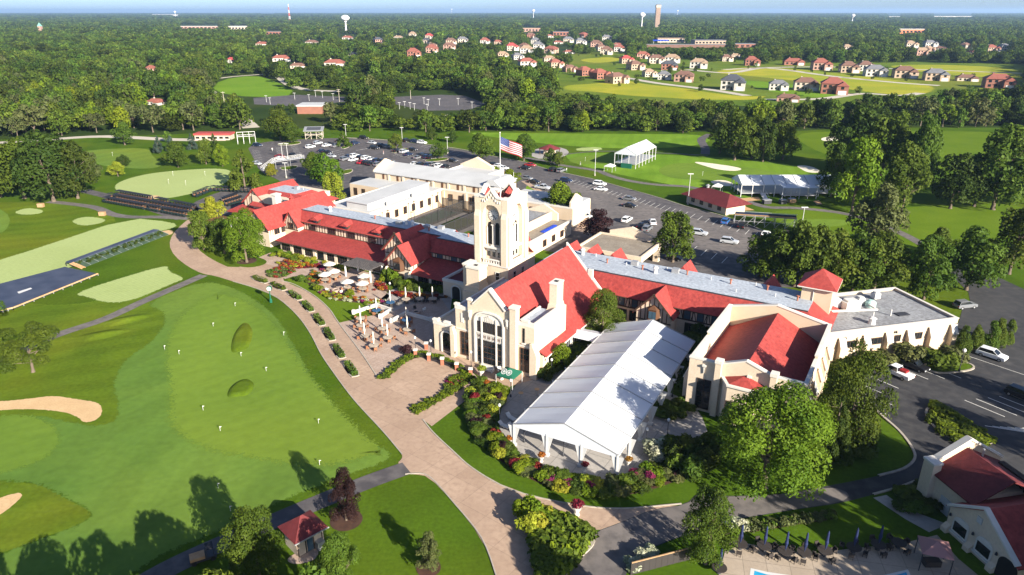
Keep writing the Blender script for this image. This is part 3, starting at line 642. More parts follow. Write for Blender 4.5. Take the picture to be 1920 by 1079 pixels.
    B.win(18.85, T+.28, .9, 1.6, 4.3, 'F', 3, 4, 'brown_frame')
    B.box('string_course', 17.4, 20.8, T+.18, T+.32, 5.6, 5.8, 'stone_trim')
    b = MB(); b.extr([(20.1,0),(21.4,0),(21.4,4.6),(20.5,6.6),(20.1,6.6)], T-.25, T+.9); B.mb('buttress', b, 'stucco')
    b = MB(); b.box(18.7,20.75,-18.9,-15.0,0,9.6); b.extr([(18.7,9.6),(20.75,9.6),(20.4,10.6),(18.9,10.6)], -18.5, -15.6); b.box(18.9,20.4,-18.1,-15.7,10.6,14.3); B.mb('chimney', b, 'stucco')
    B.box('chimney_cap', 18.8, 20.5, -18.2, -15.6, 14.3, 14.55, 'stone_trim'); B.box('flue', 19.3, 20.0, -17.3, -16.6, 14.55, 14.62, 'black')
    # left aisle
    B.box('aisle_wall', 4.5, 7.4, T+.3, -16, 0, 9.6, 'stucco'); B.box('aisle_wall', 3.5, 8.0, -16, -8.5, 0, 9.0, 'stucco')
    for q in ((4.4,7.4,T+.25,T+.7,9.6,10.3),(4.4,4.8,T+.7,-16,9.6,10.1),(3.4,3.8,-16,-8.6,9.0,9.5)): B.box('parapet', *q, 'stone_trim')
    B.box('parapet_step', 4.3, 5.2, T+.15, T+.8, 10.3, 10.65, 'stone_trim')
    B.box('flat_roof', 4.8, 8.1, T+.7, -16, 9.55, 9.7, 'roof_silver'); B.box('flat_roof', 3.8, 7.4, -16.0, -8.6, 8.95, 9.1, 'roof_silver')
    B.win(6.4, T+.28, .9, 1.5, 4.4, 'F', 2, 4, 'brown_frame')
    B.box('string_course', 4.6, 7.4, T+.18, T+.32, 5.7, 5.9, 'stone_trim')
    B.box('niche', 5.7, 6.3, T+.2, T+.35, 7.2, 9.0, 'stone_trim')
    # low arcade on the left
    B.box('arcade_wall', -.7, 4.4, T+.5, -16.5, 0, 5.3, 'stucco')
    for q in ((-.8,4.4,T+.45,T+.9,5.3,6.0),(-.8,-.4,T+.9,-16.5,5.3,5.9)): B.box('parapet', *q, 'stone_trim')
    B.box('parapet_step', -.9, .3, T+.4, T+1.0, 6.0, 6.35, 'stone_trim'); B.box('parapet_step', 1.6, 2.9, T+.4, T+1.0, 6.0, 6.35, 'stone_trim')
    B.box('flat_roof', -.4, 4.4, T+.9, -16.6, 5.2, 5.4, 'stucco')
    b = MB(); b.extr([(2.3+p[0], p[1]) for p in arch_profile(1.05, .4, 3.3, .95)], T+.42, T+.55); B.mb('arched_window', b, 'glass')
    b = MB(); op = [(2.3+x, z) for x, z in arch_profile(1.2, .1, 3.35, 1.05)]
    for p, q in zip(op[:-1], op[1:]): b.obox(((p[0]+q[0])/2, T+.42, (p[1]+q[1])/2), ((q[0]-p[0])/2, 0, (q[1]-p[1])/2), .15, .16)
    B.mb('arch_trim', b, 'stone_trim')
    b = MB(); b.extr([(3.7,0),(4.6,0),(4.6,4.6),(4.2,6.0),(3.7,6.0)], T-.5, T+.6); B.mb('buttress', b, 'stucco')
def thing_part(name, parent, loc, rz=0):
    o = link(name, None, parent, loc, rz); return o
hall()
def turret():
    B = Bld('chimney_turret', 'square cream chimney turret at the foot of the clock tower', 'turret', -1.6, -11)
    b = MB(); b.box(-3.4,.4,-13,-9,0,6.6); b.extr([(-3.4,6.6),(.4,6.6),(.0,7.8),(-3.0,7.8)], -12.6, -9); b.box(-3.0,.0,-12.2,-9.4,7.8,11.4); B.mb('shaft', b, 'stucco')
    B.box('cap', -3.15, .15, -12.35, -9.25, 11.4, 11.75, 'stone_trim'); B.box('flue', -1.9, -1.2, -11.2, -10.5, 11.75, 11.85, 'black')
    B.box('stair_block', -4.3, -3.0, -11.5, -8.6, 0, 11.6, 'stucco'); B.box('stair_cap', -4.45, -3.0, -11.6, -8.6, 11.6, 11.9, 'stone_trim')
turret()

def halftimber(B, a0, a1, t, z0, z1, step, wins, ww=1.1, d='F', diag=True):
    "timber posts, rails and braces on a wall facing -t, leaving out the window places"
    n = int((a1-a0)/step)
    for i in range(n+1):
        a = a0+(a1-a0)*i/n
        if any(abs(a-w) < ww/2+.15 for w in wins): continue
        B.box('timber', a-.09, a+.09, t-.07, t+.05, z0, z1, 'timber')
    B.box('timber', a0, a1, t-.09, t+.05, z0-.16, z0+.1, 'timber')
    B.box('timber', a0, a1, t-.09, t+.05, z1-.16, z1+.02, 'timber')
    if diag:
        for w in wins:
            for sg in (-1, 1):
                b = MB(); x0 = w+sg*(ww/2+.25); x1 = x0+sg*.55; b.obox(((x0+x1)/2, t-.03, (z0+z1)/2), ((x1-x0)/2, 0, (z1-z0)/2), .07, .06); B.mb('brace', b, 'timber')
def wing_roof(B, a0, a1, te, tf, tb, tbe, ze=5.6, zf=8.6, endR=None):
    B.poly('roof', [(a0,tf,zf),(a1,tf,zf),(a1,te,ze),(a0,te,ze)], .2, 'red_roof')
    B.poly('roof', [(a0,tbe,ze),(a1,tbe,ze),(a1,tb,zf),(a0,tb,zf)], .2, 'red_roof')
    B.box('flat_roof', a0, a1, tf, tb, zf-.3, zf+.02, 'roof_silver')
    B.box('roof_edge', a0, a1, tf-.12, tf+.1, zf-.12, zf+.1, 'metal_dark')
    B.box('gutter', a0, a1, te-.12, te+.06, ze-.22, ze-.04, 'timber')
def vents(B, lst, z):
    for a, t, k in lst:
        if k == 0: b = MB(); b.cyl((a,t,z), (a,t,z+.8), .16, n=8); b.cyl((a,t,z+.8), (a,t,z+1.0), .28, n=8); B.mb('roof_vent', b, 'brick')
        elif k == 1: b = MB(); b.cyl((a,t,z), (a,t,z+1.1), .45, .35, 10); b.cyl((a,t,z+1.1), (a,t,z+1.5), .6, .3, 10); B.mb('roof_fan', b, 'white')
        elif k == 2: b = MB(); b.box(a-.7,a+.7,t-.6,t+.6,z,z+.9); B.mb('roof_unit', b, 'metal_grey')
        else: b = MB(); b.cyl((a,t,z), (a,t,z+.6), .1, n=6); B.mb('roof_pipe', b, 'white')

# ---- right wing
def right_wing():
    B = Bld('half_timbered_wing', 'long half-timbered wing with silver flat roof behind the white marquee', 'building', 36, 10)
    B.box('wall', 12, 57.5, 3.9, 19.2, 0, 5.5, 'stucco')
    wing_roof(B, 12, 58.6, 3.0, 6.6, 16.4, 20.0)
    B.poly('roof', [(58.6,6.6,8.6),(58.6,16.4,8.6),(63.0,20,5.5),(63.0,3.0,5.5)], .2, 'red_roof'); B.box('wall', 57.5, 62.2, 3.9, 19.2, 0, 5.45, 'stucco')
    B.poly('roof', [(58.6,6.6,8.6),(63.0,3.0,5.5),(58.6,3.0,5.6)], .2, 'red_roof')
    wu = [21.2,24,26.8,37.6,40.2,43,46]
    halftimber(B, 20, 48, 3.9, 3.2, 5.5, .93, wu)
    for a in wu: B.win(a, 3.88, 3.4, 1.15, 1.8, 'F', 1, 2, 'timber', 'glass_blue')
    for a in (24, 27, 38.5, 43, 46): B.win(a, 3.88, .5, 2.2, 2.0, 'F', 3, 1, 'timber')
    # gabled dormer bay
    B.gable_t(28.6, 35.6, .3, 7.5, 4.7, 8.3, ov=.6, timber=3.0)
    for sg in (-1, 1):
        b = MB(); b.obox((32.1+sg*1.9, -.34, 6.6), (sg*2.1, 0, -2.2), .16, .06); B.mb('bargeboard', b, 'timber')
    bay = B.mb('bay_window', MB().extr([(-1.3+32.1,-.0),(1.3+32.1,0),(32.1+.8,-.9),(32.1-.8,-.9)], 0, 1) if 0 else MB().prism([(30.8,.25),(31.3,-.6),(32.9,-.6),(33.4,.25)], 3.3, 5.6), 'brown_frame')
    b = MB(); b.prism([(30.7,.3),(31.25,-.7),(32.95,-.7),(33.5,.3)], 5.6, 5.7); b.add([(30.7,.25,5.7),(31.25,-.7,5.7),(32.95,-.7,5.7),(33.5,.25,5.7),(32.1,.25,6.5)], [(0,1,4),(1,2,4),(2,3,4)]); B.mb('bay_roof', b, 'brown_frame')
    for x0, x1 in ((31.4,32.05),(32.15,32.8)): B.box('pane', x0, x1, -.66, -.58, 3.8, 5.3, 'glass_blue')
    # rear gables
    for a in (5.2, 10.5, 16.2, 32.2, 49.5):
        b = MB(); b.extr([(a-2.6,5.8),(a+2.6,5.8),(a,9.3)], 16.5, 21.5); B.mb('rear_gable', b, 'red_roof')
    vents(B, [(17,12,0),(21,13,3),(22.5,14,2),(25,12,0),(28,11.5,1),(29.5,14.5,3),(31.5,14,2),(34,13.8,0),(39,13.6,3),(43,13.2,0),(45,9.5,3),(47.5,15,3),(50,13.5,0),(52,11,3),(56,11,0),(10,14.5,1),(13,15,3)], 8.6)
    b = MB()
    for a in (16,23,30,38,45,52): b.box(a, a+3.5, 6.75, 6.95, 8.625, 8.64)
    B.mb('roof_patch', b, 'metal_dark')
    B.box('link_roof', 3.9, 12.0, -1.0, 16.4, 0, 8.4, 'stucco'); B.box('flat_roof', 3.95, 12.0, 3.5, 16.4, 8.4, 8.55, 'roof_silver')
right_wing()
def lift_tower():
    B = Bld('stair_tower', 'square cream stair tower with red pyramid roof at the end of the wing', 'tower', 59, 15.4)
    B.box('wall', 56.3, 61.6, 12.3, 18.5, 0, 11.4, 'stucco_warm')
    b = MB(); b.box(55.5,62.4,11.5,19.3,11.2,11.4); B.mb('eaves', b, 'stone_trim')
    b = MB(); b.add([(55.5,11.5,11.4),(62.4,11.5,11.4),(62.4,19.3,11.4),(55.5,19.3,11.4),(59,15.4,14.2)], [(0,1,4),(1,2,4),(2,3,4),(3,0,4),(3,2,1,0)]); B.mb('roof', b, 'red_roof')
    b = MB(); b.cyl((58.4,12.2,2), (58.4,12.2,11.2), .07, n=6); B.mb('downpipe', b, 'white')
lift_tower()
def ballroom():
    B = Bld('ballroom', 'cream ballroom block whose red roof sits sunken behind pale parapets', 'building', 54.5, -10)
    T = -22.3
    B.box('wall', 46, 63.2, T+.5, .8, 0, 5.2, 'stucco')
    # roof inside the parapet
    b = MB(); b.extr([(46.42,5.2),(62.8,5.2),(62.8,5.35),(62.3,5.35),(54.5,9.6),(46.9,5.35),(46.42,5.35)], T+.52, .74); B.mb('roof', b, 'red_roof')
    q = [(46,0),(63.2,0),(63.2,8.8),(58.6,8.8),(54.5,10.3),(50.6,8.8),(46,8.8)]
    b = MB(); b.extr(q, T-.02, T+.5); B.mb('front_wall', b, 'stucco')
    b = MB(); b.extr([(46,0),(63.2,0),(63.2,9.0),(54.2,10.9),(46,9.0)], .75, 1.25); B.mb('rear_wall', b, 'stucco_warm')
    for (p, r_) in (((50.6,8.9),(54.5,10.4)), ((54.5,10.4),(58.6,8.9))):
        b = MB(); b.obox(((p[0]+r_[0])/2, T+.24, (p[1]+r_[1])/2), ((r_[0]-p[0])/2, 0, (r_[1]-p[1])/2), .11, .36); B.mb('coping', b, 'stone_trim')
    for (p, r_) in (((46,9.0),(54.2,10.9)), ((54.2,10.9),(63.2,9.0))):
        b = MB(); b.obox(((p[0]+r_[0])/2, 1.0, (p[1]+r_[1])/2+.08), ((r_[0]-p[0])/2, 0, (r_[1]-p[1])/2), .11, .36); B.mb('coping', b, 'stone_trim')
    for a0, a1 in ((45.9,50.3),(58.9,63.3)): B.box('coping', a0, a1, T-.1, T+.6, 8.8, 9.02, 'stone_trim')
    for a in (46.0, 62.8):
        B.box('side_parapet', a, a+.42, T+.5, -13, 0, 8.7, 'stucco'); B.box('coping', a-.1, a+.52, T+.6, -13, 8.7, 8.9, 'stone_trim')
        B.box('side_parapet', a, a+.42, -13, .75, 0, 9.3, 'stucco'); B.box('coping', a-.1, a+.52, -13, .8, 9.3, 9.5, 'stone_trim')
    for a in (50.6, 58.7): 
        B.box('pier', a-.45, a+.45, T-.7, T+.3, 0, 9.2, 'stucco'); B.box('pier_cap', a-.55, a+.55, T-.8, T+.5, 9.2, 9.7, 'stone_trim')
    for a in (48.4, 60.9, 55.2):
        b = MB(); b.box(a-.3, a+.3, T-.35, T, 7.9, 8.2).extr([(a-.14,7.9),(a+.14,7.9),(a,6.7)], T-.22, T); B.mb('carved_bracket', b, 'stone_trim')
    B.win(48.6, T-.02, .6, 2.0, 5.0, 'F', 2, 5, 'timber'); B.win(61.2, T-.02, 1.2, 2.0, 3.6, 'F', 2, 4, 'timber')
    b = MB(); b.prism([(51.2,T),(52.6,T-2.2),(56.7,T-2.2),(58.1,T)], 0, 6.7); B.mb('bay', b, 'stucco')
    b = MB(); b.prism([(51.0,T),(52.5,T-2.45),(56.8,T-2.45),(58.3,T)], 6.7, 7.0); B.mb('bay_coping', b, 'stone_trim')
    b = MB(); b.add([(51.6,T,7.02),(52.8,T-2.0,7.02),(56.5,T-2.0,7.02),(57.7,T,7.02),(54.6,T,8.0)], [(0,1,4),(1,2,4),(2,3,4)]); B.mb('bay_roof', b, 'red_roof')
    for a in (53.4, 55.9): B.win(a, T-2.22, .8, 1.5, 3.4, 'F', 2, 4, 'timber')
    for t in (-20.5,-15.8,-11,-6.5,-2):
        for a, sg in ((46, -1), (63.2, 1)):
            b = MB(); b.extr([(a,0),(a+sg*1.0,0),(a+sg*1.0,4.6),(a+sg*.4,6.2),(a,6.2)], t-.5, t+.5); B.mb('buttress', b, 'stucco')
            b = MB(); b.obox((a+sg*.72,t,5.45), (sg*.38,0,-1.02), .06, .6); B.mb('buttress_cap', b, 'stone_trim')
    for t in (-18,-13.4,-8.8,-4.2): B.win(63.22, t, 1.2, 1.6, 3.6, 'R', 2, 3, 'timber')
ballroom()
def annex():
    B = Bld('flat_roof_annex', 'low cream flat-roofed annex with buttresses and rooftop air units', 'building', 62.5, 4.2)
    B.e.rotation_euler.z += R(45); e = B.e; Lx, Ly, h = 28.2, 16.0, 6.0
    MB().box(0, Lx, 0, Ly, 0, h-.5).build('wall', 'stucco_warm', e)
    b = MB()
    for q in ((0,Lx,0,.4),(0,Lx,Ly-.4,Ly),(Lx-.4,Lx,.4,Ly-.4),(0,.4,.4,Ly-.4)): b.box(*q, h-.5, h)
    b.build('parapet', 'stucco_warm', e)
    b = MB()
    for q in ((-.08,Lx+.08,-.08,.48),(-.08,Lx+.08,Ly-.48,Ly+.08),(Lx-.48,Lx+.08,.48,Ly-.48)): b.box(*q, h, h+.1)
    b.build('coping', 'stone_trim', e)
    bx('flat_roof', e, 'roof_silver2', (Lx/2, Ly/2, h-.44), (Lx-.8, Ly-.8, .12))
    for i, x in enumerate((3.2, 8.3, 13.0, 17.6, 22.4, 27.2)):
        b = MB(); b.extr([(0,0),(-1.0,0),(-1.0,3.4),(-.3,4.9),(0,4.9)], x-.55, x+.55, axis='x'); b.build('buttress', 'stucco_warm', e)
        b = MB(); b.obox((x,-.7,4.15), (0,.42,.86), .05, .65); b.build('buttress_cap', 'white', e)
    for x, w_ in ((5.6,2.0),(10.6,2.6),(15.3,1.2),(19.8,1.6)):
        o = link('window', win_mesh(w_, 1.1, 3, 1, 'timber'), e, (x, -.02, 2.9)); link('pane', pane_mesh(w_, 1.1, 'glass'), o)
    b = MB(); b.box(24.4,25.6,-.05,.05,1.2,3.6); b.build('panel', 'stone_trim', e)
    # air units
    for x, y, a, c, z, nm in ((12.2,9.5,3.2,2.2,1.5,'white'),(9.2,11.0,2.6,2.0,1.8,'white'),(15.6,11.0,1.4,1.4,1.2,'white'),(8.0,13.3,1.6,1.5,1.9,'stone_trim'),(20.6,12.6,1.3,1.3,1.1,'white')):
        MB().box(x-a/2, x+a/2, y-c/2, y+c/2, h-.2, h-.2+z).box(x-a*.35, x+a*.35, y-c*.35, y+c*.35, h-.2+z, h+.1+z).build('air_unit', nm, e)
    b = MB(); b.bar((7,8,h+.3), (16,6.6,h+.3), .16); b.bar((7,8,h+.3), (7.5,12,h+.3), .16); b.bar((16,6.6,h+.2), (16.5,12,h+.2), .12); b.build('duct', 'stone_trim', e)
    b = MB(); b.cyl((17,9.6,h-.4), (17,9.6,h+.5), 1.0, n=14); b.cyl((17,9.6,h+.5), (17,9.6,h+.95), 1.0, .4, 14); b.build('roof_fan', 'glass_green', e)
    b = MB(); b.cyl((11.5,2.6,h-.4), (11.5,2.6,h+.7), .7, .5, 10); b.cyl((11.5,2.6,h+.7), (11.5,2.6,h+1.0), .8, .3, 10); b.build('roof_fan', 'white', e)
    for x, y in ((13.4,4.6),(17.5,4.8)): MB().cyl((x,y,h-.4), (x,y,h+.9), .14, n=6).build('roof_pipe', 'white', e)
    b = MB(); b.box(18.8,21.2,4.0,5.4,h-.36,h-.2); b.build('roof_hatch', 'metal_dark', e)
    b = MB(); b.box(Lx,Lx+4,9,9.4,0,2.4).box(Lx+3.6,Lx+4,9.4,15,0,2.4).box(Lx,Lx+4,15,15.4,0,2.4); b.build('yard_wall', 'stucco_warm', e)
    for x, y in ((28.0,-.25),(3.9,-.3),(14.6,-.3)): MB().lathe((x,y,4.6), [(.05,0),(.2,.1),(.16,.4),(.03,.6)], 6).build('wall_lamp', 'metal_dark', e)
mat('roof_silver2_', (.24,.24,.25), .7, (.33,.33,.335), .2, (.19,.185,.18), coord='World'); mat('glass_green', (.35,.50,.45), .3)
annex()

# ---- left wing
def left_wing():
    B = Bld('half_timbered_wing', 'long half-timbered wing with three small roof dormers and red porch roof', 'building', -50, 8)
    B.box('wall', -72, -25, 7.3, 17.5, 0, 6.1, 'stucco'); B.box('wall', -25, -3.8, 5.2, 17.5, 0, 6.0, 'stucco')
    wing_roof(B, -72, -25, 6.7, 9.2, 15.2, 18.3, 6.25, 8.7); wing_roof(B, -25, -3.8, 4.6, 7.4, 13.8, 17.0, 6.1, 8.7)
    B.poly('porch_roof', [(-71.5,7.3,4.0),(-31.8,7.3,4.0),(-31.8,-1.4,2.9),(-71.5,-1.4,2.9)], .2, 'red_roof')
    B.box('gutter', -71.5, -31.8, -1.55, -1.35, 2.65, 2.85, 'timber')
    B.box('porch_wall', -70.5, -32, -.6, 7.2, 0, 2.75, 'stucco')
    wu = [-66.5,-59.5,-52.5,-45.5,-38.5]
    halftimber(B, -71.5, -33, 7.3, 4.05, 6.1, .95, wu, 2.6, diag=False)
    for a in wu: B.win(a, 7.28, 4.35, 2.4, 1.45, 'F', 3, 1, 'timber')
    for a in (-68.3,-64,-60,-52.8,-48.5,-44,-38,-34): B.win(a, -.62, .5, 3.0, 1.9, 'F', 4, 2, 'timber')
    B.box('doorway', -57, -54.8, -.7, -.55, 0, 2.4, 'glass')
    for a in (-66.2,-62,-58,-54.2,-50.6,-46.2,-41.5): B.box('pilaster', a-.45, a+.45, -.85, -.6, 0, 2.7, 'stucco')
    for a in (-64.5,-54,-43.2):
        b = MB(); b.box(a-1.0,a+1.0,6.7,8.6,6.7,7.5); B.mb('dormer', b, 'timber')
        b = MB(); b.add([(a-1.4,6.1,7.45),(a+1.4,6.1,7.45),(a,6.3,8.35),(a-1.4,9.0,7.9),(a+1.4,9.0,7.9),(a,9.0,8.7)], [(0,1,2),(0,2,5,3),(1,4,5,2)]); B.mb('dormer_roof', b, 'red_roof')
        B.box('pane', a-.6, a+.6, 6.62, 6.68, 6.85, 7.3, 'glass_blue')
    b = MB(); b.box(-13,-11.4,5.2,6.8,6.5,7.3); B.mb('dormer', b, 'timber'); B.poly('dormer_roof', [(-13.6,4.8,7.2),(-10.8,4.8,7.2),(-11.6,7.2,8.4),(-12.8,7.2,8.4)], .15, 'red_roof')
    # second half, nearer the tower
    B.poly('porch_roof', [(-25.4,5.2,4.6),(-9.6,5.2,4.6),(-9.6,-2.9,2.9),(-25.4,-2.9,2.9)], .2, 'red_roof')
    B.box('porch_wall', -25, -9.8, -2.1, 5.1, 0, 2.8, 'stucco')
    for a in (-22,-18.2,-15.4): B.win(a, -2.12, .6, 2.8, 1.8, 'F', 4, 2, 'timber')
    wv = [-22.6,-18.5,-15.8,-11.5,-7.5]; halftimber(B, -24.8, -4.2, 5.2, 4.65, 6.0, .95, wv, 1.6, diag=False)
    for a in wv: B.win(a, 5.18, 4.75, 1.5, 1.05, 'F', 2, 1, 'timber', 'glass_blue')
    # entrance block
    B.box('entrance_wall', -14.8, -6.0, -4.4, 4.0, 0, 3.7, 'stucco'); b = MB(); 
    for q in ((-14.9,-6,-4.5,-4.0),(-14.9,-14.4,-4.0,4.0)): b.box(*q, 3.7, 4.3)
    B.mb('parapet', b, 'stone_trim'); B.box('flat_roof', -14.4, -6, -4.0, 4.0, 3.7, 3.85, 'red_roof_dark')
    B.box('parapet_step', -8.2, -6, -4.7, -3.8, 4.3, 5.2, 'stone_trim')
    b = MB(); b.extr([(-11.2+p[0], p[1]) for p in arch_profile(1.0, 0, 2.2, .8)], -4.5, -4.35); B.mb('doorway', b, 'black')
    b = MB(); op = [(-11.2+x, z) for x, z in arch_profile(1.2, 0, 2.25, .95)]
    for p, q in zip(op[:-1], op[1:]): b.obox(((p[0]+q[0])/2, -4.5, (p[1]+q[1])/2), ((q[0]-p[0])/2, 0, (q[1]-p[1])/2), .13, .14)
    B.mb('arch_trim', b, 'stone_trim'); b = MB(); b.cyl((-10.5,.5,3.85), (-10.5,.5,4.5), .7, n=10); B.mb('roof_fan', b, 'metal_dark')
    # front gables
    B.gable_t(-32.2, -25.5, -2.3, 9, 5.2, 8.7, ov=.6, timber=3.4)
    B.gable_t(-37.0, -29.4, 2.4, 12, 5.6, 9.7, ov=.6, timber=4.6)
    for sg in (-1, 1):
        b = MB(); b.obox((-28.85+sg*1.95, -2.95, 6.95), (sg*2.2, 0, -2.35), .16, .06); B.mb('bargeboard', b, 'timber')
        b = MB(); b.obox((-33.2+sg*2.1, 1.75, 7.75), (sg*2.4, 0, -2.5), .16, .06); B.mb('bargeboard', b, 'timber')
    B.mb('bay_window', MB().prism([(-30.4,-2.3),(-29.8,-3.2),(-27.9,-3.2),(-27.3,-2.3)], 2.9, 5.2), 'brown_frame')
    b = MB(); b.prism([(-30.6,-2.3),(-29.9,-3.35),(-27.8,-3.35),(-27.1,-2.3)], 5.2, 5.35); b.add([(-30.5,-2.3,5.35),(-29.9,-3.3,5.35),(-27.8,-3.3,5.35),(-27.2,-2.3,5.35),(-28.85,-2.3,6.2)], [(0,1,4),(1,2,4),(2,3,4)]); B.mb('bay_roof', b, 'brown_frame')
    for i in range(4): a = -29.6+.46*i; B.box('pane', a, a+.36, -3.27, -3.18, 3.3, 4.9, 'glass')
    B.box('pane', -32.9, -31.9, 2.3, 2.42, 6.6, 8.0, 'glass')
    B.win(-28.85, -2.32, .4, 2.4, 1.6, 'F', 3, 1, 'timber')
    for a in (-32.4, -25.4): b = MB(); b.extr([(a-.5,0),(a+.5,0),(a+.4,2.6),(a,3.3),(a-.4,2.6)], -3.0, -2.2); B.mb('buttress', b, 'stucco')
    for t in (-1.2, .2, 1.6, 3): B.box('timber', -25.55, -25.4, t-.08, t+.08, 3.4, 5.1, 'timber')
    B.gable_t(-74.9, -69.8, 5.3, 14, 5.6, 9.0, ov=.5, timber=4.1)
    B.win(-72.4, 5.28, 4.4, 1.8, 1.4, 'F', 2, 1, 'brown_frame')
    vents(B, [(-64,12,1),(-48.5,12.3,0),(-40.3,12,2),(-38.4,12.6,1),(-36.5,12.6,1),(-32,13,2),(-28.5,14,2),(-30,11,0),(-7,11,3),(-19,12,0)], 8.6)
    b = MB()
    for a in (-70,-60,-48,-40,-20,-13): b.box(a, a+4, 9.25 if a < -25 else 7.5, 9.5 if a < -25 else 7.8, 8.625, 8.64)
    B.mb('roof_patch', b, 'metal_dark')
    b = MB(); b.box(-9.5,-7.5,15.5,17.5,5,10.2); b.cyl((-8.5,16.5,10.2), (-8.5,16.5,11.2), .8, .5, 8); B.mb('chimney', b, 'stucco')
left_wing()
def west_block():
    B = Bld('gabled_end_block', 'cluster of steep red gables with one white chimney at the end of the wing', 'building', -86, 14)
    B.gable_t(-83.6, -75.0, -.2, 25, 5.5, 9.6, ov=.7, timber=4.2, wall='stucco')
    B.gable_t(-103.4, -93.6, 15.6, 31, 5.6, 9.7, ov=.7, timber=4.0)
    B.box('wall', -99, -83, 15, 31, 0, 8.0, 'stucco'); B.box('flat_roof', -98.9, -86, 20.0, 26.5, 8.6, 8.95, 'roof_silver')
    B.poly('roof', [(-98.9,20,8.9),(-83,20,8.9),(-83,13.6,5.4),(-98.9,13.6,5.4)], .2, 'red_roof')
    B.poly('roof', [(-86,26.4,8.9),(-86,20.1,8.9),(-81.6,13.6,5.4),(-81.6,33,5.4)], .2, 'red_roof')
    B.poly('roof', [(-98.9,26.5,8.9),(-98.9,33,5.4),(-81.6,33,5.4),(-86,26.5,8.9)], .2, 'red_roof')
    B.box('wall', -98, -82.4, 24, 32.2, 0, 5.3, 'stucco_warm')
    B.poly('porch_roof', [(-105,15.6,4.2),(-93.5,15.6,4.2),(-93.5,11.5,2.9),(-107,11.5,2.9)], .2, 'red_roof'); B.poly('porch_roof', [(-107,11.5,2.9),(-107,20,2.9),(-103.6,20,4.2),(-105,15.6,4.2)], .2, 'red_roof')
    B.box('wall', -105.5, -94, 12.4, 15.4, 0, 2.75, 'stucco')
    B.poly('porch_roof', [(-93.5,13.6,5.4),(-83.6,13.6,5.4),(-83.6,9.5,3.2),(-93.5,11.5,2.9)], .2, 'red_roof')
    B.box('chimney', -86, -84.4, 11.4, 13.2, 0, 10.4, 'stone_trim'); B.box('chimney_cap', -86.2, -84.2, 11.2, 13.4, 10.4, 10.8, 'stone_trim')
    B.win(-98.4, 15.58, 4.7, 1.8, 1.7, 'F', 2, 2, 'timber', 'glass_blue'); B.win(-79.3, -.22, 4.6, 2.0, 1.6, 'F', 2, 1, 'brown_frame')
    for t in (2.5, 5): B.win(-74.98, t, 3.2, 1.6, 1.8, 'R', 2, 1, 'brown_frame')
    for i in range(8): B.box('timber', -75.0, -74.92, .3+i*.75, .45+i*.75, 3.0, 5.3, 'timber')
    b = MB(); b.lathe((-80.5,13.5,9.7), [(.6,-.6),(.6,.3),(1.1,.35),(.2,.9),(.05,1.3)], 8); B.mb('cupola', b, 'red_roof')
    for i in range(14): B.box('timber', -82.38, -82.3, 14.4+i*1.3, 14.55+i*1.3, 3.0, 5.2, 'timber')
    vents(B, [(-90,24.5,2),(-88,25.2,3)], 8.95)
west_block()
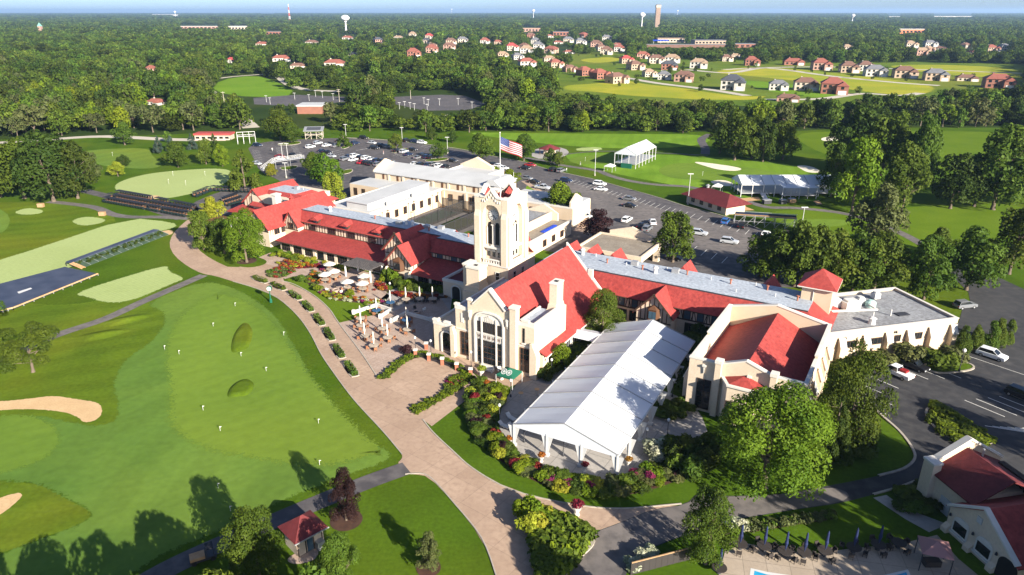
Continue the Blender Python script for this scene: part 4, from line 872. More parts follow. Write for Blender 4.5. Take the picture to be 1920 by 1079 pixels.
# ---- rear buildings
def rear():
    B = Bld('rear_service_block', 'large white-roofed service block around the courtyard behind the wing', 'building', -65, 48)
    B.box('wall', -78.4, -61, 24, 60, 0, 5.3, 'stucco_warm'); B.box('wall', -61, -14, 58.4, 66, 0, 5.3, 'stucco_warm')
    B.box('flat_roof', -78.3, -61.4, 24.1, 60, 5.3, 5.42, 'roof_white'); B.box('flat_roof', -61.4, -14.2, 58.8, 66, 5.3, 5.42, 'roof_white')
    for q in ((-61.5,-60.95,24,58.4),(-61,-14,58.35,58.85),(-78.45,-78,24,60),(-78.4,-61,23.9,24.3)): B.box('parapet', *q, 5.3, 5.75, 'stone_trim')
    B.box('clerestory', -72, -64, 26.5, 55.5, 5.4, 7.4, 'roof_white'); B.poly('clerestory_roof', [(-72.3,26.2,7.4),(-63.7,26.2,7.4),(-63.7,55.8,7.9),(-72.3,55.8,7.9)], .2, 'roof_white')
    for t in (34, 46): b = MB(); b.cyl((-62.6,t,5.4), (-62.6,t,6.6), .7, n=10); B.mb('roof_fan', b, 'white')
    for t in (27.5,31.5,35.5,39.5,43.5,47.5,51.5,55.5): B.win(-60.93, t, 2.0, 1.3, 2.0, 'R', 2, 1, 'brown_frame')
    for a in (-57.5,-53.5,-49.5,-45.5,-41,-36.5,-32,-27.5,-23): B.win(a, 58.33, 2.2, 1.4, 2.0, 'F', 2, 1, 'brown_frame')
    for a in (-60.2,-51.5,-47.6,-38.5,-29.8): B.box('pilaster', a-.4, a+.4, 57.9, 58.4, 0, 5.2, 'stucco_warm')
    B.box('terracotta_path', -60.9, -20, 57.0, 58.3, .02, .12, 'tan_wood')
    # long rear range
    B.box('range_wall', -90.5, -40, 60, 70, 0, 7.8, 'stucco_warm'); B.poly('range_roof', [(-90.8,59.5,7.8),(-39.8,59.5,7.8),(-39.8,70.4,9.3),(-90.8,70.4,9.3)], .25, 'roof_white')
    b = MB(); b.extr([(59.6,7.6),(70.3,7.6),(70.3,9.2),(66,11.2),(62,9.4),(59.6,8.1)], -91, -90.3, axis='x'); B.mb('gable_wall', b, 'stucco')
    for i in range(8): a = -87+i*6.2; B.box('recess', a, a+.7, 59.86, 60, 5.6, 7.3, 'brown_frame'); B.box('pilaster', a+2.4, a+3.2, 59.7, 60, 5.3, 7.7, 'stucco')
    B.box('low_range', -93, -78.5, 50, 60.2, 0, 5.2, 'stucco_warm'); B.box('flat_roof', -92.9, -78.5, 50.1, 60, 5.2, 5.35, 'roof_white')
    for a in (-90.5,-87): B.win(a, 49.98, 1.8, 1.3, 2.2, 'F', 2, 1, 'brown_frame')
    B.box('low_range', -75, -58, 70, 92, 0, 5.6, 'stucco_warm'); B.box('flat_roof', -74.9, -58.1, 70.2, 92, 5.6, 5.75, 'roof_white')
    b = MB(); b.extr([(-76,0),(-62,0),(-62,6.6),(-69,9.6),(-76,6.6)], 90.5, 92); B.mb('gable_wall', b, 'stucco')
    for q in ((-75,-74.6,70,90),(-58.4,-58,70,92)): B.box('parapet', *q, 5.6, 6.4, 'stone_trim')
    b = MB(); b.extr([(58.6,5.4),(66,5.4),(66,7.2),(62.2,9.2),(58.6,7.2)], -15.2, -14.6, axis='x'); B.mb('gable_wall', b, 'stucco')
    B.box('low_range', -38, -14.6, 64, 72, 0, 5.5, 'stucco_warm'); B.box('flat_roof', -38, -14.8, 64, 72, 5.5, 5.65, 'roof_white')
    b = MB(); b.extr([(-46,8.4),(-39.8,8.4),(-42,10.2),(-44,10.2)], 60, 70); B.mb('range_hip', b, 'roof_white')
rear()
def rear2():
    B = Bld('garage_block', 'flat-roofed cream block with gabled end and blue tarpaulin behind the tower', 'building', -16, 45)
    B.box('wall', -24, -16.5, 30, 50, 0, 5.6, 'stucco'); B.box('flat_roof', -23.9, -16.8, 30, 50, 5.6, 5.75, 'roof_silver2')
    b = MB(); b.extr([(-24,0),(-14.6,0),(-14.6,5.9),(-19,8.2),(-24,6.2)], 50, 50.7); B.mb('gable_wall', b, 'stucco')
    B.box('parapet', -16.9, -16.4, 30, 50, 5.6, 6.3, 'stucco')
    B.box('wall', -16.5, -11.2, 28, 52, 0, 3.7, 'stucco'); B.box('flat_roof', -16.4, -11.6, 28.2, 51.8, 3.7, 3.85, 'roof_gravel'); B.box('parapet', -11.7, -11.1, 28, 52, 3.7, 4.2, 'stone_trim')
    B.box('tarpaulin', -13.4, -12.4, 38, 45.5, 3.87, 4.15, 'blue')
    for t in (36, 41, 46): B.win(-11.08, t, 1.0, 1.6, 1.6, 'R', 2, 1, 'brown_frame')
    b = MB(); b.extr([(27.5,3.4),(30.5,3.4),(29,5.6)], -17, -12, axis='x'); B.mb('small_roof', b, 'red_roof')
rear2()
def porte():
    B = Bld('porte_cochere', 'flat gravel-roofed entrance canopy on cream piers beside the car park', 'canopy', 10, 36)
    B.box('roof', 1.7, 18.2, 29.5, 43, 4.2, 4.6, 'roof_gravel'); b = MB()
    for q in ((1.5,18.4,29.2,29.7),(1.5,18.4,42.8,43.3),(1.5,2.0,29.7,42.8),(17.9,18.4,29.7,42.8)): b.box(*q, 3.6, 5.0)
    B.mb('fascia', b, 'stucco')
    for a in (2.2, 17.6):
        for t in (30, 42.4): B.box('pier', a-.7, a+.7, t-.7, t+.7, 0, 3.7, 'stucco')
    b = MB(); b.extr([(4.2,0),(16.4,0),(16.4,5.6),(10.2,7.6),(4.2,5.9)], 43.3, 43.9); B.mb('gable_wall', b, 'stucco')
    B.box('wall', 8, 16.2, 20, 29.4, 0, 4.0, 'stucco'); B.box('flat_roof', 8.1, 16.1, 20, 29.2, 4.0, 4.1, 'roof_gravel')
porte()
# ---- the big marquee
def clearspan(name, label, s0, t0, ang, Wd, Ln, he, hr, bays, base=0, legs=True, m='vinyl', skirt=True):
    t = thing(name, label, 'tent', W(s0, t0, 0) if not isinstance(s0, Vector) else s0, ang)
    for sg in (-1, 1):
        for i in range(bays):
            y0 = Ln*i/bays; y1 = Ln*(i+1)/bays; b = MB(); n = 6
            for k in range(n):   # slightly sagging fabric panel
                f0, f1 = k/n, (k+1)/n; P = lambda f, y, sag: (sg*(Wd/2+.1)*(1-f), y, base+he+(hr-he)*f-sag*.16*math.sin(math.pi*f))
                for j in range(3):
                    g0, g1 = j/3, (j+1)/3; s0_, s1_ = math.sin(math.pi*g0), math.sin(math.pi*g1)
                    b.add([P(f0, y0+(y1-y0)*g0, s0_), P(f1, y0+(y1-y0)*g0, s0_), P(f1, y0+(y1-y0)*g1, s1_), P(f0, y0+(y1-y0)*g1, s1_)], [(0,1,2,3)])
            b.build('roof_panel', m, t, True)
        for i in range(bays+1):
            y = Ln*i/bays; b = MB(); b.bar((sg*(Wd/2+.12), y, base+he+.03), (0, y, base+hr+.05), .07); b.build('rafter', 'metal_grey', t)
            MB().bar((sg*Wd/2, y, 0), (sg*Wd/2, y, base+he), .1).build('leg', 'white', t)
        MB().bar((sg*(Wd/2+.1), 0, base+he-.05), (sg*(Wd/2+.1), Ln, base+he-.05), .1).build('eave_beam', 'white', t)
    for y in (0, Ln):
        b = MB(); b.extr([(-Wd/2,base+he-.35),(Wd/2,base+he-.35),(Wd/2,base+he),(0,base+hr-.05),(-Wd/2,base+he)], y-.04, y+.04); b.build('gable_panel', m, t)
        for x in (-Wd/6, Wd/6): MB().bar((x, y, 0), (x, y, base+he), .1).build('leg', 'white', t)
    return t
mq = clearspan('marquee', 'huge white clear-span marquee standing on the terrace beside the great hall', 35.9, -45.4, A0+R(2.6), 15.8, 39.5, 3.6, 6.1, 8)
def drape(parent, x, y, h):
    b = MB(); 
    for sg in (-1, 1): b.add([(x+sg*.9,y,h),(x+sg*.9,y+.1,h),(x+sg*.15,y+.1,.35),(x+sg*.15,y,.35),(x+sg*.05,y+.05,h)], [(0,4,3),(1,2,4),(0,1,4),(0,3,2,1)])
    b.box(x-.35,x+.35,y-.3,y+.35,0,.4); b.build('tied_curtain', 'white', parent)
for x in (-7.9, -2.6, 2.6, 7.9): drape(mq, x, 0, 3.3)
for i in range(1, 8): drape(mq, 7.9, 39.5*i/8, 3.3); drape(mq, -7.9, 39.5*i/8, 3.3)
lk = thing('canopy_awning', 'small white awning linking the hall to the marquee', 'awning', W(24.2, -12), A0+R(2.6))
MB().slab([(-2.6,-2.2,3.1),(2.6,-2.2,3.1),(2.6,0,3.7),(-2.6,0,3.7)], .08).build('roof_panel', 'vinyl', lk); MB().slab([(-2.6,0,3.7),(2.6,0,3.7),(2.6,2.2,3.1),(-2.6,2.2,3.1)], .08).build('roof_panel', 'vinyl', lk)
for x in (-2.5, 2.5):
    for y in (-2.1, 2.1): MB().bar((x,y,0), (x,y,3.05), .06).build('leg', 'white', lk)

# ================================================================ trees
def leafmat(name, c, c2, tr=.28, rnd=.18):
    m = bpy.data.materials.new(name); m.use_nodes = True; MATS[name] = m
    n = m.node_tree.nodes; l = m.node_tree.links; p = n['Principled BSDF']; p.inputs['Roughness'].default_value = .6; p.inputs['Specular IOR Level'].default_value = .10
    at = n.new('ShaderNodeAttribute'); at.attribute_name = 'tint'
    rp = n.new('ShaderNodeValToRGB'); rp.color_ramp.elements[0].color = (*c, 1); rp.color_ramp.elements[1].color = (*c2, 1); l.new(at.outputs['Fac'], rp.inputs['Fac'])
    oi = n.new('ShaderNodeObjectInfo'); hs = n.new('ShaderNodeHueSaturation')
    mr = n.new('ShaderNodeMapRange'); mr.inputs['To Min'].default_value = 1-rnd; mr.inputs['To Max'].default_value = 1+rnd; l.new(oi.outputs['Random'], mr.inputs['Value'])
    mh = n.new('ShaderNodeMapRange'); mh.inputs['To Min'].default_value = .475; mh.inputs['To Max'].default_value = .512
    ml = n.new('ShaderNodeMath'); ml.operation = 'MULTIPLY'; ml.inputs[1].default_value = 7.31; fr = n.new('ShaderNodeMath'); fr.operation = 'FRACT'
    l.new(oi.outputs['Random'], ml.inputs[0]); l.new(ml.outputs[0], fr.inputs[0]); l.new(fr.outputs[0], mh.inputs['Value'])
    l.new(rp.outputs['Color'], hs.inputs['Color']); l.new(mr.outputs['Result'], hs.inputs['Value']); l.new(mh.outputs['Result'], hs.inputs['Hue'])
    l.new(hs.outputs['Color'], p.inputs['Base Color'])
    tl = n.new('ShaderNodeBsdfTranslucent'); l.new(hs.outputs['Color'], tl.inputs['Color'])
    mx = n.new('ShaderNodeMixShader'); mx.inputs['Fac'].default_value = tr; l.new(p.outputs[0], mx.inputs[1]); l.new(tl.outputs[0], mx.inputs[2])
    l.new(mx.outputs[0], n['Material Output'].inputs['Surface'])
leafmat('leaf_bright', (.060,.110,.006), (.150,.205,.012))
leafmat('leaf_mid', (.038,.074,.009), (.102,.148,.017), .32)
leafmat('leaf_dark', (.025,.050,.008), (.068,.100,.015), .32)
leafmat('leaf_olive', (.050,.065,.020), (.110,.125,.040))
leafmat('leaf_lime', (.130,.170,.012), (.260,.270,.025))
leafmat('leaf_purple', (.016,.008,.009), (.042,.018,.018))
leafmat('leaf_blue', (.035,.060,.045), (.085,.120,.100))
leafmat('leaf_wood', (.026,.058,.008), (.110,.162,.018), .34, rnd=.6)
leafmat('leaf_maple', (.040,.088,.006), (.108,.172,.012))
leafmat('leaf_red', (.10,.014,.010), (.24,.034,.024)); leafmat('leaf_pink', (.13,.012,.05), (.24,.035,.10)); leafmat('leaf_orange', (.20,.07,.012), (.36,.17,.018)); leafmat('leaf_flower', (.16,.20,.08), (.58,.58,.42))
mat('bark', (.10,.075,.055), .95, (.15,.115,.085), 3)

def leaf_geo(lobes, n, size, up=.35, seed=0, inner=.72):
    "diamond leaf sprays on the skins of many lobes; returns vertex array, tint array"
    r = np.random.default_rng(seed); lob = np.array(lobes); wts = lob[:,3]**2; wts /= wts.sum()
    idx = r.choice(len(lob), int(n*1.9), p=wts)
    d = r.normal(size=(len(idx),3)); d /= np.linalg.norm(d, axis=1)[:,None]; d[:,2] = np.where(d[:,2] < -.45, -d[:,2], d[:,2])
    rad = lob[idx,3]*r.uniform(inner, 1.08, len(idx)); p = lob[idx,:3]+d*rad[:,None]
    # drop sprays buried deep inside another lobe
    keep = np.ones(len(p), bool)
    for L in lob:
        q = np.linalg.norm(p-L[:3], axis=1) < L[3]*.52; keep &= ~q
    p = p[keep][:n]; d = d[keep][:n]; idx = idx[keep][:n]; m = len(p)
    nn = d+r.normal(size=(m,3))*.55+np.array([0,0,up]); nn /= np.linalg.norm(nn, axis=1)[:,None]
    a = np.cross(nn, r.normal(size=(m,3))); a /= np.linalg.norm(a, axis=1)[:,None]; b = np.cross(nn, a)
    sz = size*r.uniform(.6, 1.35, m)[:,None]
    v = np.stack([p-a*sz, p-b*sz*.62+nn*sz*.18, p+a*sz, p+b*sz*.62+nn*sz*.18], 1).reshape(-1,3)
    lt = r.uniform(0, .55, len(lob))
    t = np.clip(lt[idx]+r.uniform(0, .45, m), 0, 1)
    return v, np.repeat(t, 4)
def leaf_mesh(name, v, t, m):
    k = len(v)//4; me = bpy.data.meshes.new(name); me.vertices.add(len(v)); me.vertices.foreach_set('co', v.astype(np.float32).ravel())
    me.loops.add(4*k); me.loops.foreach_set('vertex_index', np.arange(4*k, dtype=np.int32)); me.polygons.add(k)
    me.polygons.foreach_set('loop_start', np.arange(0, 4*k, 4, dtype=np.int32)); 
    at = me.attributes.new('tint', 'FLOAT', 'POINT'); at.data.foreach_set('value', t.astype(np.float32))
    me.materials.append(MATS[m]); me.update(calc_edges=True); me.validate(); return me
def crown_lobes(kind, seed):
    "unit tree: height 1, crown width about 1"
    r = random.Random(seed); L = []
    if kind == 'round':
        for i in range(40):
            z = r.uniform(.15, .92); f = (z-.06)/.94; w_ = .46*math.sin(math.pi*min(1, max(.05, f))**.75)**.7
            a = r.uniform(0, 6.283); q = w_*r.uniform(.35, .95); L.append((q*math.cos(a), q*math.sin(a), z, r.uniform(.10, .17)))
        L.append((0,0,.6,.25)); L.append((0,0,.85,.13))
    elif kind == 'tall':
        for i in range(44):
            z = r.uniform(.12, .93); w_ = .42*(1-((z-.42)/.58)**2)**.6 if abs(z-.42) < .58 else .05
            a = r.uniform(0, 6.283); q = w_*r.uniform(.4, 1.0); L.append((q*math.cos(a), q*math.sin(a), z, r.uniform(.09, .15)))
        L.append((0,0,.5,.22)); L.append((0,0,.9,.10))
    elif kind == 'spread':
        for i in range(36):
            z = r.uniform(.34, .92); w_ = .52*math.sin(math.pi*min(1, (z-.18)/.86))**.5
            a = r.uniform(0, 6.283); q = w_*math.sqrt(r.uniform(.1, 1.0)); L.append((q*math.cos(a), q*math.sin(a), z, r.uniform(.08, .14)))
    elif kind == 'cone':
        for i in range(46):
            z = r.uniform(.06, .97); w_ = .5*(1-z)**.85; a = r.uniform(0, 6.283); q = w_*r.uniform(.55, .95); L.append((q*math.cos(a), q*math.sin(a), z, .035+.10*(1-z)))
    elif kind == 'column':
        for i in range(22):
            z = r.uniform(.08, .95); a = r.uniform(0, 6.283); q = .28*min(1, (1-z)*2.2)*r.uniform(.4, 1); L.append((q*math.cos(a), q*math.sin(a), z, .10+.10*min(1, (1-z)*2)))
    elif kind == 'bush':
        for i in range(14):
            a = r.uniform(0, 6.283); q = .36*math.sqrt(r.random()); L.append((q*math.cos(a), q*math.sin(a), .25+.5*r.random()*(1-q), r.uniform(.18, .30)))
    return L
def trunk_mesh(kind, lobes, seed):
    b = MB(); r = random.Random(seed); h = {'round': .5, 'tall': .6, 'spread': .5, 'cone': .9, 'column': .5, 'bush': .2}[kind]
    x = y = 0; z = 0; rr = .028
    pts = [(0,0,-.01,.040), (.004,.002,.06,.026), (.012,-.006,.25,.021), (.004,.01,h,.012)]
    for p, q in zip(pts[:-1], pts[1:]): b.cyl(p[:3], q[:3], p[3], q[3], 7, caps=False)
    if kind in ('round', 'tall', 'spread'):
        for L in r.sample(lobes, min(11, len(lobes))):
            z0 = r.uniform(.2, h*.9); m = ((L[0]*.45), (L[1]*.45), z0+(L[2]-z0)*.35+.02)
            b.cyl((.006,0,z0), m, .011, .007, 5, caps=False); b.cyl(m, L[:3], .007, .002, 5, caps=False)
    return b.mesh('trunk', 'bark', True)
PROTO = {}
def proto(kind, lod, var):
    k = (kind, lod, var)
    if k not in PROTO:
        seed = hash((len(kind), ord(kind[0]), var)) % 9999; lob = crown_lobes(kind, seed)
        n, sz = {'xhi': (24000, .0118), 'hi': (15000, .0145), 'mid': (5600, .0255), 'lo': (1100, .050), 'far': (190, .112), 'bush': (900, .085), 'bush_lo': (300, .14)}[lod]
        v, t = leaf_geo(lob, n, sz, seed=seed); PROTO[k] = (leaf_mesh('crown', v, t, 'leaf_mid'), trunk_mesh(kind, lob, seed) if lod not in ('bush', 'bush_lo') else None)
    return PROTO[k]
def setmat(o, m):
    s = o.material_slots[0]; s.link = 'OBJECT'; s.material = MATS[m]
def tree(p, h, wd, kind='round', m='leaf_mid', label='', lod='mid', var=0, cat='tree', name='tree', group=None, rz=None):
    t = thing(name, label, cat, p, random.uniform(0, 6.28) if rz is None else rz, group, (wd, wd, h))
    cr, tk = proto(kind, lod, var); o = link('crown', cr, t); setmat(o, m)
    if tk: link('trunk', tk, t)
    return t
def treepx(u, vb, vt, wpx, kind, m, label, lod='mid', var=0, name='tree', cat='tree', group=None):
    p = G(u, vb); h = hgt(u, vb, vt); sc_ = PX(p.x, p.y, h*.5)[2]
    return tree(p, h, wpx/sc_/.98, kind, m, label, lod, var, cat, name, group)
T = [ # u, base row, top row, crown width in px, kind, leaves, lod, label
 (1435,914,726,240,'round','leaf_maple','xhi','big bright green maple in front of the ballroom gable'),
 (1588,842,652,124,'round','leaf_mid','hi','tall dense tree at the corner of ballroom and annex'),
 (1557,872,742,84,'cone','leaf_dark','hi','dark broad spruce on the bank behind the big maple'),
 (1325,1058,930,108,'tall','leaf_mid','hi','leafy tree at the road fork beside the pool fence'),
 (652,976,886,66,'tall','leaf_purple','hi','dark purple-leaved maple in a mulch ring beside the shed'),
 (490,1085,962,118,'round','leaf_mid','hi','round tree beside the red-roofed shed on the path side'),
 (645,1100,1006,92,'round','leaf_mid','hi','bright round tree behind the paved circle of the shed'),
 (806,1066,1006,54,'tall','leaf_olive','mid','thin sparse young tree alone on the lawn by the drive'),
 (1131,640,552,86,'round','leaf_mid','hi','round tree tucked between the red hall roof and the marquee'),
 (1052,692,646,48,'round','leaf_bright','mid','small bright tree under the red lean-to roof'),
 (66,697,618,108,'spread','leaf_mid','hi','spreading pale-trunked tree beside the cart path'),
 (-25,660,560,90,'spread','leaf_mid','hi','leafy tree cut off by the picture edge near the dark platform'),
 (466,492,396,88,'round','leaf_maple','hi','full bright tree in a mulch ring before the end gable'),
 (386,468,396,52,'tall','leaf_mid','mid','dark upright tree beside the pergola on the drive bend'),
 (424,475,415,60,'round','leaf_mid','mid','low tree squeezed between pergola and end gable'),
 (404,412,370,48,'round','leaf_lime','mid','round yellow-green tree in front of the cart yard'),
 (614,352,288,66,'round','leaf_maple','mid','bright round tree behind the wing near the car park'),
 (630,378,324,50,'tall','leaf_lime','mid','yellowish tree right behind the silver-roofed wing'),
 (588,330,288,44,'round','leaf_mid','mid','dark round tree beside the bright one in the car park'),
 (1125,455,394,68,'round','leaf_purple','mid','dark purple tree next to the entrance canopy'),
 (1264,492,400,84,'tall','leaf_mid','mid','tall loose tree beside the entrance canopy pier'),
 (1056,410,344,78,'round','leaf_maple','mid','broad bright tree between garage block and parked cars'),
 (50,372,262,110,'round','leaf_mid','mid','huge dark tree at the left of the clump above the range'),
 (105,378,256,120,'round','leaf_dark','mid','tallest dark tree in the clump above the range'),
 (150,372,272,90,'tall','leaf_dark','mid','dark tree at the right of the clump above the range'),
 (5,370,268,100,'round','leaf_dark','mid','dark tree at the far end of the clump above the range'),
 (178,336,288,40,'round','leaf_olive','mid','reddish olive small tree behind the dark clump'),
 (225,331,304,31,'round','leaf_lime','mid','small lime-yellow tree between the two practice greens'),
 (237,312,291,26,'round','leaf_dark','mid','small dark tree behind the lime-yellow one'),
 (338,314,268,50,'round','leaf_mid','mid','round tree at the end of the far practice green'),
 (421,312,272,30,'tall','leaf_bright','mid','slim bright tree by the far practice green'),
 (390,308,262,34,'tall','leaf_mid','mid','slim mid-green tree behind the slim bright one'),
 (302,288,254,24,'cone','leaf_blue','mid','blue spruce nearest the far practice green'),
 (326,284,254,24,'cone','leaf_blue','mid','second blue spruce in the row behind the practice green'),
 (364,280,250,24,'cone','leaf_blue','mid','blue spruce in front of the red-roofed lodge'),
 (408,290,250,26,'cone','leaf_dark','mid','dark spruce beside the red-roofed lodge'),
 (238,272,231,44,'round','leaf_mid','mid','round pale-topped tree on the lane'),
 (463,354,280,76,'cone','leaf_mid','mid','broad cone-shaped tree between practice green and end block'),
 (513,331,308,24,'round','leaf_lime','mid','small lime tree by the footbridge ramp in the car park'),
 (549,268,232,44,'round','leaf_mid','mid','tree on the kerbed island next to the timber stand'),
 (530,262,205,66,'round','leaf_mid','mid','large pale tree behind the car park island'),
 (648,276,245,28,'cone','leaf_mid','mid','cone-shaped tree on a small car park island'),
 (746,282,252,29,'round','leaf_mid','mid','round tree on the middle car park island'),
 (826,298,268,34,'round','leaf_mid','mid','round tree on the car park island beside the white roof'),
 (813,262,240,24,'round','leaf_dark','mid','dark tree on the verge above the parked cars'),
 (851,268,245,22,'round','leaf_dark','mid','second dark tree on the verge above the parked cars'),
 (904,300,250,54,'round','leaf_mid','mid','leafy tree behind the flag'),
 (985,302,255,46,'round','leaf_mid','mid','tree at the start of the course path'),
 (1035,310,280,26,'round','leaf_mid','mid','small tree beside the octagonal hut'),
 (1050,312,285,24,'round','leaf_mid','mid','second small tree beside the octagonal hut'),
 (930,345,315,40,'round','leaf_bright','mid','bright low tree behind the tower'),
 (960,345,318,44,'round','leaf_bright','mid','bright tree between tower and parked pick-up'),
 (1380,301,208,84,'round','leaf_mid','mid','large tree with forked trunk beyond the green'),
 (1352,288,228,50,'tall','leaf_mid','mid','tree left of the fork-trunked one'),
 (1412,298,222,56,'tall','leaf_mid','mid','upright tree with a bare pale trunk beyond the green'),
 (1433,304,225,54,'tall','leaf_dark','mid','dark upright tree beyond the green'),
 (1470,300,232,60,'round','leaf_mid','mid','round tree at the end of the row beyond the green'),
 (1600,325,206,100,'round','leaf_dark','mid','tall dark tree rising over the white pavilion end'),
 (1655,330,212,110,'round','leaf_mid','mid','massive dark tree behind the yellow-green one'),
 (1600,400,268,100,'round','leaf_bright','mid','yellow-green tree overlapping the pavilion end'),
 (1692,400,275,96,'round','leaf_mid','mid','massive tree with a pale trunk on the fairway edge'),
 (1725,345,215,70,'round','leaf_mid','mid','dark tree in shadow on the fairway edge'),
 (1560,370,275,60,'round','leaf_mid','mid','tree overhanging the white pavilion'),
 (1640,475,352,104,'round','leaf_olive','mid','olive tinted tree standing by the cart path'),
 (1785,392,290,96,'round','leaf_dark','mid','dark oak with a leaning trunk on the fairway'),
 (1865,394,245,130,'round','leaf_mid','mid','wide oak with a thick leaning trunk'),
 (1830,388,296,96,'round','leaf_mid','mid','dark oak between the two leaning ones'),
 (1935,385,250,110,'round','leaf_mid','mid','dark oak cut by the picture edge'),
 (1462,530,434,88,'tall','leaf_mid','mid','oak squeezed between the first and tallest of the car park row'),
 (1528,545,432,92,'round','leaf_mid','mid','oak right of the tallest in the car park row'),
 (1600,548,440,96,'round','leaf_mid','mid','oak over the back of the stair tower'),
 (1428,520,446,92,'round','leaf_mid','mid','first oak of the row beside the car park'),
 (1492,538,424,112,'round','leaf_mid','mid','tallest oak of the row beside the car park'),
 (1560,545,438,108,'round','leaf_mid','mid','third oak of the row, behind the stair tower'),
 (1640,548,446,112,'round','leaf_mid','mid','last oak of the row, behind the annex roof'),
 (1735,562,452,90,'tall','leaf_mid','mid','tall tree behind the corner of the annex'),
 (1815,545,428,110,'round','leaf_mid','mid','grey-green tree over the service road'),
 (1895,515,398,110,'round','leaf_mid','mid','dark tree over the bend of the service road'),
 (1760,500,430,70,'round','leaf_mid','mid','tree behind the grey-green one at the road'),
]
for i, (u, vb, vt, wp, kd, m, lod, lab) in enumerate(T): treepx(u, vb, vt, wp, kd, m, lab, lod, i % 3)
# trees standing just outside the view, whose shadows reach into it
for i, (x, y, h) in enumerate([(15,48,10),(-17,47,13),(-22,44,12),(-27,48,12),(-33,45,12),(-39,44,11),(-46,46,10),(64,54,15),(72,62,14),(80,52,17),(60,42,14),(92,66,16),(98,80,15),(52,42,11),(72,47,20),(81,53,20),(63,41,19)]):
    tree((x, y, 0), h, h*.75, 'round', 'leaf_mid', 'leafy tree just beyond the edge of the grounds', 'mid', i % 3, group='trees around the edge of the grounds')

# shrubs and clipped plants
SHR = []
def shrub(p, h, wd, m, label, group, var=0, name='shrub', lod='bush', kind='bush'):
    o = tag(link(name, proto(kind, lod, var)[0], None, p, random.uniform(0, 6.28), (wd, wd, h)), label, name.replace('_', ' '), group); setmat(o, m); return o
def shrubpx(u, v, h, wd, m, label, group=None, var=0, **k): return shrub(G(u, v), h, wd, m, label, group, var, **k)
# ---------------------------------------------------------------- woods
def inpoly(U, V, poly):
    c = np.zeros(len(U), bool); n = len(poly)
    for i in range(n):
        (x1, y1), (x2, y2) = poly[i], poly[(i+1) % n]
        if y1 == y2: continue
        s = ((y1 > V) != (y2 > V)) & (U < (x2-x1)*(V-y1)/(y2-y1)+x1); c ^= s
    return c
def nearline(U, V, pts, wd):
    c = np.zeros(len(U), bool)
    for (x1, y1), (x2, y2) in zip(pts[:-1], pts[1:]):
        d = np.array([x2-x1, y2-y1]); t = np.clip(((U-x1)*d[0]+(V-y1)*d[1])/(d@d), 0, 1)
        c |= np.hypot(U-(x1+t*d[0]), (V-(y1+t*d[1]))*2.5) < wd
    return c
FRONT = [(-600,266),(0,262),(90,256),(200,250),(330,252),(430,246),(480,242),(560,236),(640,246),(760,249),(860,250),(1000,250),(1200,252),(1310,252),(1330,246),(1360,252),(1480,248),(1560,244),(1640,240),(1700,238),(1800,240),(2600,246)]
CLEAR = [[(398,182),(412,146),(480,137),(525,150),(575,182),(480,186)], [(470,202),(478,176),(560,170),(650,176),(672,194),(560,204)], [(735,210),(740,176),(830,172),(880,175),(925,200),(880,210)],
 [(1030,176),(1050,150),(1180,143),(1300,160),(1450,178),(1430,196),(1250,192),(1110,180)], [(1310,142),(1360,122),(1500,120),(1700,118),(1930,122),(1930,168),(1780,168),(1740,184),(1640,182),(1600,192),(1430,192),(1380,150)], [(1070,122),(1080,106),(1150,100),(1190,112),(1120,124)],
 [(1110,152),(1130,120),(1300,112),(1420,125),(1400,145),(1230,152)], [(560,232),(570,196),(600,200),(610,232)]]
ROADS = [[(240,48),(262,62),(285,72),(292,82),(318,108),(345,128),(372,150),(405,180),(440,208),(475,240)], [(484,112),(520,140),(560,165),(640,172)]]
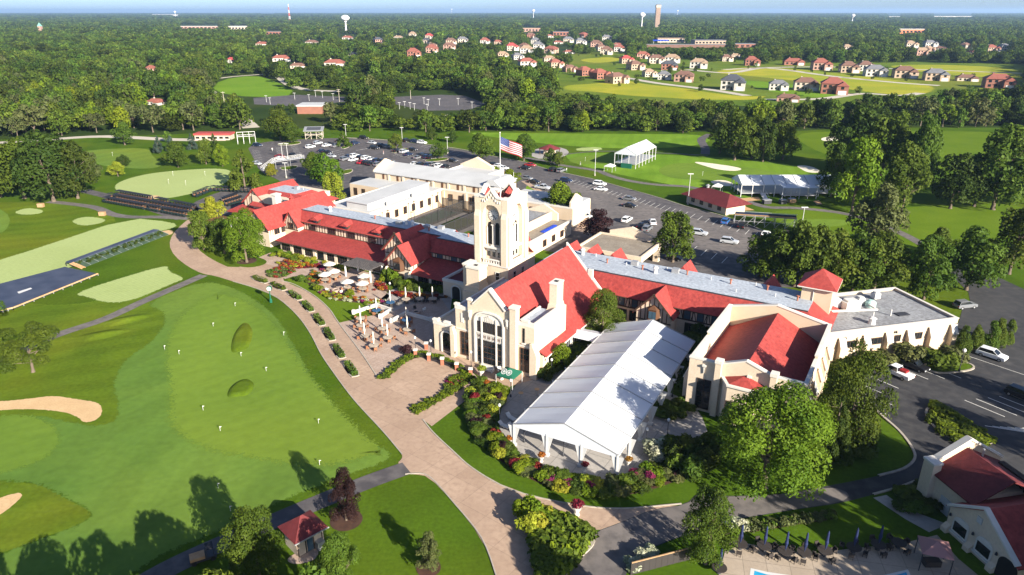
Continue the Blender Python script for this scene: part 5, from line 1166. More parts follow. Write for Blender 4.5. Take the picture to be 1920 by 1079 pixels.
def wood():
    pts = []
    y = 255.0; row = 0
    while y < 16000:
        sp = 9.5 if y < 900 else (12 if y < 2000 else (17 if y < 4500 else 34))
        xm = y*.80+60; xs = np.arange(-xm, xm, sp); xs = xs+RNG.uniform(-.42, .42, len(xs))*sp; ys = y+RNG.uniform(-.42, .42, len(xs))*sp
        pts.append(np.stack([xs, ys, np.full(len(xs), sp)], 1)); y += sp*.95
    P = np.concatenate(pts); dz = -H; f = P[:,1]*CT_-dz*ST_; U = CX+F*P[:,0]/f; V = CY+F*(H*CT_-P[:,1]*ST_)/f
    fu = np.array(FRONT); keep = (V < np.interp(U, fu[:,0], fu[:,1])) & (V > 21.2)
    hh = RNG.uniform(7.5, 15.5, len(P))*np.where(RNG.random(len(P)) < .12, 1.25, 1.0); K = F/f
    belt = inpoly(U, V, [(640,260),(640,215),(1000,205),(1300,205),(1340,260)]); hh[belt] *= .74
    for c in CLEAR:
        for q in (0, .5, .85): keep &= ~inpoly(U, V-hh*K*q, c)
    for c in ROADS: keep &= ~nearline(U, V, c, 8)
    for hu, hv, wp in HOUSES:   # gardens: no tall trees right in front of a house
        keep &= ~((np.abs(U-hu) < wp*.5+hh*K*.3) & (V-hh*K < hv-1.5) & (V > hv-min(wp*.28, 9)))
    keep &= RNG.random(len(P)) < np.where(P[:,1] < 700, .97, .90)
    P = P[keep]; U = U[keep]; V = V[keep]; hh = hh[keep]
    th = inpoly(U, V, [(560,178),(640,150),(760,150),(850,170),(740,182),(680,190)]); hh[th] *= .55
    gx = []
    for k in range(420):
        hu, hv, wp = HOUSES[k % len(HOUSES)]
        if hv < 60: continue
        q = G(hu+random.uniform(-1.3, 1.3)*wp, hv+random.choice((-1, 1, 1))*random.uniform(2, 7)); gx.append((q.x, q.y, 5.0, random.uniform(2.5, 6.0)))
    gx = np.array(gx); fg = gx[:,1]*CT_+H*ST_; gu = CX+F*gx[:,0]/fg; gv = CY+F*(H*CT_-gx[:,1]*ST_)/fg; ok = np.ones(len(gx), bool)
    for hu, hv, wp in HOUSES: ok &= ~((np.abs(gu-hu) < wp*.62) & (np.abs(gv-hv) < wp*.14))
    gx = gx[ok]; P = np.concatenate([P, gx[:,:3]]); hh = np.concatenate([hh, gx[:,3]]); U = np.concatenate([U, gu[ok]]); V = np.concatenate([V, gv[ok]])
    o = np.argsort(-(hh/P[:,1])); P = P[o]; hh = hh[o]; U = U[o]; V = V[o]
    vis = np.where((U > -20) & (U < 1940))[0][:300]; rest = np.ones(len(P), bool); rest[vis] = False
    kinds = ['round', 'tall', 'spread']; ms = ['leaf_wood', 'leaf_mid', 'leaf_wood', 'leaf_dark', 'leaf_olive', 'leaf_bright']
    for i in vis:
        kd = kinds[i % 3]; x, yy, sp = P[i]
        lab = 'leafy tree in the dense belt beyond the fairway' if 640 < U[i] < 1340 else ('leafy tree at the edge of the wood beyond the lane' if U[i] <= 640 else 'leafy tree at the wood edge behind the far fairway')
        grp = 'trees of the belt beyond the fairway' if 640 < U[i] < 1340 else ('trees at the near edge of the left wood' if U[i] <= 640 else 'trees at the near edge of the right wood')
        mm = random.choice(ms); ad = {'leaf_wood': 'mottled green', 'leaf_mid': 'mid-green', 'leaf_dark': 'dark green', 'leaf_olive': 'olive-grey', 'leaf_bright': 'bright green'}[mm]+{'round': ' round-crowned', 'tall': ' tall-crowned', 'spread': ' spreading'}[kd]
        tree((x, yy, 0), hh[i], hh[i]*random.uniform(.75, 1.0), kd, mm, lab.replace('leafy', ad), 'lo', i % 3, name='tree', group=ad+' '+grp)
    Q = P[rest]; q = hh[rest]; n = len(Q)
    me = bpy.data.meshes.new('woodland'); me.vertices.add(n); me.vertices.foreach_set('co', np.stack([Q[:,0], Q[:,1], np.zeros(n)], 1).astype(np.float32).ravel())
    a = me.attributes.new('tree_scale', 'FLOAT', 'POINT'); a.data.foreach_set('value', (q*np.where(Q[:,2] > 20, 1.15, 1.0)).astype(np.float32))
    a = me.attributes.new('wide', 'FLOAT', 'POINT'); a.data.foreach_set('value', np.where(Q[:,2] < 6, q*.95, np.maximum(q*.92, Q[:,2]*1.25)).astype(np.float32))
    a = me.attributes.new('far', 'INT', 'POINT'); a.data.foreach_set('value', np.where(Q[:,1] > 1500, 3, 0).astype(np.int32))
    ob = tag(link('woodland', me), 'wide green woodland stretching to the horizon', 'woodland', None, 'stuff')
    src = []
    for i, (kd, ld) in enumerate([('round','lo'),('tall','lo'),('spread','lo'),('round','far'),('tall','far'),('spread','far')]):
        c, t = proto(kd, ld, 1); so_ = bpy.data.objects.new('wood_source', c.copy()); so_.data.materials.clear(); so_.data.materials.append(MATS['leaf_wood']); src.append(so_)
    ng = bpy.data.node_groups.new('scatter', 'GeometryNodeTree'); ng.interface.new_socket('Geometry', in_out='INPUT', socket_type='NodeSocketGeometry'); ng.interface.new_socket('Geometry', in_out='OUTPUT', socket_type='NodeSocketGeometry')
    N = ng.nodes; Lk = ng.links; gi = N.new('NodeGroupInput'); go = N.new('NodeGroupOutput')
    j = N.new('GeometryNodeGeometryToInstance')
    for s_ in reversed(src):
        oi = N.new('GeometryNodeObjectInfo'); oi.inputs['Object'].default_value = s_; Lk.new(oi.outputs['Geometry'], j.inputs[0])
    ip = N.new('GeometryNodeInstanceOnPoints'); ip.inputs['Pick Instance'].default_value = True
    def attr(nm, ty):
        q_ = N.new('GeometryNodeInputNamedAttribute'); q_.data_type = ty; q_.inputs['Name'].default_value = nm; return q_
    ra = N.new('FunctionNodeRandomValue'); ra.data_type = 'INT'; ra.inputs['Min'].default_value = 0; ra.inputs['Max'].default_value = 2
    ad = N.new('ShaderNodeMath'); ad.operation = 'ADD'; fa = attr('far', 'INT'); Lk.new(ra.outputs['Value'], ad.inputs[0]); Lk.new(fa.outputs['Attribute'], ad.inputs[1])
    rr = N.new('FunctionNodeRandomValue'); rr.data_type = 'FLOAT_VECTOR'; rr.inputs['Max'].default_value = (0, 0, 6.28); rr.inputs['Min'].default_value = (0, 0, 0)
    cx = N.new('ShaderNodeCombineXYZ'); wa = attr('wide', 'FLOAT'); ha = attr('tree_scale', 'FLOAT')
    Lk.new(wa.outputs['Attribute'], cx.inputs[0]); Lk.new(wa.outputs['Attribute'], cx.inputs[1]); Lk.new(ha.outputs['Attribute'], cx.inputs[2])
    Lk.new(gi.outputs[0], ip.inputs['Points']); Lk.new(j.outputs[0], ip.inputs['Instance']); Lk.new(ad.outputs[0], ip.inputs['Instance Index'])
    Lk.new(rr.outputs['Value'], ip.inputs['Rotation']); Lk.new(cx.outputs[0], ip.inputs['Scale']); Lk.new(ip.outputs[0], go.inputs[0])
    md = ob.modifiers.new('scatter', 'NODES'); md.node_group = ng
    print('WOOD', n, len(vis))
HOUSES = []

# ================================================================ houses and far landmarks
for nm, c in dict(roof_brown=(.14,.075,.055), roof_redbrown=(.21,.07,.05), roof_grey=(.13,.13,.14), roof_slate=(.055,.058,.07), roof_tan=(.26,.18,.12), roof_red=(.30,.05,.045), wall_white=(.40,.37,.33), wall_tan=(.34,.25,.18), wall_brick=(.22,.095,.065), wall_pink=(.32,.19,.145), wall_cream=(.40,.33,.26)).items():
    mat(nm, c, .85, tuple(q*1.2 for q in c), .5, coord='World')
mat('terracotta', (.42,.15,.07), .85, (.48,.19,.09), .4, coord='World'); mat('copper', (.16,.33,.28), .6); mat('water_tower', (.70,.68,.66), .5); mat('crane_red', (.45,.08,.06), .6)
HM = {}
def house_meshes(v):
    if v in HM: return HM[v]
    hw, hd, hh, rr = [(7.5,5.2,5.6,3.0),(6.5,5.8,5.8,3.4),(8.5,5.0,3.2,2.6)][v]
    w_ = MB().box(-hw,hw,-hd,hd,0,hh); gw = 3.2; w_.box(hw*.25,hw*.25+2*gw,-hd-3,-hd+.1,0,hh*.82)
    o = .6; r = MB(); z = hh; k = hd
    r.add([(-hw-o,-hd-o,z),(hw+o,-hd-o,z),(hw+o,hd+o,z),(-hw-o,hd+o,z),(-hw+k*.8,0,z+rr),(hw-k*.8,0,z+rr)], [(0,1,5,4),(1,2,5),(2,3,4,5),(3,0,4),(3,2,1,0)])
    gx0, gx1 = hw*.25-.4, hw*.25+2*gw+.4; zz = hh*.82; gm = (gx0+gx1)/2
    r.add([(gx0,-hd-3.5,zz),(gx1,-hd-3.5,zz),(gm,-hd-3.5,zz+2.3),(gx0,0,zz),(gx1,0,zz),(gm,0,zz+2.3)], [(0,2,5,3),(1,4,5,2),(0,1,2),(0,3,4,1)])
    wl = w_.mesh('wall', 'wall_white'); rf = r.mesh('roof', 'roof_brown')
    win = MB().box(-.8,.8,-.06,.06,0,1.5).mesh('window', 'glass'); gar = MB().box(-2.2,2.2,-.06,.06,0,2.2).mesh('garage_door', 'white'); door = MB().box(-.55,.55,-.06,.06,0,2.2).mesh('door', 'timber'); ch = MB().box(-.5,.5,-.6,.6,0,2.2).mesh('chimney', 'wall_brick')
    pos = [(-hw*.7,-hd-.05,.9,0),(-hw*.25,-hd-.05,.9,0)]+([(-hw*.7,-hd-.05,3.6,0),(-hw*.25,-hd-.05,3.6,0),(gm,-hd-3.05,3.0,0)] if v < 2 else [])
    side = [(hw+.05,-2,.9,1),(hw+.05,2,.9,1),(-hw-.05,0,.9,1)]+([(hw+.05,-2,3.6,1),(hw+.05,2,3.6,1)] if v < 2 else [])
    HM[v] = (wl, rf, win, gar, door, ch, pos+side, (gm, -hd-3.05), hw, hd, hh); return HM[v]
CN = dict(roof_brown='brown', roof_redbrown='red-brown', roof_grey='grey', roof_slate='dark slate', roof_tan='tan', roof_red='red', wall_white='white', wall_tan='tan', wall_brick='brick', wall_pink='pinkish brick', wall_cream='cream')
def house(u, vb, wpx, rm, wm, v, rz, where):
    p = G(u, vb); wl, rf, win, gar, door, ch, pos, gp, hw, hd, hh = house_meshes(v)
    s = min(1.3, max(.6, .88*wpx/PX(p.x, p.y, 3)[2]/(2*hw+1.5)))
    t = thing('house', 'house with %s roof and %s walls %s' % (CN[rm], CN[wm], where), 'house', p, R(rz), 'houses of the suburb', (s, s, s))
    a = link('wall', wl, t); setmat(a, wm); b = link('roof', rf, t); setmat(b, rm)
    c = link('chimney', ch, b, (-hw*.4, 1.5, hh+1.2)); setmat(c, wm)
    for x, y, z, k in pos: link('window', win, a, (x, y, z), R(90)*k)
    link('garage_door', gar, a, (gp[0], gp[1], 0)); link('door', door, a, (0, -hd-.06, 0))
    HOUSES.append((u, vb, wpx)); return t
RB, RR, RG, RS, RT, RD = 'roof_brown', 'roof_redbrown', 'roof_grey', 'roof_slate', 'roof_tan', 'roof_red'
WW, WT, WB, WP, WC = 'wall_white', 'wall_tan', 'wall_brick', 'wall_pink', 'wall_cream'
HL = [(1157,156,42,RB,WT,0,35,'at the pond end of the row'),(1126,148,33,RR,WB,1,30,'second from the pond end of the row'),(1098,142,30,RR,WB,1,30,'third from the pond end of the row'),(1070,135,28,RB,WP,0,25,'in the pond row beside a pale lawn'),(1043,127,28,RR,WT,1,20,'at the wood end of the pond row'),(1032,117,26,RT,WC,0,10,'above the wood end of the pond row'),(990,126,36,RR,WW,0,15,'at the edge of the dark trees'),(972,112,22,RG,WW,1,20,'behind the dark trees'),
 (1285,153,42,RB,WP,0,-20,'on the corner by the pale road'),(1247,149,28,RG,WW,1,-10,'next to the corner by the pale road'),(1219,144,26,RT,WC,1,10,'across the pale road from the pond row'),(1257,131,36,RS,WB,0,-10,'in the middle of the close'),(1232,119,34,RB,WC,0,0,'at the top of the close'),(1192,131,30,RB,WT,1,20,'at the lower bend of the close'),(1176,119,26,RD,WT,1,10,'with a bright gable in the close'),(1207,110,28,RR,WP,0,0,'at the back of the close'),(1262,118,34,RT,WW,0,-10,'at the far side of the close'),(1312,128,38,RT,WW,0,-15,'standing apart on the pale field'),
 (1375,168,52,RS,WW,1,-20,'with two gables alone below the pale road'),(1461,169,40,RG,WW,0,-15,'beside the line of small firs'),(1512,169,50,RB,WC,0,-15,'left of the dark brick one below the field'),(1563,175,54,RR,WB,1,-20,'of two storeys below the yellow field'),(1480,190,48,RB,WP,2,-20,'with low walls at the wood edge'),
 (1490,122,50,RR,WB,2,-10,'at the start of the field row'),(1540,131,38,RR,WP,1,-10,'second along the field row'),(1592,136,36,RB,WT,1,-12,'third along the field row'),(1624,133,32,RB,WW,1,-12,'fourth along the field row'),(1642,143,44,RG,WW,0,-12,'fifth along the field row'),(1697,146,46,RB,WT,0,-14,'sixth along the field row'),(1755,151,46,RG,WT,0,-16,'seventh along the field row'),(1815,152,42,RB,WC,2,-18,'eighth along the field row'),(1872,165,58,RR,WB,0,-20,'at the far end of the field row'),
 (1364,115,22,RB,WC,1,0,'at the edge of the wood above the field'),(1382,107,22,RT,WC,2,0,'behind trees above the field'),(1411,123,30,RR,WB,1,-10,'above the start of the field'),
 (531,115,40,RR,WW,2,20,'near the park road bend'),(562,128,34,RB,WC,2,15,'on the park road'),(631,124,44,RR,WW,2,5,'with long white side near the park'),(778,107,36,RR,WB,1,10,'showing two brick gables above the thicket'),(813,99,32,RR,WP,1,0,'right of the two brick gables'),(846,93,34,RB,WP,0,0,'with brown hip roof above the thicket'),(665,104,20,RG,WW,2,0,'with small grey roof among trees'),(912,83,26,RR,WW,1,0,'tall and white among dark trees'),(848,83,30,RB,WT,0,10,'behind the brown hip roof'),(808,73,20,RD,WC,1,0,'with red roof among the far trees'),(655,74,36,RR,WW,2,0,'below the water tower'),(588,83,34,RB,WW,2,0,'below the sports field'),(495,86,26,RR,WC,2,0,'near the brick offices'),(777,69,24,RT,WC,1,0,'right of the bulb water tower'),(750,73,20,RT,WW,2,0,'far off in the trees under the water tower'),
 (870,80,26,RG,WC,0,10,'behind the thicket gables'),(945,108,24,RT,WT,0,10,'with tan roof at the wood rim'),(962,95,28,'roof_red',WC,1,10,'with orange-red roof at the wood rim'),(990,100,30,RT,WW,0,0,'among pale roofs left of the school'),(1012,92,24,RG,WW,1,0,'second among pale roofs left of the school'),(1068,80,26,RG,WC,0,0,'third among pale roofs left of the school'),(1090,84,24,RG,WW,1,10,'fourth among pale roofs left of the school'),(1120,88,26,RB,WP,0,0,'fifth among pale roofs left of the school'),(1140,76,22,RG,WW,0,0,'sixth among pale roofs left of the school'),
 (298,196,40,RR,WW,2,-15,'alone in the wood above the lane'),(288,134,20,RR,WP,1,0,'half hidden deep in the wood'),(438,118,18,RD,WW,1,0,'behind the park lawn'),(1708,90,26,RT,WC,1,0,'in the far hillside group'),(1745,88,28,RG,WW,0,0,'second in the far hillside group'),(1730,104,30,RT,WP,0,0,'third in the far hillside group'),(1860,98,24,RR,WT,1,0,'in the far right trees'),(1885,95,22,RG,WW,1,0,'second in the far right trees'),(1590,95,20,RT,WC,1,0,'small between dark trees')]
for h in HL: house(*h)
for i in range(46):
    if i < 24: u, v, wh = random.uniform(965, 1165), random.uniform(70, 104), 'in the crowded roofs left of the school'
    elif i < 38: u, v, wh = random.uniform(690, 950), random.uniform(62, 92), 'among trees behind the thicket'
    else: u, v, wh = random.uniform(1690, 1910), random.uniform(84, 106), 'in the far hillside roofs'
    if any(abs(u-a) < 17 and abs(v-b_) < 7 for a, b_, c in HOUSES): continue
    house(u, v, random.uniform(18, 26)*(v/90), random.choice([RB, RR, RG, RT, RB, RS]), random.choice([WT, WP, WB, WC, WW]), random.randrange(3), random.uniform(-40, 40), wh)
def slabb(name, u, vb, wpx, hm, dep, wm, rm, label, cat='building', strips=0):
    p = G(u, vb); wd = wpx/PX(p.x, p.y, 3)[2]
    t = thing(name, label, cat, p); MB().box(-wd/2, wd/2, 0, dep, 0, hm).build('wall', wm, t); MB().box(-wd/2-.4, wd/2+.4, -.4, dep+.4, hm, hm+.8).build('roof', rm, t)
    for i in range(strips):
        x = -wd/2+wd*(i+.5)/strips; MB().box(x-wd/strips*.3, x+wd/strips*.3, -.1, .1, hm*.3, hm*.7).build('window', 'glass', t)
    HOUSES.append((u, vb, wpx)); return t
slabb('warehouse', 312, 30, 46, 16, 120, WW, 'white', 'long white warehouse on the horizon beside a water tower')
slabb('warehouse', 1790, 34, 74, 14, 120, WW, 'white', 'longest white warehouse on the horizon')
slabb('warehouse', 1680, 34, 26, 12, 90, WW, 'white', 'short white warehouse on the horizon')
slabb('warehouse', 505, 28, 26, 14, 90, WW, 'white', 'white shed on the horizon below the lattice mast')
slabb('warehouse', 635, 27, 34, 14, 90, WW, 'white', 'pale shed on the horizon above the white bulb tower')
slabb('offices', 378, 55, 74, 9, 30, 'wall_pink', 'white', 'long pinkish low offices beyond the straight road', strips=10)
slabb('offices', 450, 57, 36, 12, 25, 'wall_cream', 'white', 'pale blocky offices right of the long pinkish ones', strips=6)
slabb('offices', 517, 66, 30, 8, 20, 'wall_brick', RG, 'brick office block near the sports lights', strips=5)
slabb('offices', 1712, 64, 50, 12, 25, 'terracotta', 'white', 'orange brick block rising from the far wood', strips=7)
slabb('school', 1262, 80, 52, 7, 40, 'wall_cream', 'roof_tan', 'pale flat-roofed school hall with blue canopy', strips=9)
slabb('school', 1335, 84, 58, 7, 35, 'wall_tan', RG, 'tan flat-roofed school range', strips=9)
slabb('school', 1290, 90, 150, 5, 8, 'roof_brown', RG, 'long dark low screen wall of the school yard')
slabb('school', 1400, 90, 40, 6, 20, 'wall_brick', RG, 'brick end block of the school', strips=4)
slabb('offices', 1000, 60, 36, 10, 20, 'wall_pink', RT, 'pinkish brick flats left of the white bulb tower', strips=6)
slabb('offices', 1055, 68, 30, 10, 20, 'wall_brick', RG, 'brick flats near the bulb tower', strips=5)
slabb('clinic', 584, 214, 46, 4.5, 14, 'wall_brick', 'roof_white', 'small brick pump house behind the hedge belt', strips=0)
slabb('lodge', 402, 263, 66, 2.4, 6, 'wall_cream', 'roof_red', 'low red-roofed lodge behind the blue spruces', strips=6)
b = thing('canopy', 'bright blue canopy in front of the school hall', 'canopy', G(1241, 82)); MB().slab([(-15,-6,5.5),(15,-6,5.5),(15,4,7),(-15,4,7)], .5).build('roof', 'blue', b); [MB().box(x-.2,x+.2,-5,-4.6,0,5.4).build('post', 'white', b) for x in (-14,0,14)]
def water_tower(u, vb, vt, rb, label, ball=1.0):
    p = G(u, vb); h = hgt2(p, vt); t = thing('water_tower', label, 'water tower', p); zb = h-rb*1.55*ball
    MB().lathe((0,0,0), [(rb*.34,0),(rb*.17,h*.12),(rb*.16,zb-rb*.2),(rb*.35,zb)], 16).build('stem', 'water_tower', t, True)
    MB().lathe((0,0,0), [(rb*.35,zb),(rb*.8,zb+rb*.35*ball),(rb,zb+rb*.78*ball),(rb*.82,zb+rb*1.2*ball),(rb*.4,zb+rb*1.48*ball),(rb*.05,h)], 20).build('tank', 'water_tower', t, True)
    HOUSES.append((u, vb, 14))
def hgt2(p, vt):
    lo, hi = 0.0, 140.0
    for _ in range(40):
        m = (lo+hi)/2
        if PX(p.x, p.y, m)[1] > vt: lo = m
        else: hi = m
    return lo
water_tower(652, 58, 28.5, 14.5, 'large white bulb-shaped water tower left of the clock tower', .8)
water_tower(1206, 52, 23.5, 11.5, 'white bulb-topped water tower beside the tall tan tower')
water_tower(1003, 36, 18, 12, 'slim white water tower on the horizon above the flag')
water_tower(1601, 42, 26.5, 11, 'white water tower standing in the far right wood')
water_tower(1273, 30, 19.5, 12, 'tiny white water tower right of the tall tan tower')
water_tower(333, 33, 21, 11, 'white water tower at the end of the long warehouse')
water_tower(850, 27, 17, 14, 'faint white water tower on the horizon left of the flag')
p = G(1234.5, 52); t = thing('high_rise', 'single tall tan tower with pale crown on the horizon', 'tower', p); hh_ = hgt2(p, 8.5); wd = 8.2/PX(p.x, p.y, 30)[2]
MB().box(-wd/2, wd/2, -wd/2, wd/2, 0, hh_*.86).build('shaft', 'wall_tan', t); MB().box(-wd*.56, wd*.56, -wd*.56, wd*.56, hh_*.86, hh_*.97).build('crown', 'wall_cream', t); MB().box(-wd*.4, wd*.4, -wd*.4, wd*.4, hh_*.97, hh_).build('cap', 'roof_grey', t)
for i in range(4): x = -wd*.36+wd*.24*i; MB().box(x-wd*.05, x+wd*.05, -wd*.52, -wd*.49, 3, hh_*.84).build('window_strip', 'roof_brown', t)
HOUSES.append((1234, 52, 12))
p = G(547, 42); t = thing('lattice_mast', 'slender red and white lattice mast on the horizon', 'mast', p); hh_ = hgt2(p, 7.5)
for k in range(6):
    z0, z1 = hh_*k/6, hh_*(k+1)/6; b = MB(); r0, r1 = 4*(1-k/7), 4*(1-(k+1)/7)
    for sx, sy in ((-1,-1),(1,-1),(1,1),(-1,1)): b.bar((sx*r0,sy*r0,z0), (sx*r1,sy*r1,z1), .5); b.bar((sx*r0,sy*r0,z0), (-sx*r1,sy*r1,z1), .3)
    b.build('section', 'crane_red' if k % 2 == 0 else 'white', t)
p = G(81, 60); t = thing('church_spire', 'church spire with green copper roof over the left wood', 'spire', p); MB().box(-5,5,-5,5,0,16).build('tower', 'wall_pink', t)
b = MB(); b.add([(-5.5,-5.5,16),(5.5,-5.5,16),(5.5,5.5,16),(-5.5,5.5,16),(0,0,27)], [(0,1,4),(1,2,4),(2,3,4),(3,0,4),(3,2,1,0)]); b.build('roof', 'copper', t); HOUSES.append((81, 60, 14))
# utility poles and car park lights
def upole(u, vb, vt, label, arms=1):
    p = G(u, vb); h = hgt(u, vb, vt); t = thing('utility_pole', label, 'utility pole', p); MB().cyl((0,0,0), (0,0,h), .18, .12, 8).build('pole', 'upole', t)
    for k in range(arms): MB().box(-1.2,1.2,-.08,.08,h-.6-k*1.1,h-.4-k*1.1).build('crossarm', 'upole', t)
mat('upole', (.40,.35,.28), .9)
for u, vb, vt, l, a in [(10,208,178,'leaning wooden utility pole in the wood at the left',0),(257,202,168,'wooden utility pole above the lone red-roofed house',2),(391,202,174,'utility pole beside the straight road',1),(428,222,172,'tall utility pole near the park lawn',1),(640,196,167,'pale utility pole behind the big belt tree',2),(773,186,169,'short pole on the far car park',0),(842,235,215,'utility pole with three white arms in the tree belt',3)]: upole(u, vb, vt, l, a)
def lightpole(u, vb, vt, label, base=True, group='car park lights'):
    p = G(u, vb); h = hgt(u, vb, vt); t = thing('car_park_light', label, 'light pole', p, 0, group); MB().cyl((0,0,0), (0,0,h), .10, .07, 8).build('pole', 'white', t)
    MB().box(-.9,.9,-.22,.22,h,h+.18).build('lamp_head', 'white', t)
    if base: MB().cyl((0,0,0), (0,0,.7), .3, n=10).build('footing', 'kerb', t)
for u, vb, vt, l in [(1292.5,384,327,'tall car park light beside the red-roofed course shed'),(1502,452,390,'tall car park light near the oak row'),(1118,330,282,'tall car park light at the bend of the course path'),(842,288,258,'car park light on the verge above the white roof'),(540,334,306,'car park light beside the small lime tree'),(533,298,270,'car park light on the kerbed island'),(543,298,270,'second thin pole on the kerbed island'),(757,262,240,'car park light at the top verge'),(652,258,234,'car park light behind the cone-shaped island tree')]: lightpole(u, vb, vt, l)
for i, (u, vb) in enumerate([(752,205),(762,203),(772,205),(780,207),(798,196),(806,199),(804,208),(862,197),(888,204),(827,198),(921,205),(503,192),(510,196),(556,187),(583,190),(608,184),(628,188),(595,182)]):
    lightpole(u, vb, vb-12, 'pale lamp post on the far car parks', False, 'lamp posts on the far car parks')

# ================================================================ vehicles
def carmesh(kind):
    L2, Wd = {'sedan': (2.35,.9), 'suv': (2.4,.95), 'pickup': (2.9,1.0)}[kind]
    if kind == 'sedan': low = [(-L2,.35),(-L2+.05,.75),(-1.5,.92),(1.0,.95),(L2-.1,.75),(L2,.45),(L2-.1,.28),(-L2+.1,.28)]; gl = [(-1.55,.92),(-.95,1.38),(.35,1.40),(1.15,.94)]; rf = [(-.98,1.36),(-.9,1.45),(.3,1.46),(.42,1.38)]
    elif kind == 'suv': low = [(-L2,.4),(-L2+.03,.95),(-1.9,1.08),(1.05,1.08),(L2-.1,.92),(L2,.5),(L2-.1,.3),(-L2+.1,.3)]; gl = [(-2.2,1.06),(-1.95,1.62),(.25,1.66),(1.1,1.08)]; rf = [(-2.0,1.6),(-1.9,1.72),(.2,1.74),(.33,1.64)]
    else: low = [(-L2,.5),(-L2,1.05),(-.7,1.05),(-.7,1.12),(1.3,1.15),(L2-.1,1.0),(L2,.55),(L2-.1,.38),(-L2+.1,.38)]; gl = [(-.72,1.1),(-.55,1.75),(.75,1.78),(1.4,1.14)]; rf = [(-.6,1.72),(-.52,1.86),(.7,1.88),(.84,1.77)]
    b = MB(); b.extr(low, -Wd, Wd); b.extr([(x, z) for x, z in rf], -Wd*.80, Wd*.80); 
    for x0, x1, z0, z1 in ((gl[0][0],gl[1][0],gl[0][1],gl[1][1]),(gl[3][0],gl[2][0],gl[3][1],gl[2][1])):
        for y in (-1, 1): b.bar((x0,y*Wd*.92,z0), (x1,y*Wd*.8,z1), .05)
    body = b.mesh('body', 'white'); bm = bmesh.new(); bm.from_mesh(body); bmesh.ops.bevel(bm, geom=[e for e in bm.edges if e.calc_length() > .3], offset=.06, segments=1, affect='EDGES'); bm.to_mesh(body); bm.free()
    g = MB(); n = len(gl); g.add([(x, -Wd*(.93 if i in (0,3) else .79), z) for i, (x, z) in enumerate(gl)]+[(x, Wd*(.93 if i in (0,3) else .79), z) for i, (x, z) in enumerate(gl)], [(0,1,2,3),(7,6,5,4),(0,4,5,1),(1,5,6,2),(2,6,7,3)])
    wh = MB(); wh.cyl((0,-.11,0), (0,.11,0), .34, n=14); rim = MB(); rim.cyl((0,-.12,0), (0,.12,0), .2, n=10)
    hl = MB().box(-.06,.06,-.2,.2,-.09,.09).mesh('headlight', 'white'); tl = MB().box(-.05,.05,-.16,.16,-.1,.1).mesh('tail_light', 'tail')
    return dict(body=body, windows=g.mesh('windows', 'glass'), wheel=wh.mesh('wheel', 'black'), rim=rim.mesh('rim', 'metal_grey'), hl=hl, tl=tl, L=L2, W=Wd)
mat('tail', (.25,.01,.01), .4)
for nm, c in dict(car_white=(.72,.72,.72), car_silver=(.42,.43,.45), car_grey=(.16,.165,.175), car_black=(.012,.012,.014), car_navy=(.012,.022,.055), car_red=(.33,.012,.018), car_blue=(.03,.12,.34), car_sky=(.10,.27,.36)).items(): mat(nm, c, .28, spec=.6)
CM = {k: carmesh(k) for k in ('sedan', 'suv', 'pickup')}
_cl = {}
def car(u, v, kind, colr, ang, where):
    M = CM[kind]; cn = colr.split('_')[1]; nm = {'sedan': 'saloon car', 'suv': 'estate SUV', 'pickup': 'pick-up truck'}[kind]
    lab = '%s %s %s' % ({'sky': 'light blue', 'navy': 'dark navy'}.get(cn, cn), nm, where)
    t = thing('parked_car' if kind != 'pickup' else 'pickup_truck', lab, 'car' if kind != 'pickup' else 'truck', G(u, v)+Vector((0,0,.03)), ang+random.uniform(-.04, .04), 'parked cars')
    o = link('body', M['body'], t); setmat(o, colr); link('windows', M['windows'], t)
    for sx in (-1, 1):
        for sy in (-1, 1):
            w_ = link('wheel', M['wheel'], t, (sx*M['L']*.62, sy*(M['W']-.08), .34)); link('rim', M['rim'], w_)
        link('headlight', M['hl'], t, (M['L']-.06, sx*M['W']*.68, .66)); link('tail_light', M['tl'], t, (-M['L']+.02, sx*M['W']*.75, .75))
    return t
a1, a2 = A0, A0+R(90)
WH, SI, GY, BK, NV, RE, BL, SK = 'car_white', 'car_silver', 'car_grey', 'car_black', 'car_navy', 'car_red', 'car_blue', 'car_sky'
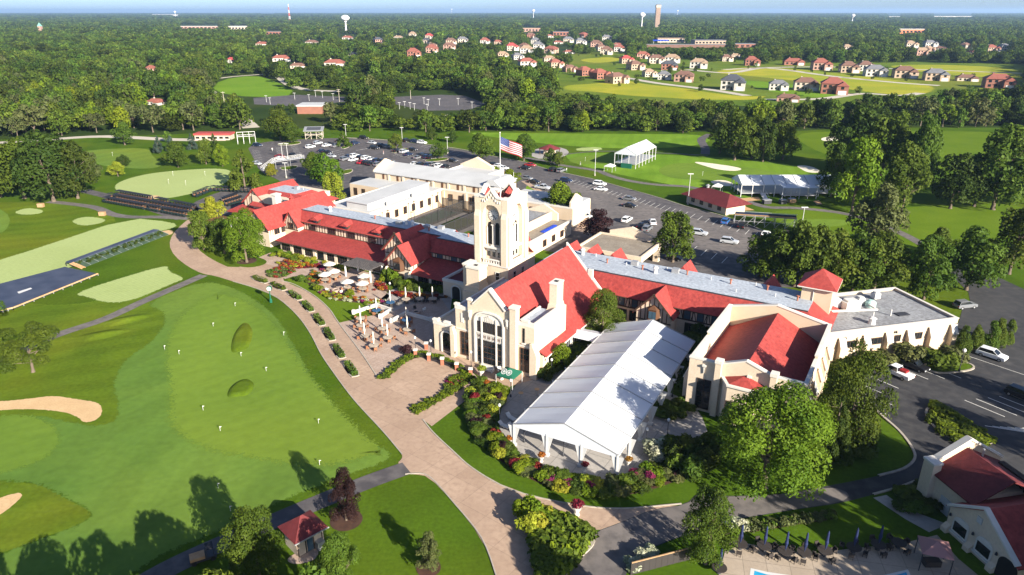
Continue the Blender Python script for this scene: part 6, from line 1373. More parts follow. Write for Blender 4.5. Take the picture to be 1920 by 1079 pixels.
for c in [(997,312,'sedan',RE,a1,'at the head of the course path'),(987,318,'sedan',BK,a1,'right behind the red saloon car'),(1040,321,'suv',BK,a2,'at the kerb near the course path'),(1055,323,'suv',GY,a2,'beside the black one near the course path'),(1064,342,'suv',NV,a1,'alone on the upper car park'),(990,337,'sedan',GY,a1,'parked ahead of the silver pick-up'),(1004,344,'sedan',BK,a1,'parked beside the silver pick-up'),(1020,355,'pickup',SI,a1,'by the footpath behind the tower'),
 (1127,348,'suv',WH,a1,'on the upper side of a pair mid car park'),(1129,358,'sedan',WH,a1,'on the lower side of a pair mid car park'),(1182,376,'sedan',GY,a1,'of a pair in the open car park'),(1183,389,'sedan',BK,a1,'of a pair in the open car park'),(1095,398,'suv',WH,a1,'behind the broad bright tree'),(1100,409,'sedan',WH,a1,'next to the purple tree'),(1085,383,'sedan',BK,a1,'half behind the broad bright tree'),
 (1178,416,'suv',WH,a2,'nose-out above the canopy gable'),(1206,427,'sedan',BK,a2,'beside the canopy gable'),(1226,420,'sedan',WH,a2+.5,'between the canopy gable and the loose tree'),(1216,433,'suv',GY,a2,'tight against the loose tree'),(1313,441,'suv',SI,a1,'right of the loose tree'),(1370,457,'suv',SI,a1,'in the lower open car park'),(1363,419,'suv',BL,a2,'at the grandstand edge'),(1395,427,'suv',BK,a2,'under the grandstand scaffold'),(1438,443,'sedan',WH,a2,'first beyond the grandstand'),(1455,446,'sedan',NV,a2,'second beyond the grandstand'),(1471,452,'suv',WH,a2,'third beyond the grandstand'),(1489,458,'sedan',SK,a2,'last beyond the grandstand'),(1266,488,'sedan',BK,a1,'in the shade under the loose tree'),
 (599,271,'suv',SI,a2,'in the far lane of the left car park'),(615,275,'sedan',WH,a2,'in the far lane of the left car park'),(632,276,'sedan',GY,a2,'in the shade of the cone-shaped tree'),(669,271,'suv',NV,a2,'right of the cone-shaped tree'),(685,261,'suv',BK,a1,'at the top verge of the car park'),(486,275,'suv',NV,a1,'at the footbridge end of the car park'),(484,309,'sedan',SI,a1,'at the foot of the ramp'),(528,296,'sedan',RE,a1,'behind the footbridge ramp'),(527,300,'sedan',WH,a1,'beside the red one at the ramp'),(552,293,'sedan',BK,a1,'on the island edge by the ramp'),(607,286,'sedan',NV,a1,'above the bright tree in the left car park'),(617,288,'sedan',BK,a1,'above the bright tree in the left car park'),(624,295,'sedan',SI,a1,'half behind the bright tree'),
 (656,296,'sedan',NV,a2,'first in the packed middle row'),(668,295,'suv',WH,a2,'second in the packed middle row'),(665,302,'sedan',WH,a2,'in the near line of the packed row'),(680,298,'suv',BK,a2,'third in the packed middle row'),(681,307,'sedan',RE,a2,'in the near line of the packed row'),(689,299,'suv',WH,a2,'fourth in the packed middle row'),(698,301,'sedan',SI,a2,'fifth in the packed middle row'),(700,310,'sedan',BK,a2,'in the near line of the packed row'),(710,304,'suv',NV,a2,'sixth in the packed middle row'),(712,311,'suv',GY,a2,'in the near line of the packed row'),(722,305,'suv',BK,a2,'seventh in the packed middle row'),(734,307,'suv',GY,a2,'last in the packed middle row'),
 (705,280,'suv',BK,a1,'of a pair beyond the packed row'),(718,276,'suv',BK,a1,'of a pair beyond the packed row'),(747,285,'sedan',BK,a2,'under the round island tree'),(760,287,'suv',SI,a2,'beside the round island tree'),(776,283,'sedan',BK,a1,'right of the round island tree'),(765,266,'suv',BK,a2,'at the top verge behind the island tree'),(781,268,'suv',NV,a1,'at the top verge beside a white one'),(794,270,'suv',WH,a1,'at the top verge of the right rows'),(796,294,'suv',BK,a2,'left of the last island tree'),(804,297,'suv',NV,a2,'at the last island tree'),(780,310,'sedan',WH,a2,'behind the white roof'),(792,312,'suv',BK,a2,'behind the white roof'),(805,312,'sedan',NV,a2,'behind the white roof'),(815,311,'suv',GY,a2,'behind the white roof'),(851,304,'sedan',BK,a1,'alone right of the last island tree'),(927,311,'sedan',BK,a1,'left of the flagpole trees'),(937,314,'sedan',WH,a1,'below the flagpole trees'),(946,318,'sedan',WH,a1,'below the flagpole trees'),(678,358,'sedan',WH,a1,'tucked behind the service block'),(668,362,'sedan',GY,a1,'tucked behind the service block'),
 (649,301,'suv',GY,a2,'at the drive end of the packed middle row'),(692,308,'suv',BK,a2,'in the near line of the packed row'),(724,313,'sedan',SI,a2,'in the near line of the packed row'),(742,311,'suv',NV,a2,'past the end of the packed middle row'),(786,298,'sedan',GY,a2,'left of the last island tree'),(812,298,'suv',BK,a2,'right of the last island tree'),(769,292,'sedan',NV,a2,'below the round island tree'),(826,314,'suv',WH,a2,'behind the white roof'),(838,315,'sedan',BK,a2,'behind the white roof'),(700,270,'sedan',SI,a1,'near the top verge beyond the packed row'),(640,267,'sedan',BK,a1,'above the cone-shaped tree'),(585,278,'suv',WH,a2,'at the left end of the far lane'),(730,278,'suv',GY,a1,'right of the pair beyond the packed row'),
 (1681,704,'pickup',WH,R(-57)+math.pi,'with red gear in its bed near the ballroom'),(1716,692,'suv',BK,R(-57),'beside the white pick-up'),(1862,672,'suv',WH,R(-50),'in the bay by the columnar cypresses'),(1918,748,'suv',BK,R(-57),'at the right edge of the near car park'),(1812,578,'suv',GY,R(10),'on the service road behind the annex')]: car(*c)
bx('cargo', None, 'tail', G(1695,708)+Vector((0,0,1.25)), (1.3,1.0,.4), R(-57)); tag(bpy.context.scene.collection.objects[-1], 'red toolbox and gear lying in the pick-up bed', 'toolbox')
# parking stripes
def stripes(name, a, b, n, ln, ang, z=.046):
    A = G(*a); Bb = G(*b)
    for i in range(n):
        c = A.lerp(Bb, i/max(1, n-1)); d = Vector((math.cos(ang), math.sin(ang), 0)); m = MB(); n_ = Vector((-d.y, d.x, 0))*.07
        m.add([c-n_+Vector((0,0,z)), c+n_+Vector((0,0,z)), c+n_+d*ln+Vector((0,0,z)), c-n_+d*ln+Vector((0,0,z))], [(0,3,2,1)]); tag(m.build(name, 'paint'), kind='structure')
stripes('stall_line', (1062,332), (1270,392), 26, 5.2, a2+math.pi, .032); stripes('stall_line', (1280,394), (1440,441), 12, 5.2, a2+math.pi, .032)
stripes('stall_line', (1298,473), (1356,494), 4, 5.5, a2, .032); stripes('stall_line', (1130,356), (1310,425), 1, .1, a1)
stripes('stall_line', (1608,717), (1635,707), 2, 5, R(-57)); stripes('stall_line', (1610,735), (1600,752), 2, 6, R(-50)); stripes('stall_line', (1655,690), (1745,687), 4, 5.5, R(-57)); stripes('stall_line', (1815,668), (1880,690), 3, 6, R(-52))
stripes('stall_line', (1812,752), (1920,740), 6, 6, R(-57)); stripes('stall_line', (1850,800), (1935,805), 7, 6, R(-20))
stripes('stall_line', (520,276), (523,292), 8, 5, a1, .026); stripes('stall_line', (545,272), (556,290), 8, 5, a1, .026); stripes('stall_line', (476,282), (482,304), 8, 5, a1, .026)
stripes('stall_line', (625,285), (648,300), 6, 5, a2, .026); stripes('stall_line', (670,283), (735,272), 9, 5, a2, .026); stripes('stall_line', (740,292), (795,300), 9, 5, a2, .026); stripes('stall_line', (790,276), (860,292), 9, 5, a2, .026)
# golf carts
def cartmesh():
    b = MB(); b.box(-1.1,1.1,-.55,.55,.22,.5).box(.55,1.15,-.5,.5,.5,.85).box(-1.15,-.4,-.52,.52,.5,.72); body = b.mesh('body', 'cart_green')
    roof = MB().slab([(-.85,-.58,1.85),(.75,-.58,1.85),(.75,.58,1.85),(-.85,.58,1.85)], .08).mesh('canopy', 'black')
    st = MB().box(-.45,.05,-.36,.36,.5,.72).box(-.5,-.4,-.33,.33,.72,1.02).mesh('seat', 'seat_tan')
    fr = MB(); [fr.bar((x,y,.6), (x*.85,y,1.8), .025) for x in (-.8,.75) for y in (-.5,.5)]
    wh = MB(); wh.cyl((0,-.09,0), (0,.09,0), .23, n=10)
    bag = MB().cyl((-.95,-.2,.7), (-1.05,-.2,1.45), .14, n=7).cyl((-.95,.2,.7), (-1.05,.2,1.4), .14, n=7).mesh('bag_rack', 'metal_dark')
    return body, roof, st, fr.mesh('roof_frame', 'metal_dark'), wh.mesh('wheel', 'black'), bag
mat('seat_tan', (.20,.10,.05), .8); mat('cart_green', (.012,.022,.022), .4); CK = cartmesh()
def cart(p, ang, label, group):
    t = thing('golf_cart', label, 'golf cart', p, ang+random.uniform(-.05, .05), group)
    link('body', CK[0], t); link('canopy', CK[1], t); link('seat', CK[2], t); link('roof_frame', CK[3], t); link('bag_rack', CK[5], t)
    for sx in (-.75, .75):
        for sy in (-.5, .5): link('wheel', CK[4], t, (sx, sy, .23))
def cartrow(a, b, n, ang, label, group):
    A = G(*a); B_ = G(*b)
    for i in range(n):
        if random.random() < .97: cart(A.lerp(B_, i/(n-1))+Vector((0,0,.03)), ang, label, group)
cartrow((203,379), (352,406), 29, a2+math.pi, 'golf cart in the front row beside the cart path', 'golf carts in the front row')
cartrow((212,372), (360,399), 28, a2+math.pi, 'golf cart in the middle row beside the cart path', 'golf carts in the middle row')
cartrow((226,366.5), (285,377), 14, a2+math.pi, 'golf cart in the short back row below the gravel pad', 'golf carts in the back row')
cartrow((300,380), (368,394), 13, a2+math.pi, 'golf cart in the back row near the tan pad', 'golf carts in the back row by the drive')
cartrow((364,372), (394,360), 6, a1, 'golf cart lined up on the kerb of the cart yard', 'golf carts on the yard kerb')
cartrow((404,358), (474,361), 11, a2, 'golf cart in the yard row under the dark cone-shaped tree', 'golf carts in the upper yard row')
cartrow((424,380), (450,371), 7, a1, 'golf cart beside the end gable in the yard', 'golf carts beside the end gable'); cartrow((430,386), (456,378), 6, a1, 'golf cart in the shade by the end gable', 'golf carts in the gable shade')
for (u, v) in ((81,388),(196,404)): bx('crate', None, 'wood', G(u, v)+Vector((0,0,.6)), (1.8,1.1,1.2)); tag(bpy.context.scene.collection.objects[-1], 'small wooden equipment box beside the %s practice green' % ('farther' if u < 100 else 'nearer'), 'box')

# ================================================================ smaller buildings on the grounds
def hiproof(b, x0, x1, y0, y1, z, rise, inset, mi=0):
    if x1-x0 >= y1-y0: a = ((x0+inset, (y0+y1)/2), (x1-inset, (y0+y1)/2)); f = [(0,1,5,4),(1,2,5),(2,3,4,5),(3,0,4)]
    else: a = (((x0+x1)/2, y0+inset), ((x0+x1)/2, y1-inset)); f = [(0,1,4),(1,2,5,4),(2,3,5),(3,0,4,5)]
    return b.add([(x0,y0,z),(x1,y0,z),(x1,y1,z),(x0,y1,z),(*a[0],z+rise),(*a[1],z+rise)], f+[(3,2,1,0)], mi)
def pool_house():
    t = thing('pool_house', 'cream pool house with arched windows, gabled wall and red roofs, rear one tinted as if shaded', 'building', (54,64.3,0), R(11))
    # local x to the right, gable wall faces -x
    b = MB(); b.extr([(-5.0,0),(4.4,0),(4.4,3.3),(0,6.2),(-5.0,3.0)], 0, 16, axis='x'); b.build('wall', 'stucco', t)
    MB().slab([(-.2,0,6.45),(16,0,6.45),(16,4.9,3.3),(-.2,4.9,3.3)], .2).build('roof', 'red_roof', t); MB().slab([(-.2,-5.5,2.9),(16,-5.5,2.9),(16,0,6.45),(-.2,0,6.45)], .2).build('roof', 'red_roof', t)
    for p, q in (((4.6,3.4),(0,6.5)), ((0,6.5),(-5.3,3.0))):
        b = MB(); b.obox((-.1,(p[0]+q[0])/2,(p[1]+q[1])/2+.1), (0,(q[0]-p[0])/2,(q[1]-p[1])/2), .12, .35); b.build('coping', 'stone_trim', t)
    for y in (2.4, -1.0):
        b = MB(); b.extr([(y+p[0], p[1]) for p in arch_profile(1.15, .7, 2.2, .8)], -.08, .02, axis='x'); b.build('arch_panel', 'stone_trim', t)
        MB().box(-.14,-.06,y-.9,y+.9,.95,2.2).build('window', 'glass', t); MB().box(-.3,.02,y-1.2,y+1.2,.5,.7).build('sill', 'stone_trim', t)
    b = MB(); b.extr([(-4.2+p[0], p[1]) for p in arch_profile(1.2, 0, 2.0, .9)], -.1, .03, axis='x'); b.build('doorway', 'black', t)
    MB().box(-.1,.02,.05,.75,4.2,5.0).build('vent', 'roof_white', t)
    for y in (4.1,.7,-2.6): b = MB(); b.extr([(0,0),(-.6,0),(-.6,.6),(0,1.1)], y-.4, y+.4); b.build('buttress', 'stucco', t); MB().lathe((-.2,y-.1,2.3), [(.05,0),(.16,.08),(.12,.35),(.02,.5)], 6).build('wall_lamp', 'metal_dark', t)
    # rear mass
    MB().box(2.0,12,4.4,10.2,0,4.2).build('wall', 'stucco', t)
    MB().slab([(1.6,3.0,4.3),(6.6,3.0,7.0),(6.6,10.2,7.0),(1.6,10.2,4.3)], .2).build('roof', 'red_roof_dark', t); MB().slab([(6.6,3.0,7.0),(12.2,3.0,4.3),(12.2,10.2,4.3),(6.6,10.2,7.0)], .2).build('roof', 'red_roof_dark', t)  # rear roof in the darker red: its shade is put into the colour
    b = MB(); b.extr([(1.6,0),(12.4,0),(12.4,4.6),(6.8,8.0),(1.6,4.9)], 10.2, 10.8); b.build('gable_wall', 'stucco_warm', t)
    for p, q in (((1.4,5.0),(6.8,8.2)), ((6.8,8.2),(12.5,4.8))):
        b = MB(); b.obox(((p[0]+q[0])/2,10.5,(p[1]+q[1])/2+.05), ((q[0]-p[0])/2,0,(q[1]-p[1])/2), .12, .45); b.build('coping', 'stone_trim', t)
    MB().box(1.2,2.4,9.2,10.9,0,5.6).build('pier', 'stucco', t); MB().box(1.1,2.5,9.1,11,5.6,5.85).build('pier_cap', 'stone_trim', t)
    MB().cyl((7.6,8.8,5.6), (7.6,8.8,7.6), .14, n=8).build('flue', 'metal_grey', t); MB().box(1.9,2.02,6.2,7.8,0,2.2).build('garage_door', 'roof_white', t)
    MB().box(10,10.8,4.0,8.5,4.0,5.6).build('dormer', 'timber', t)
pool_house()
def shed():
    t = thing('starter_shed', 'small half-timbered shed with dark red hipped roof on the path', 'shed', (-24.5,66.2,0), R(44))
    MB().box(-1.7,1.7,-1.5,1.5,0,2.5).build('wall', 'stucco', t); b = MB(); hiproof(b,-2.15,2.15,-2.15,2.15,2.5,1.7,2.0); b.build('roof', 'red_roof_dark', t)
    for x in (-1.6,-.6,.4,1.5): MB().box(x-.06,x+.06,-1.56,-1.5,0,2.45).build('timber', 'timber', t)
    for y in (-1.4,0,1.4): MB().box(1.7,1.76,y-.06,y+.06,0,2.45).build('timber', 'timber', t)
    MB().box(-.45,.3,-1.57,-1.49,.1,2.1).build('door', 'glass_blue', t); MB().box(.5,1.4,-2.3,-1.55,0,1.1).build('drinks_cooler', 'metal_grey', t); MB().box(-2.2,2.2,-2.22,-2.12,2.42,2.55).build('gutter', 'metal_grey', t)
    pts = [(p.x, p.y) for p in (G(u, v) for u, v in ((537,1050),(560,1035),(598,1025),(600,1040),(590,1052),(555,1060)))]
    patchw('paved_circle', chaikin(pts, 2), .05, 'paver', 'structure')
shed()
t1 = clearspan('hospitality_tent', 'white gabled tent on a raised platform beyond the course path', Vector((46.2,280.5,0)), 0, R(-31.5), 9.2, 22, 5.6, 8.2, 6, base=0)
MB().box(-4.6,4.6,0,22,1.6,1.9).build('platform', 'metal_grey', t1); MB().box(-1.5,3,-.6,-.1,0,1.9).build('screen', 'green_cloth', t1)
t2 = clearspan('pavilion_tent', 'long white-roofed pavilion tent on a raised deck by the bunkers', Vector((78.5,238.5,0)), 0, R(-90), 11, 34, 4.2, 6.4, 9, base=0)
MB().box(-5.5,5.5,0,34,1.1,1.4).build('platform', 'metal_grey', t2)
b = MB(); b.slab([(5.4,13,4.3),(5.4,24.5,4.3),(8.6,24.5,3.9),(8.6,13,3.9)], .1); b.build('porch_roof', 'vinyl', t2); MB().box(5.5,8.6,13,24.5,1.1,1.4).build('platform', 'metal_grey', t2)
for i in range(5): MB().bar((8.5,13+11.5*i/4,0), (8.5,13+11.5*i/4,3.9), .09).build('leg', 'white', t2)
b = MB(); b.slab([(5.6,6.5,1.4),(5.6,8.2,1.4),(9.6,8.2,.1),(9.6,6.5,.1)], .15); [b.bar((5.6,y,2.3), (9.6,y,1.0), .05) for y in (6.5,8.2)]; b.build('stairs', 'white', t2)
def course_shed():
    t = thing('course_shed', 'long dark red hipped-roof shed beside the car park', 'building', (66,219.5,0), R(-62))
    MB().box(-9,9,-4,4,0,2.8).build('wall', 'stucco', t); b = MB(); hiproof(b,-10.5,10.5,-5.6,5.6,2.8,2.9,4.6); b.build('roof', 'red_roof_dark', t); MB().lathe((-4,0,5.6), [(.5,0),(.5,.7),(.8,.75),(.1,1.2)], 8).build('roof_vent', 'metal_grey', t)
    for x in (-6,-2,2,6): MB().box(x-.8,x+.8,-4.06,-4,.9,2.2).build('window', 'glass', t)
course_shed()
def hut():
    t = thing('octagonal_hut', 'low octagonal hut with dark red roof on a paved apron', 'hut', (17.3,310,0))
    n = 8; P = [(5.2*math.cos(2*math.pi*i/n+.39), 3.8*math.sin(2*math.pi*i/n+.39)) for i in range(n)]
    b = MB(); b.add([(x,y,2.4) for x, y in P]+[(0,0,4.4)], [(i,(i+1) % n,n) for i in range(n)]+[tuple(reversed(range(n)))]); b.build('roof', 'red_roof_dark', t)
    MB().prism([(x*.55,y*.55) for x, y in P], 0, 2.4).build('wall', 'stucco', t)
    for x, y in P: MB().box(x*.9-.1,x*.9+.1,y*.9-.1,y*.9+.1,0,2.4).build('post', 'timber', t)
patch('hut_apron', [(1000,298),(1000,282),(1030,275),(1062,278),(1072,288),(1050,298)], .031, 'concrete_grey', 1); hut()
def grandstand():
    t = thing('grandstand', 'scaffold grandstand with dark tiered seats between car park and green', 'grandstand', (74.5,197.5,0), R(-14))
    for i in range(3): MB().box(-8.6,8.6,-1+i*1.0,-.1+i*1.0,3.4-i*.35,3.55-i*.35).build('tier', 'wood' if i == 0 else 'metal_grey', t); MB().box(-8.4,8.4,-.5+i,-.15+i,3.6-i*.35,4.1-i*.35).build('seat_row', 'car_navy', t)
    for i in range(7):
        x = -8.5+17*i/6
        for y, h in ((-1,3.4),(2.2,2.6)): MB().bar((x,y,0), (x,y,h), .07).build('post', 'metal_grey', t)
        if i < 6: MB().bar((x,-1,0), (x+17/6,-1,3.3), .05).build('brace', 'metal_grey', t)
        MB().bar((x,-1,.5), (x,2.2,2.5), .05).build('brace', 'metal_grey', t)
    for z in (1.6, 3.2, 4.5): MB().bar((-8.6,-1.05,z), (8.6,-1.05,z), .05).build('rail', 'metal_grey', t)
grandstand()
def platforms():
    # raised dark viewing platform beside the range
    P = [G(u, v, .5) for u, v in ((-60,596),(28,577),(187,513),(125,500),(-60,548))]
    t = thing('viewing_platform', 'raised dark blue-grey platform with white stripe beside the pale range tee', 'platform', P[1]*1.0-Vector((0,0,.5))); o = t.location
    MB().slab([p-o for p in P], .25).build('deck', 'deck_blue', t)
    for (a, b_) in ((0,1),(1,2)):
        n = 9
        for i in range(n+1): c = P[a].lerp(P[b_], i/n)-o; MB().bar((c.x,c.y,0), (c.x,c.y,.5), .07).build('post', 'metal_grey', t)
        MB().bar(P[a]-o+Vector((0,0,.05)), P[b_]-o+Vector((0,0,.05)), .12).build('edge_beam', 'tan_wood', t)
    q = [G(u, v, .52) for u, v in ((36,547),(61,539),(64,541),(39,550))]; MB().slab([p-o for p in q], .015).build('stripe', 'white', t)
    # long narrow stand with netted slope
    a, b_ = G(132,491,1.2), G(296,430,1.2); d = (b_-a).normalized(); nrm = Vector((d.y,-d.x,0)); ln = (b_-a).length
    t = thing('range_stand', 'long narrow blue-topped stand with leafy netted side above the lawn', 'stand', Vector((a.x,a.y,0)), math.atan2(d.y, d.x))
    MB().box(0,ln,-.9,.9,1.0,1.2).build('deck', 'deck_blue', t)
    MB().slab([(0,-.95,1.05),(ln,-.95,1.05),(ln,-4.2,.12),(0,-4.2,.12)], .1).build('net', 'net_green', t)
    for i in range(13): x = ln*i/12; MB().bar((x,-.9,0), (x,-.9,1.0), .06).build('post', 'metal_dark', t); MB().bar((x,.9,0), (x,.9,1.0), .06).build('post', 'metal_dark', t); MB().bar((x,-4.2,.14), (x,-1,1.08), .03).build('strut', 'metal_grey', t)
    for i in range(8): MB().box(-.6-i*.02,.4,-1.3-i*.45,-.95-i*.45,1.0-i*.12,1.1-i*.12).build('step', 'tan_wood', t)
    for x in (-.6,.4): MB().bar((x,-1,1.1), (x,-4.6,.1), .08).build('stringer', 'tan_wood', t)
    leaf = np.concatenate([leaf_geo([(x, -2.4+random.uniform(-1,1), .7+random.uniform(-.2,.2), .4)], 26, .22, seed=i)[0] for i, x in enumerate(np.arange(.5, ln, .55))])
    o2 = link('climber', leaf_mesh('climber', leaf, np.random.default_rng(3).uniform(0, 1, len(leaf)//4).repeat(4), 'leaf_dark'), t); o2['kind'] = 'stuff'
mat('deck_blue', (.035,.045,.075), .6, (.06,.07,.105), .3, coord='World'); mat('net_green', (.03,.055,.035), .9, (.05,.08,.05), 1.0, coord='World')
platforms()
def pergola(name, label, p, rz, lx, ly, h, n, slat='timber', post='stucco'):
    t = thing(name, label, 'pergola', p, rz)
    for x in (-lx/2+.3, lx/2-.3):
        for y in (-ly/2+.3, ly/2-.3): MB().cyl((x,y,0), (x,y,h), .24, .2, 10).build('column', post, t)
    for y in (-ly/2+.3, ly/2-.3): MB().box(-lx/2-.3,lx/2+.3,y-.12,y+.12,h,h+.25).build('beam', slat, t)
    for i in range(n): x = -lx/2+lx*i/(n-1); MB().box(x-.06,x+.06,-ly/2-.4,ly/2+.4,h+.25,h+.42).build('rafter', slat, t)
    for i in range(int(n*.8)): y = -ly/2+ly*i/(int(n*.8)-1); MB().box(-lx/2-.2,lx/2+.2,y-.05,y+.05,h+.42,h+.48).build('batten', slat, t)
    return t
mat('slat_grey', (.075,.068,.068), .8, (.11,.10,.10), 2)
pergola('pergola', 'grey slatted pergola on white columns over the dining terrace', W(-38.3,-4.1), A0, 8.4, 4.8, 2.9, 16, 'slat_grey', 'white')
pergola('pergola', 'rounded brown pergola on white columns at the bend of the drive', Vector((-84.2,194,0)), A0+R(80), 6, 4.5, 2.9, 9, 'brown_frame', 'white')
def ramp():
    t = thing('footbridge', 'grey steel footbridge with ramp over the car park lane', 'footbridge', Vector((-93,281,0)), R(42))
    MB().box(-2.5,10,-1.2,1.2,2.8,3.0).build('deck', 'metal_grey', t); MB().slab([(-8,-1.2,.2),(-2.5,-1.2,3.0),(-2.5,1.2,3.0),(-8,1.2,.2)], .2).build('ramp', 'metal_grey', t)
    for y in (-1.2, 1.2):
        for z in (3.5, 4.0): MB().bar((-2.5,y,z), (10,y,z), .05).build('rail', 'white', t); MB().bar((-8,y,z-2.8), (-2.5,y,z), .05).build('rail', 'white', t)
        for i in range(7): x = -2.5+12.5*i/6; MB().bar((x,y,0 if i % 3 == 0 else 2.9), (x,y,4.0), .06).build('post', 'metal_grey', t)
ramp()
def timber_stand():
    t = thing('viewing_stand', 'raised open timber stand with dark sloping roof beyond the car park', 'stand', Vector((-97.5,351,0)), R(8))
    for x in (-4,-1.3,1.3,4):
        for y in (-2.5, 2.5): MB().bar((x,y,0), (x,y,4.2), .12).build('post', 'upole', t)
    MB().box(-4.3,4.3,-2.8,2.8,2.0,2.2).build('deck', 'upole', t); MB().slab([(-4.8,-3.4,4.2),(4.8,-3.4,4.2),(4.8,3.4,5.4),(-4.8,3.4,5.4)], .2).build('roof', 'metal_grey', t)
    MB().slab([(-3.4,-2.2,4.46),(3.4,-2.2,4.46),(3.4,2.4,5.27),(-3.4,2.4,5.27)], .03).build('roof_panel', 'roof_slate', t)
    for a, b_ in (((-4,-2.5,0),(-1.3,-2.5,2)),((4,-2.5,0),(1.3,-2.5,2)),((-4,-2.5,2.2),(-1.3,-2.5,4.2)),((4,-2.5,2.2),(1.3,-2.5,4.2))): MB().bar(a, b_, .07).build('brace', 'upole', t)
timber_stand()
def frame_stand():
    t = thing('steel_frame', 'white open steel frame of an unfinished stand by the lane', 'frame', G(466,268), R(20))
    for i in range(4):
        x = -4+i*2.7
        for y in (-2.5,2.5): MB().bar((x,y,0), (x,y,3.5), .09).build('post', 'white', t)
        MB().bar((x,-2.5,3.5), (x,0,5.2), .09).build('rafter', 'white', t); MB().bar((x,2.5,3.5), (x,0,5.2), .09).build('rafter', 'white', t)
    for y, z in ((-2.5,3.5),(2.5,3.5),(0,5.2)): MB().bar((-4,y,z), (4.1,y,z), .09).build('purlin', 'white', t)
frame_stand()
# court in the rear courtyard
pts = [W(a, b_).to_2d() for a, b_ in ((-60.5,25),(-38,25),(-38,57),(-60.5,57))]; patchw('courtyard', pts, .03, 'asphalt_old')
patchw('play_court', [W(a, b_).to_2d() for a, b_ in ((-58,31),(-52,31),(-52,54),(-58,54))], .04, 'court_green') if mat('court_green', (.02,.11,.07), .8, (.03,.13,.085), .5, coord='World') else 0
patchw('play_court', [W(a, b_).to_2d() for a, b_ in ((-48.5,28),(-41.5,28),(-41.5,50),(-48.5,50))], .04, 'lawn')
mat('mesh_fence', (.035,.03,.028), .8)
def courtfence():
    t = frame('court_fence', 'tall dark mesh fence around the paddle courts behind the wing', 'fence', -49, 40)
    m = bpy.data.materials.new('fence_net'); m.use_nodes = True; MATS['fence_net'] = m; n = m.node_tree.nodes; l = m.node_tree.links; p = n['Principled BSDF']; p.inputs['Base Color'].default_value = (.03,.028,.026,1); p.inputs['Alpha'].default_value = .72
    def seg(a, b_, h=3.8):
        A, B_ = Vector((a[0]+49, a[1]-40, 0)), Vector((b_[0]+49, b_[1]-40, 0)); k = max(1, int((B_-A).length/3))
        for i in range(k+1): c = A.lerp(B_, i/k); MB().bar(c, c+Vector((0,0,h)), .06).build('post', 'metal_dark', t)
        for i in range(k): q, r_ = A.lerp(B_, i/k), A.lerp(B_, (i+1)/k); MB().add([q, r_, r_+Vector((0,0,h)), q+Vector((0,0,h))], [(0,1,2,3)]).build('mesh_panel', 'fence_net', t)
        MB().bar(A+Vector((0,0,h)), B_+Vector((0,0,h)), .06).build('top_rail', 'metal_dark', t)
    seg((-50.5,26), (-50.5,55)); seg((-58.5,26), (-50.5,26)); seg((-50.5,55), (-40,55)); seg((-40,26), (-40,55)); seg((-50.5,26), (-40,26)); seg((-58.5,55), (-50.5,55))
    for a, b_ in ((-58,28),(-58,40),(-58,52),(-51,30),(-51,48),(-46,40),(-41,45)):
        MB().bar((a+49,b_-40,0), (a+49,b_-40,6.0), .06).build('lamp_post', 'metal_dark', t); MB().box(a+49-.1,a+49.7,b_-40.15,b_-39.85,6,6.15).build('lamp_head', 'metal_dark', t)
courtfence()

# ================================================================ planting
def hedge_mesh(n=10, seed=0):
    r = random.Random(seed); lob = [(-.5+i/(n-1), r.uniform(-.02,.02), .45+r.uniform(-.05,.05), .10) for i in range(n)]
    return lob
def hedge(p, ang, ln, wd, h, m, label, group=None, seed=0):
    r = np.random.default_rng(seed); n = int(90*ln*max(.5, wd)); q = r.uniform(-1, 1, (n, 3)); ax = r.integers(0, 3, n); s_ = np.sign(r.uniform(-1, 1, n)); q[np.arange(n), ax] = s_*r.uniform(.85, 1.05, n)
    v = q*np.array([ln/2, wd/2, h/2])+np.array([0,0,h/2]); v[:,2] = np.maximum(v[:,2], .03); nn = np.zeros((n,3)); nn[np.arange(n), ax] = s_; nn += r.normal(size=(n,3))*.5; nn /= np.linalg.norm(nn, axis=1)[:,None]
    a = np.cross(nn, r.normal(size=(n,3))); a /= np.linalg.norm(a, axis=1)[:,None]; b_ = np.cross(nn, a); sz = r.uniform(.10, .2, n)[:,None]
    vv = np.stack([v-a*sz, v-b_*sz*.6, v+a*sz, v+b_*sz*.6], 1).reshape(-1,3)
    o = tag(link('hedge', leaf_mesh('hedge', vv, r.uniform(0, 1, n).repeat(4), m), None, p, ang), label, 'hedge', group); return o
# clipped hedges in the median of the drive, each in its own kerbed bed
HS = [(491,526),(525,539),(556,556),(580,577),(601,602),(620,629),(638,661),(661,694)]
for i, (u, v) in enumerate(HS):
    p = G(u, v); q = G(*HS[min(i+1, 7)])-G(*HS[max(i-1, 0)]); ang = math.atan2(q.y, q.x); ln = 4.7
    hedge(p+Vector((0,0,.1)), ang, ln, 1.1, .75, 'leaf_mid', 'low clipped hedge strip in the middle of the curving drive', 'hedge strips in the drive', i)
    d = Vector((math.cos(ang), math.sin(ang), 0)); n_ = Vector((-d.y, d.x, 0)); pts = [p+d*ln*.56*a+n_*.8*b_ for a, b_ in ((-1,-1),(1,-1),(1.06,0),(1,1),(-1,1),(-1.06,0))]
    patchw('planting_bed', [(c.x, c.y) for c in pts], .09, 'mulch'); kerb('kerb', [(c.x, c.y) for c in pts], .04, .12, .22, 'kerb', True, 1, True)
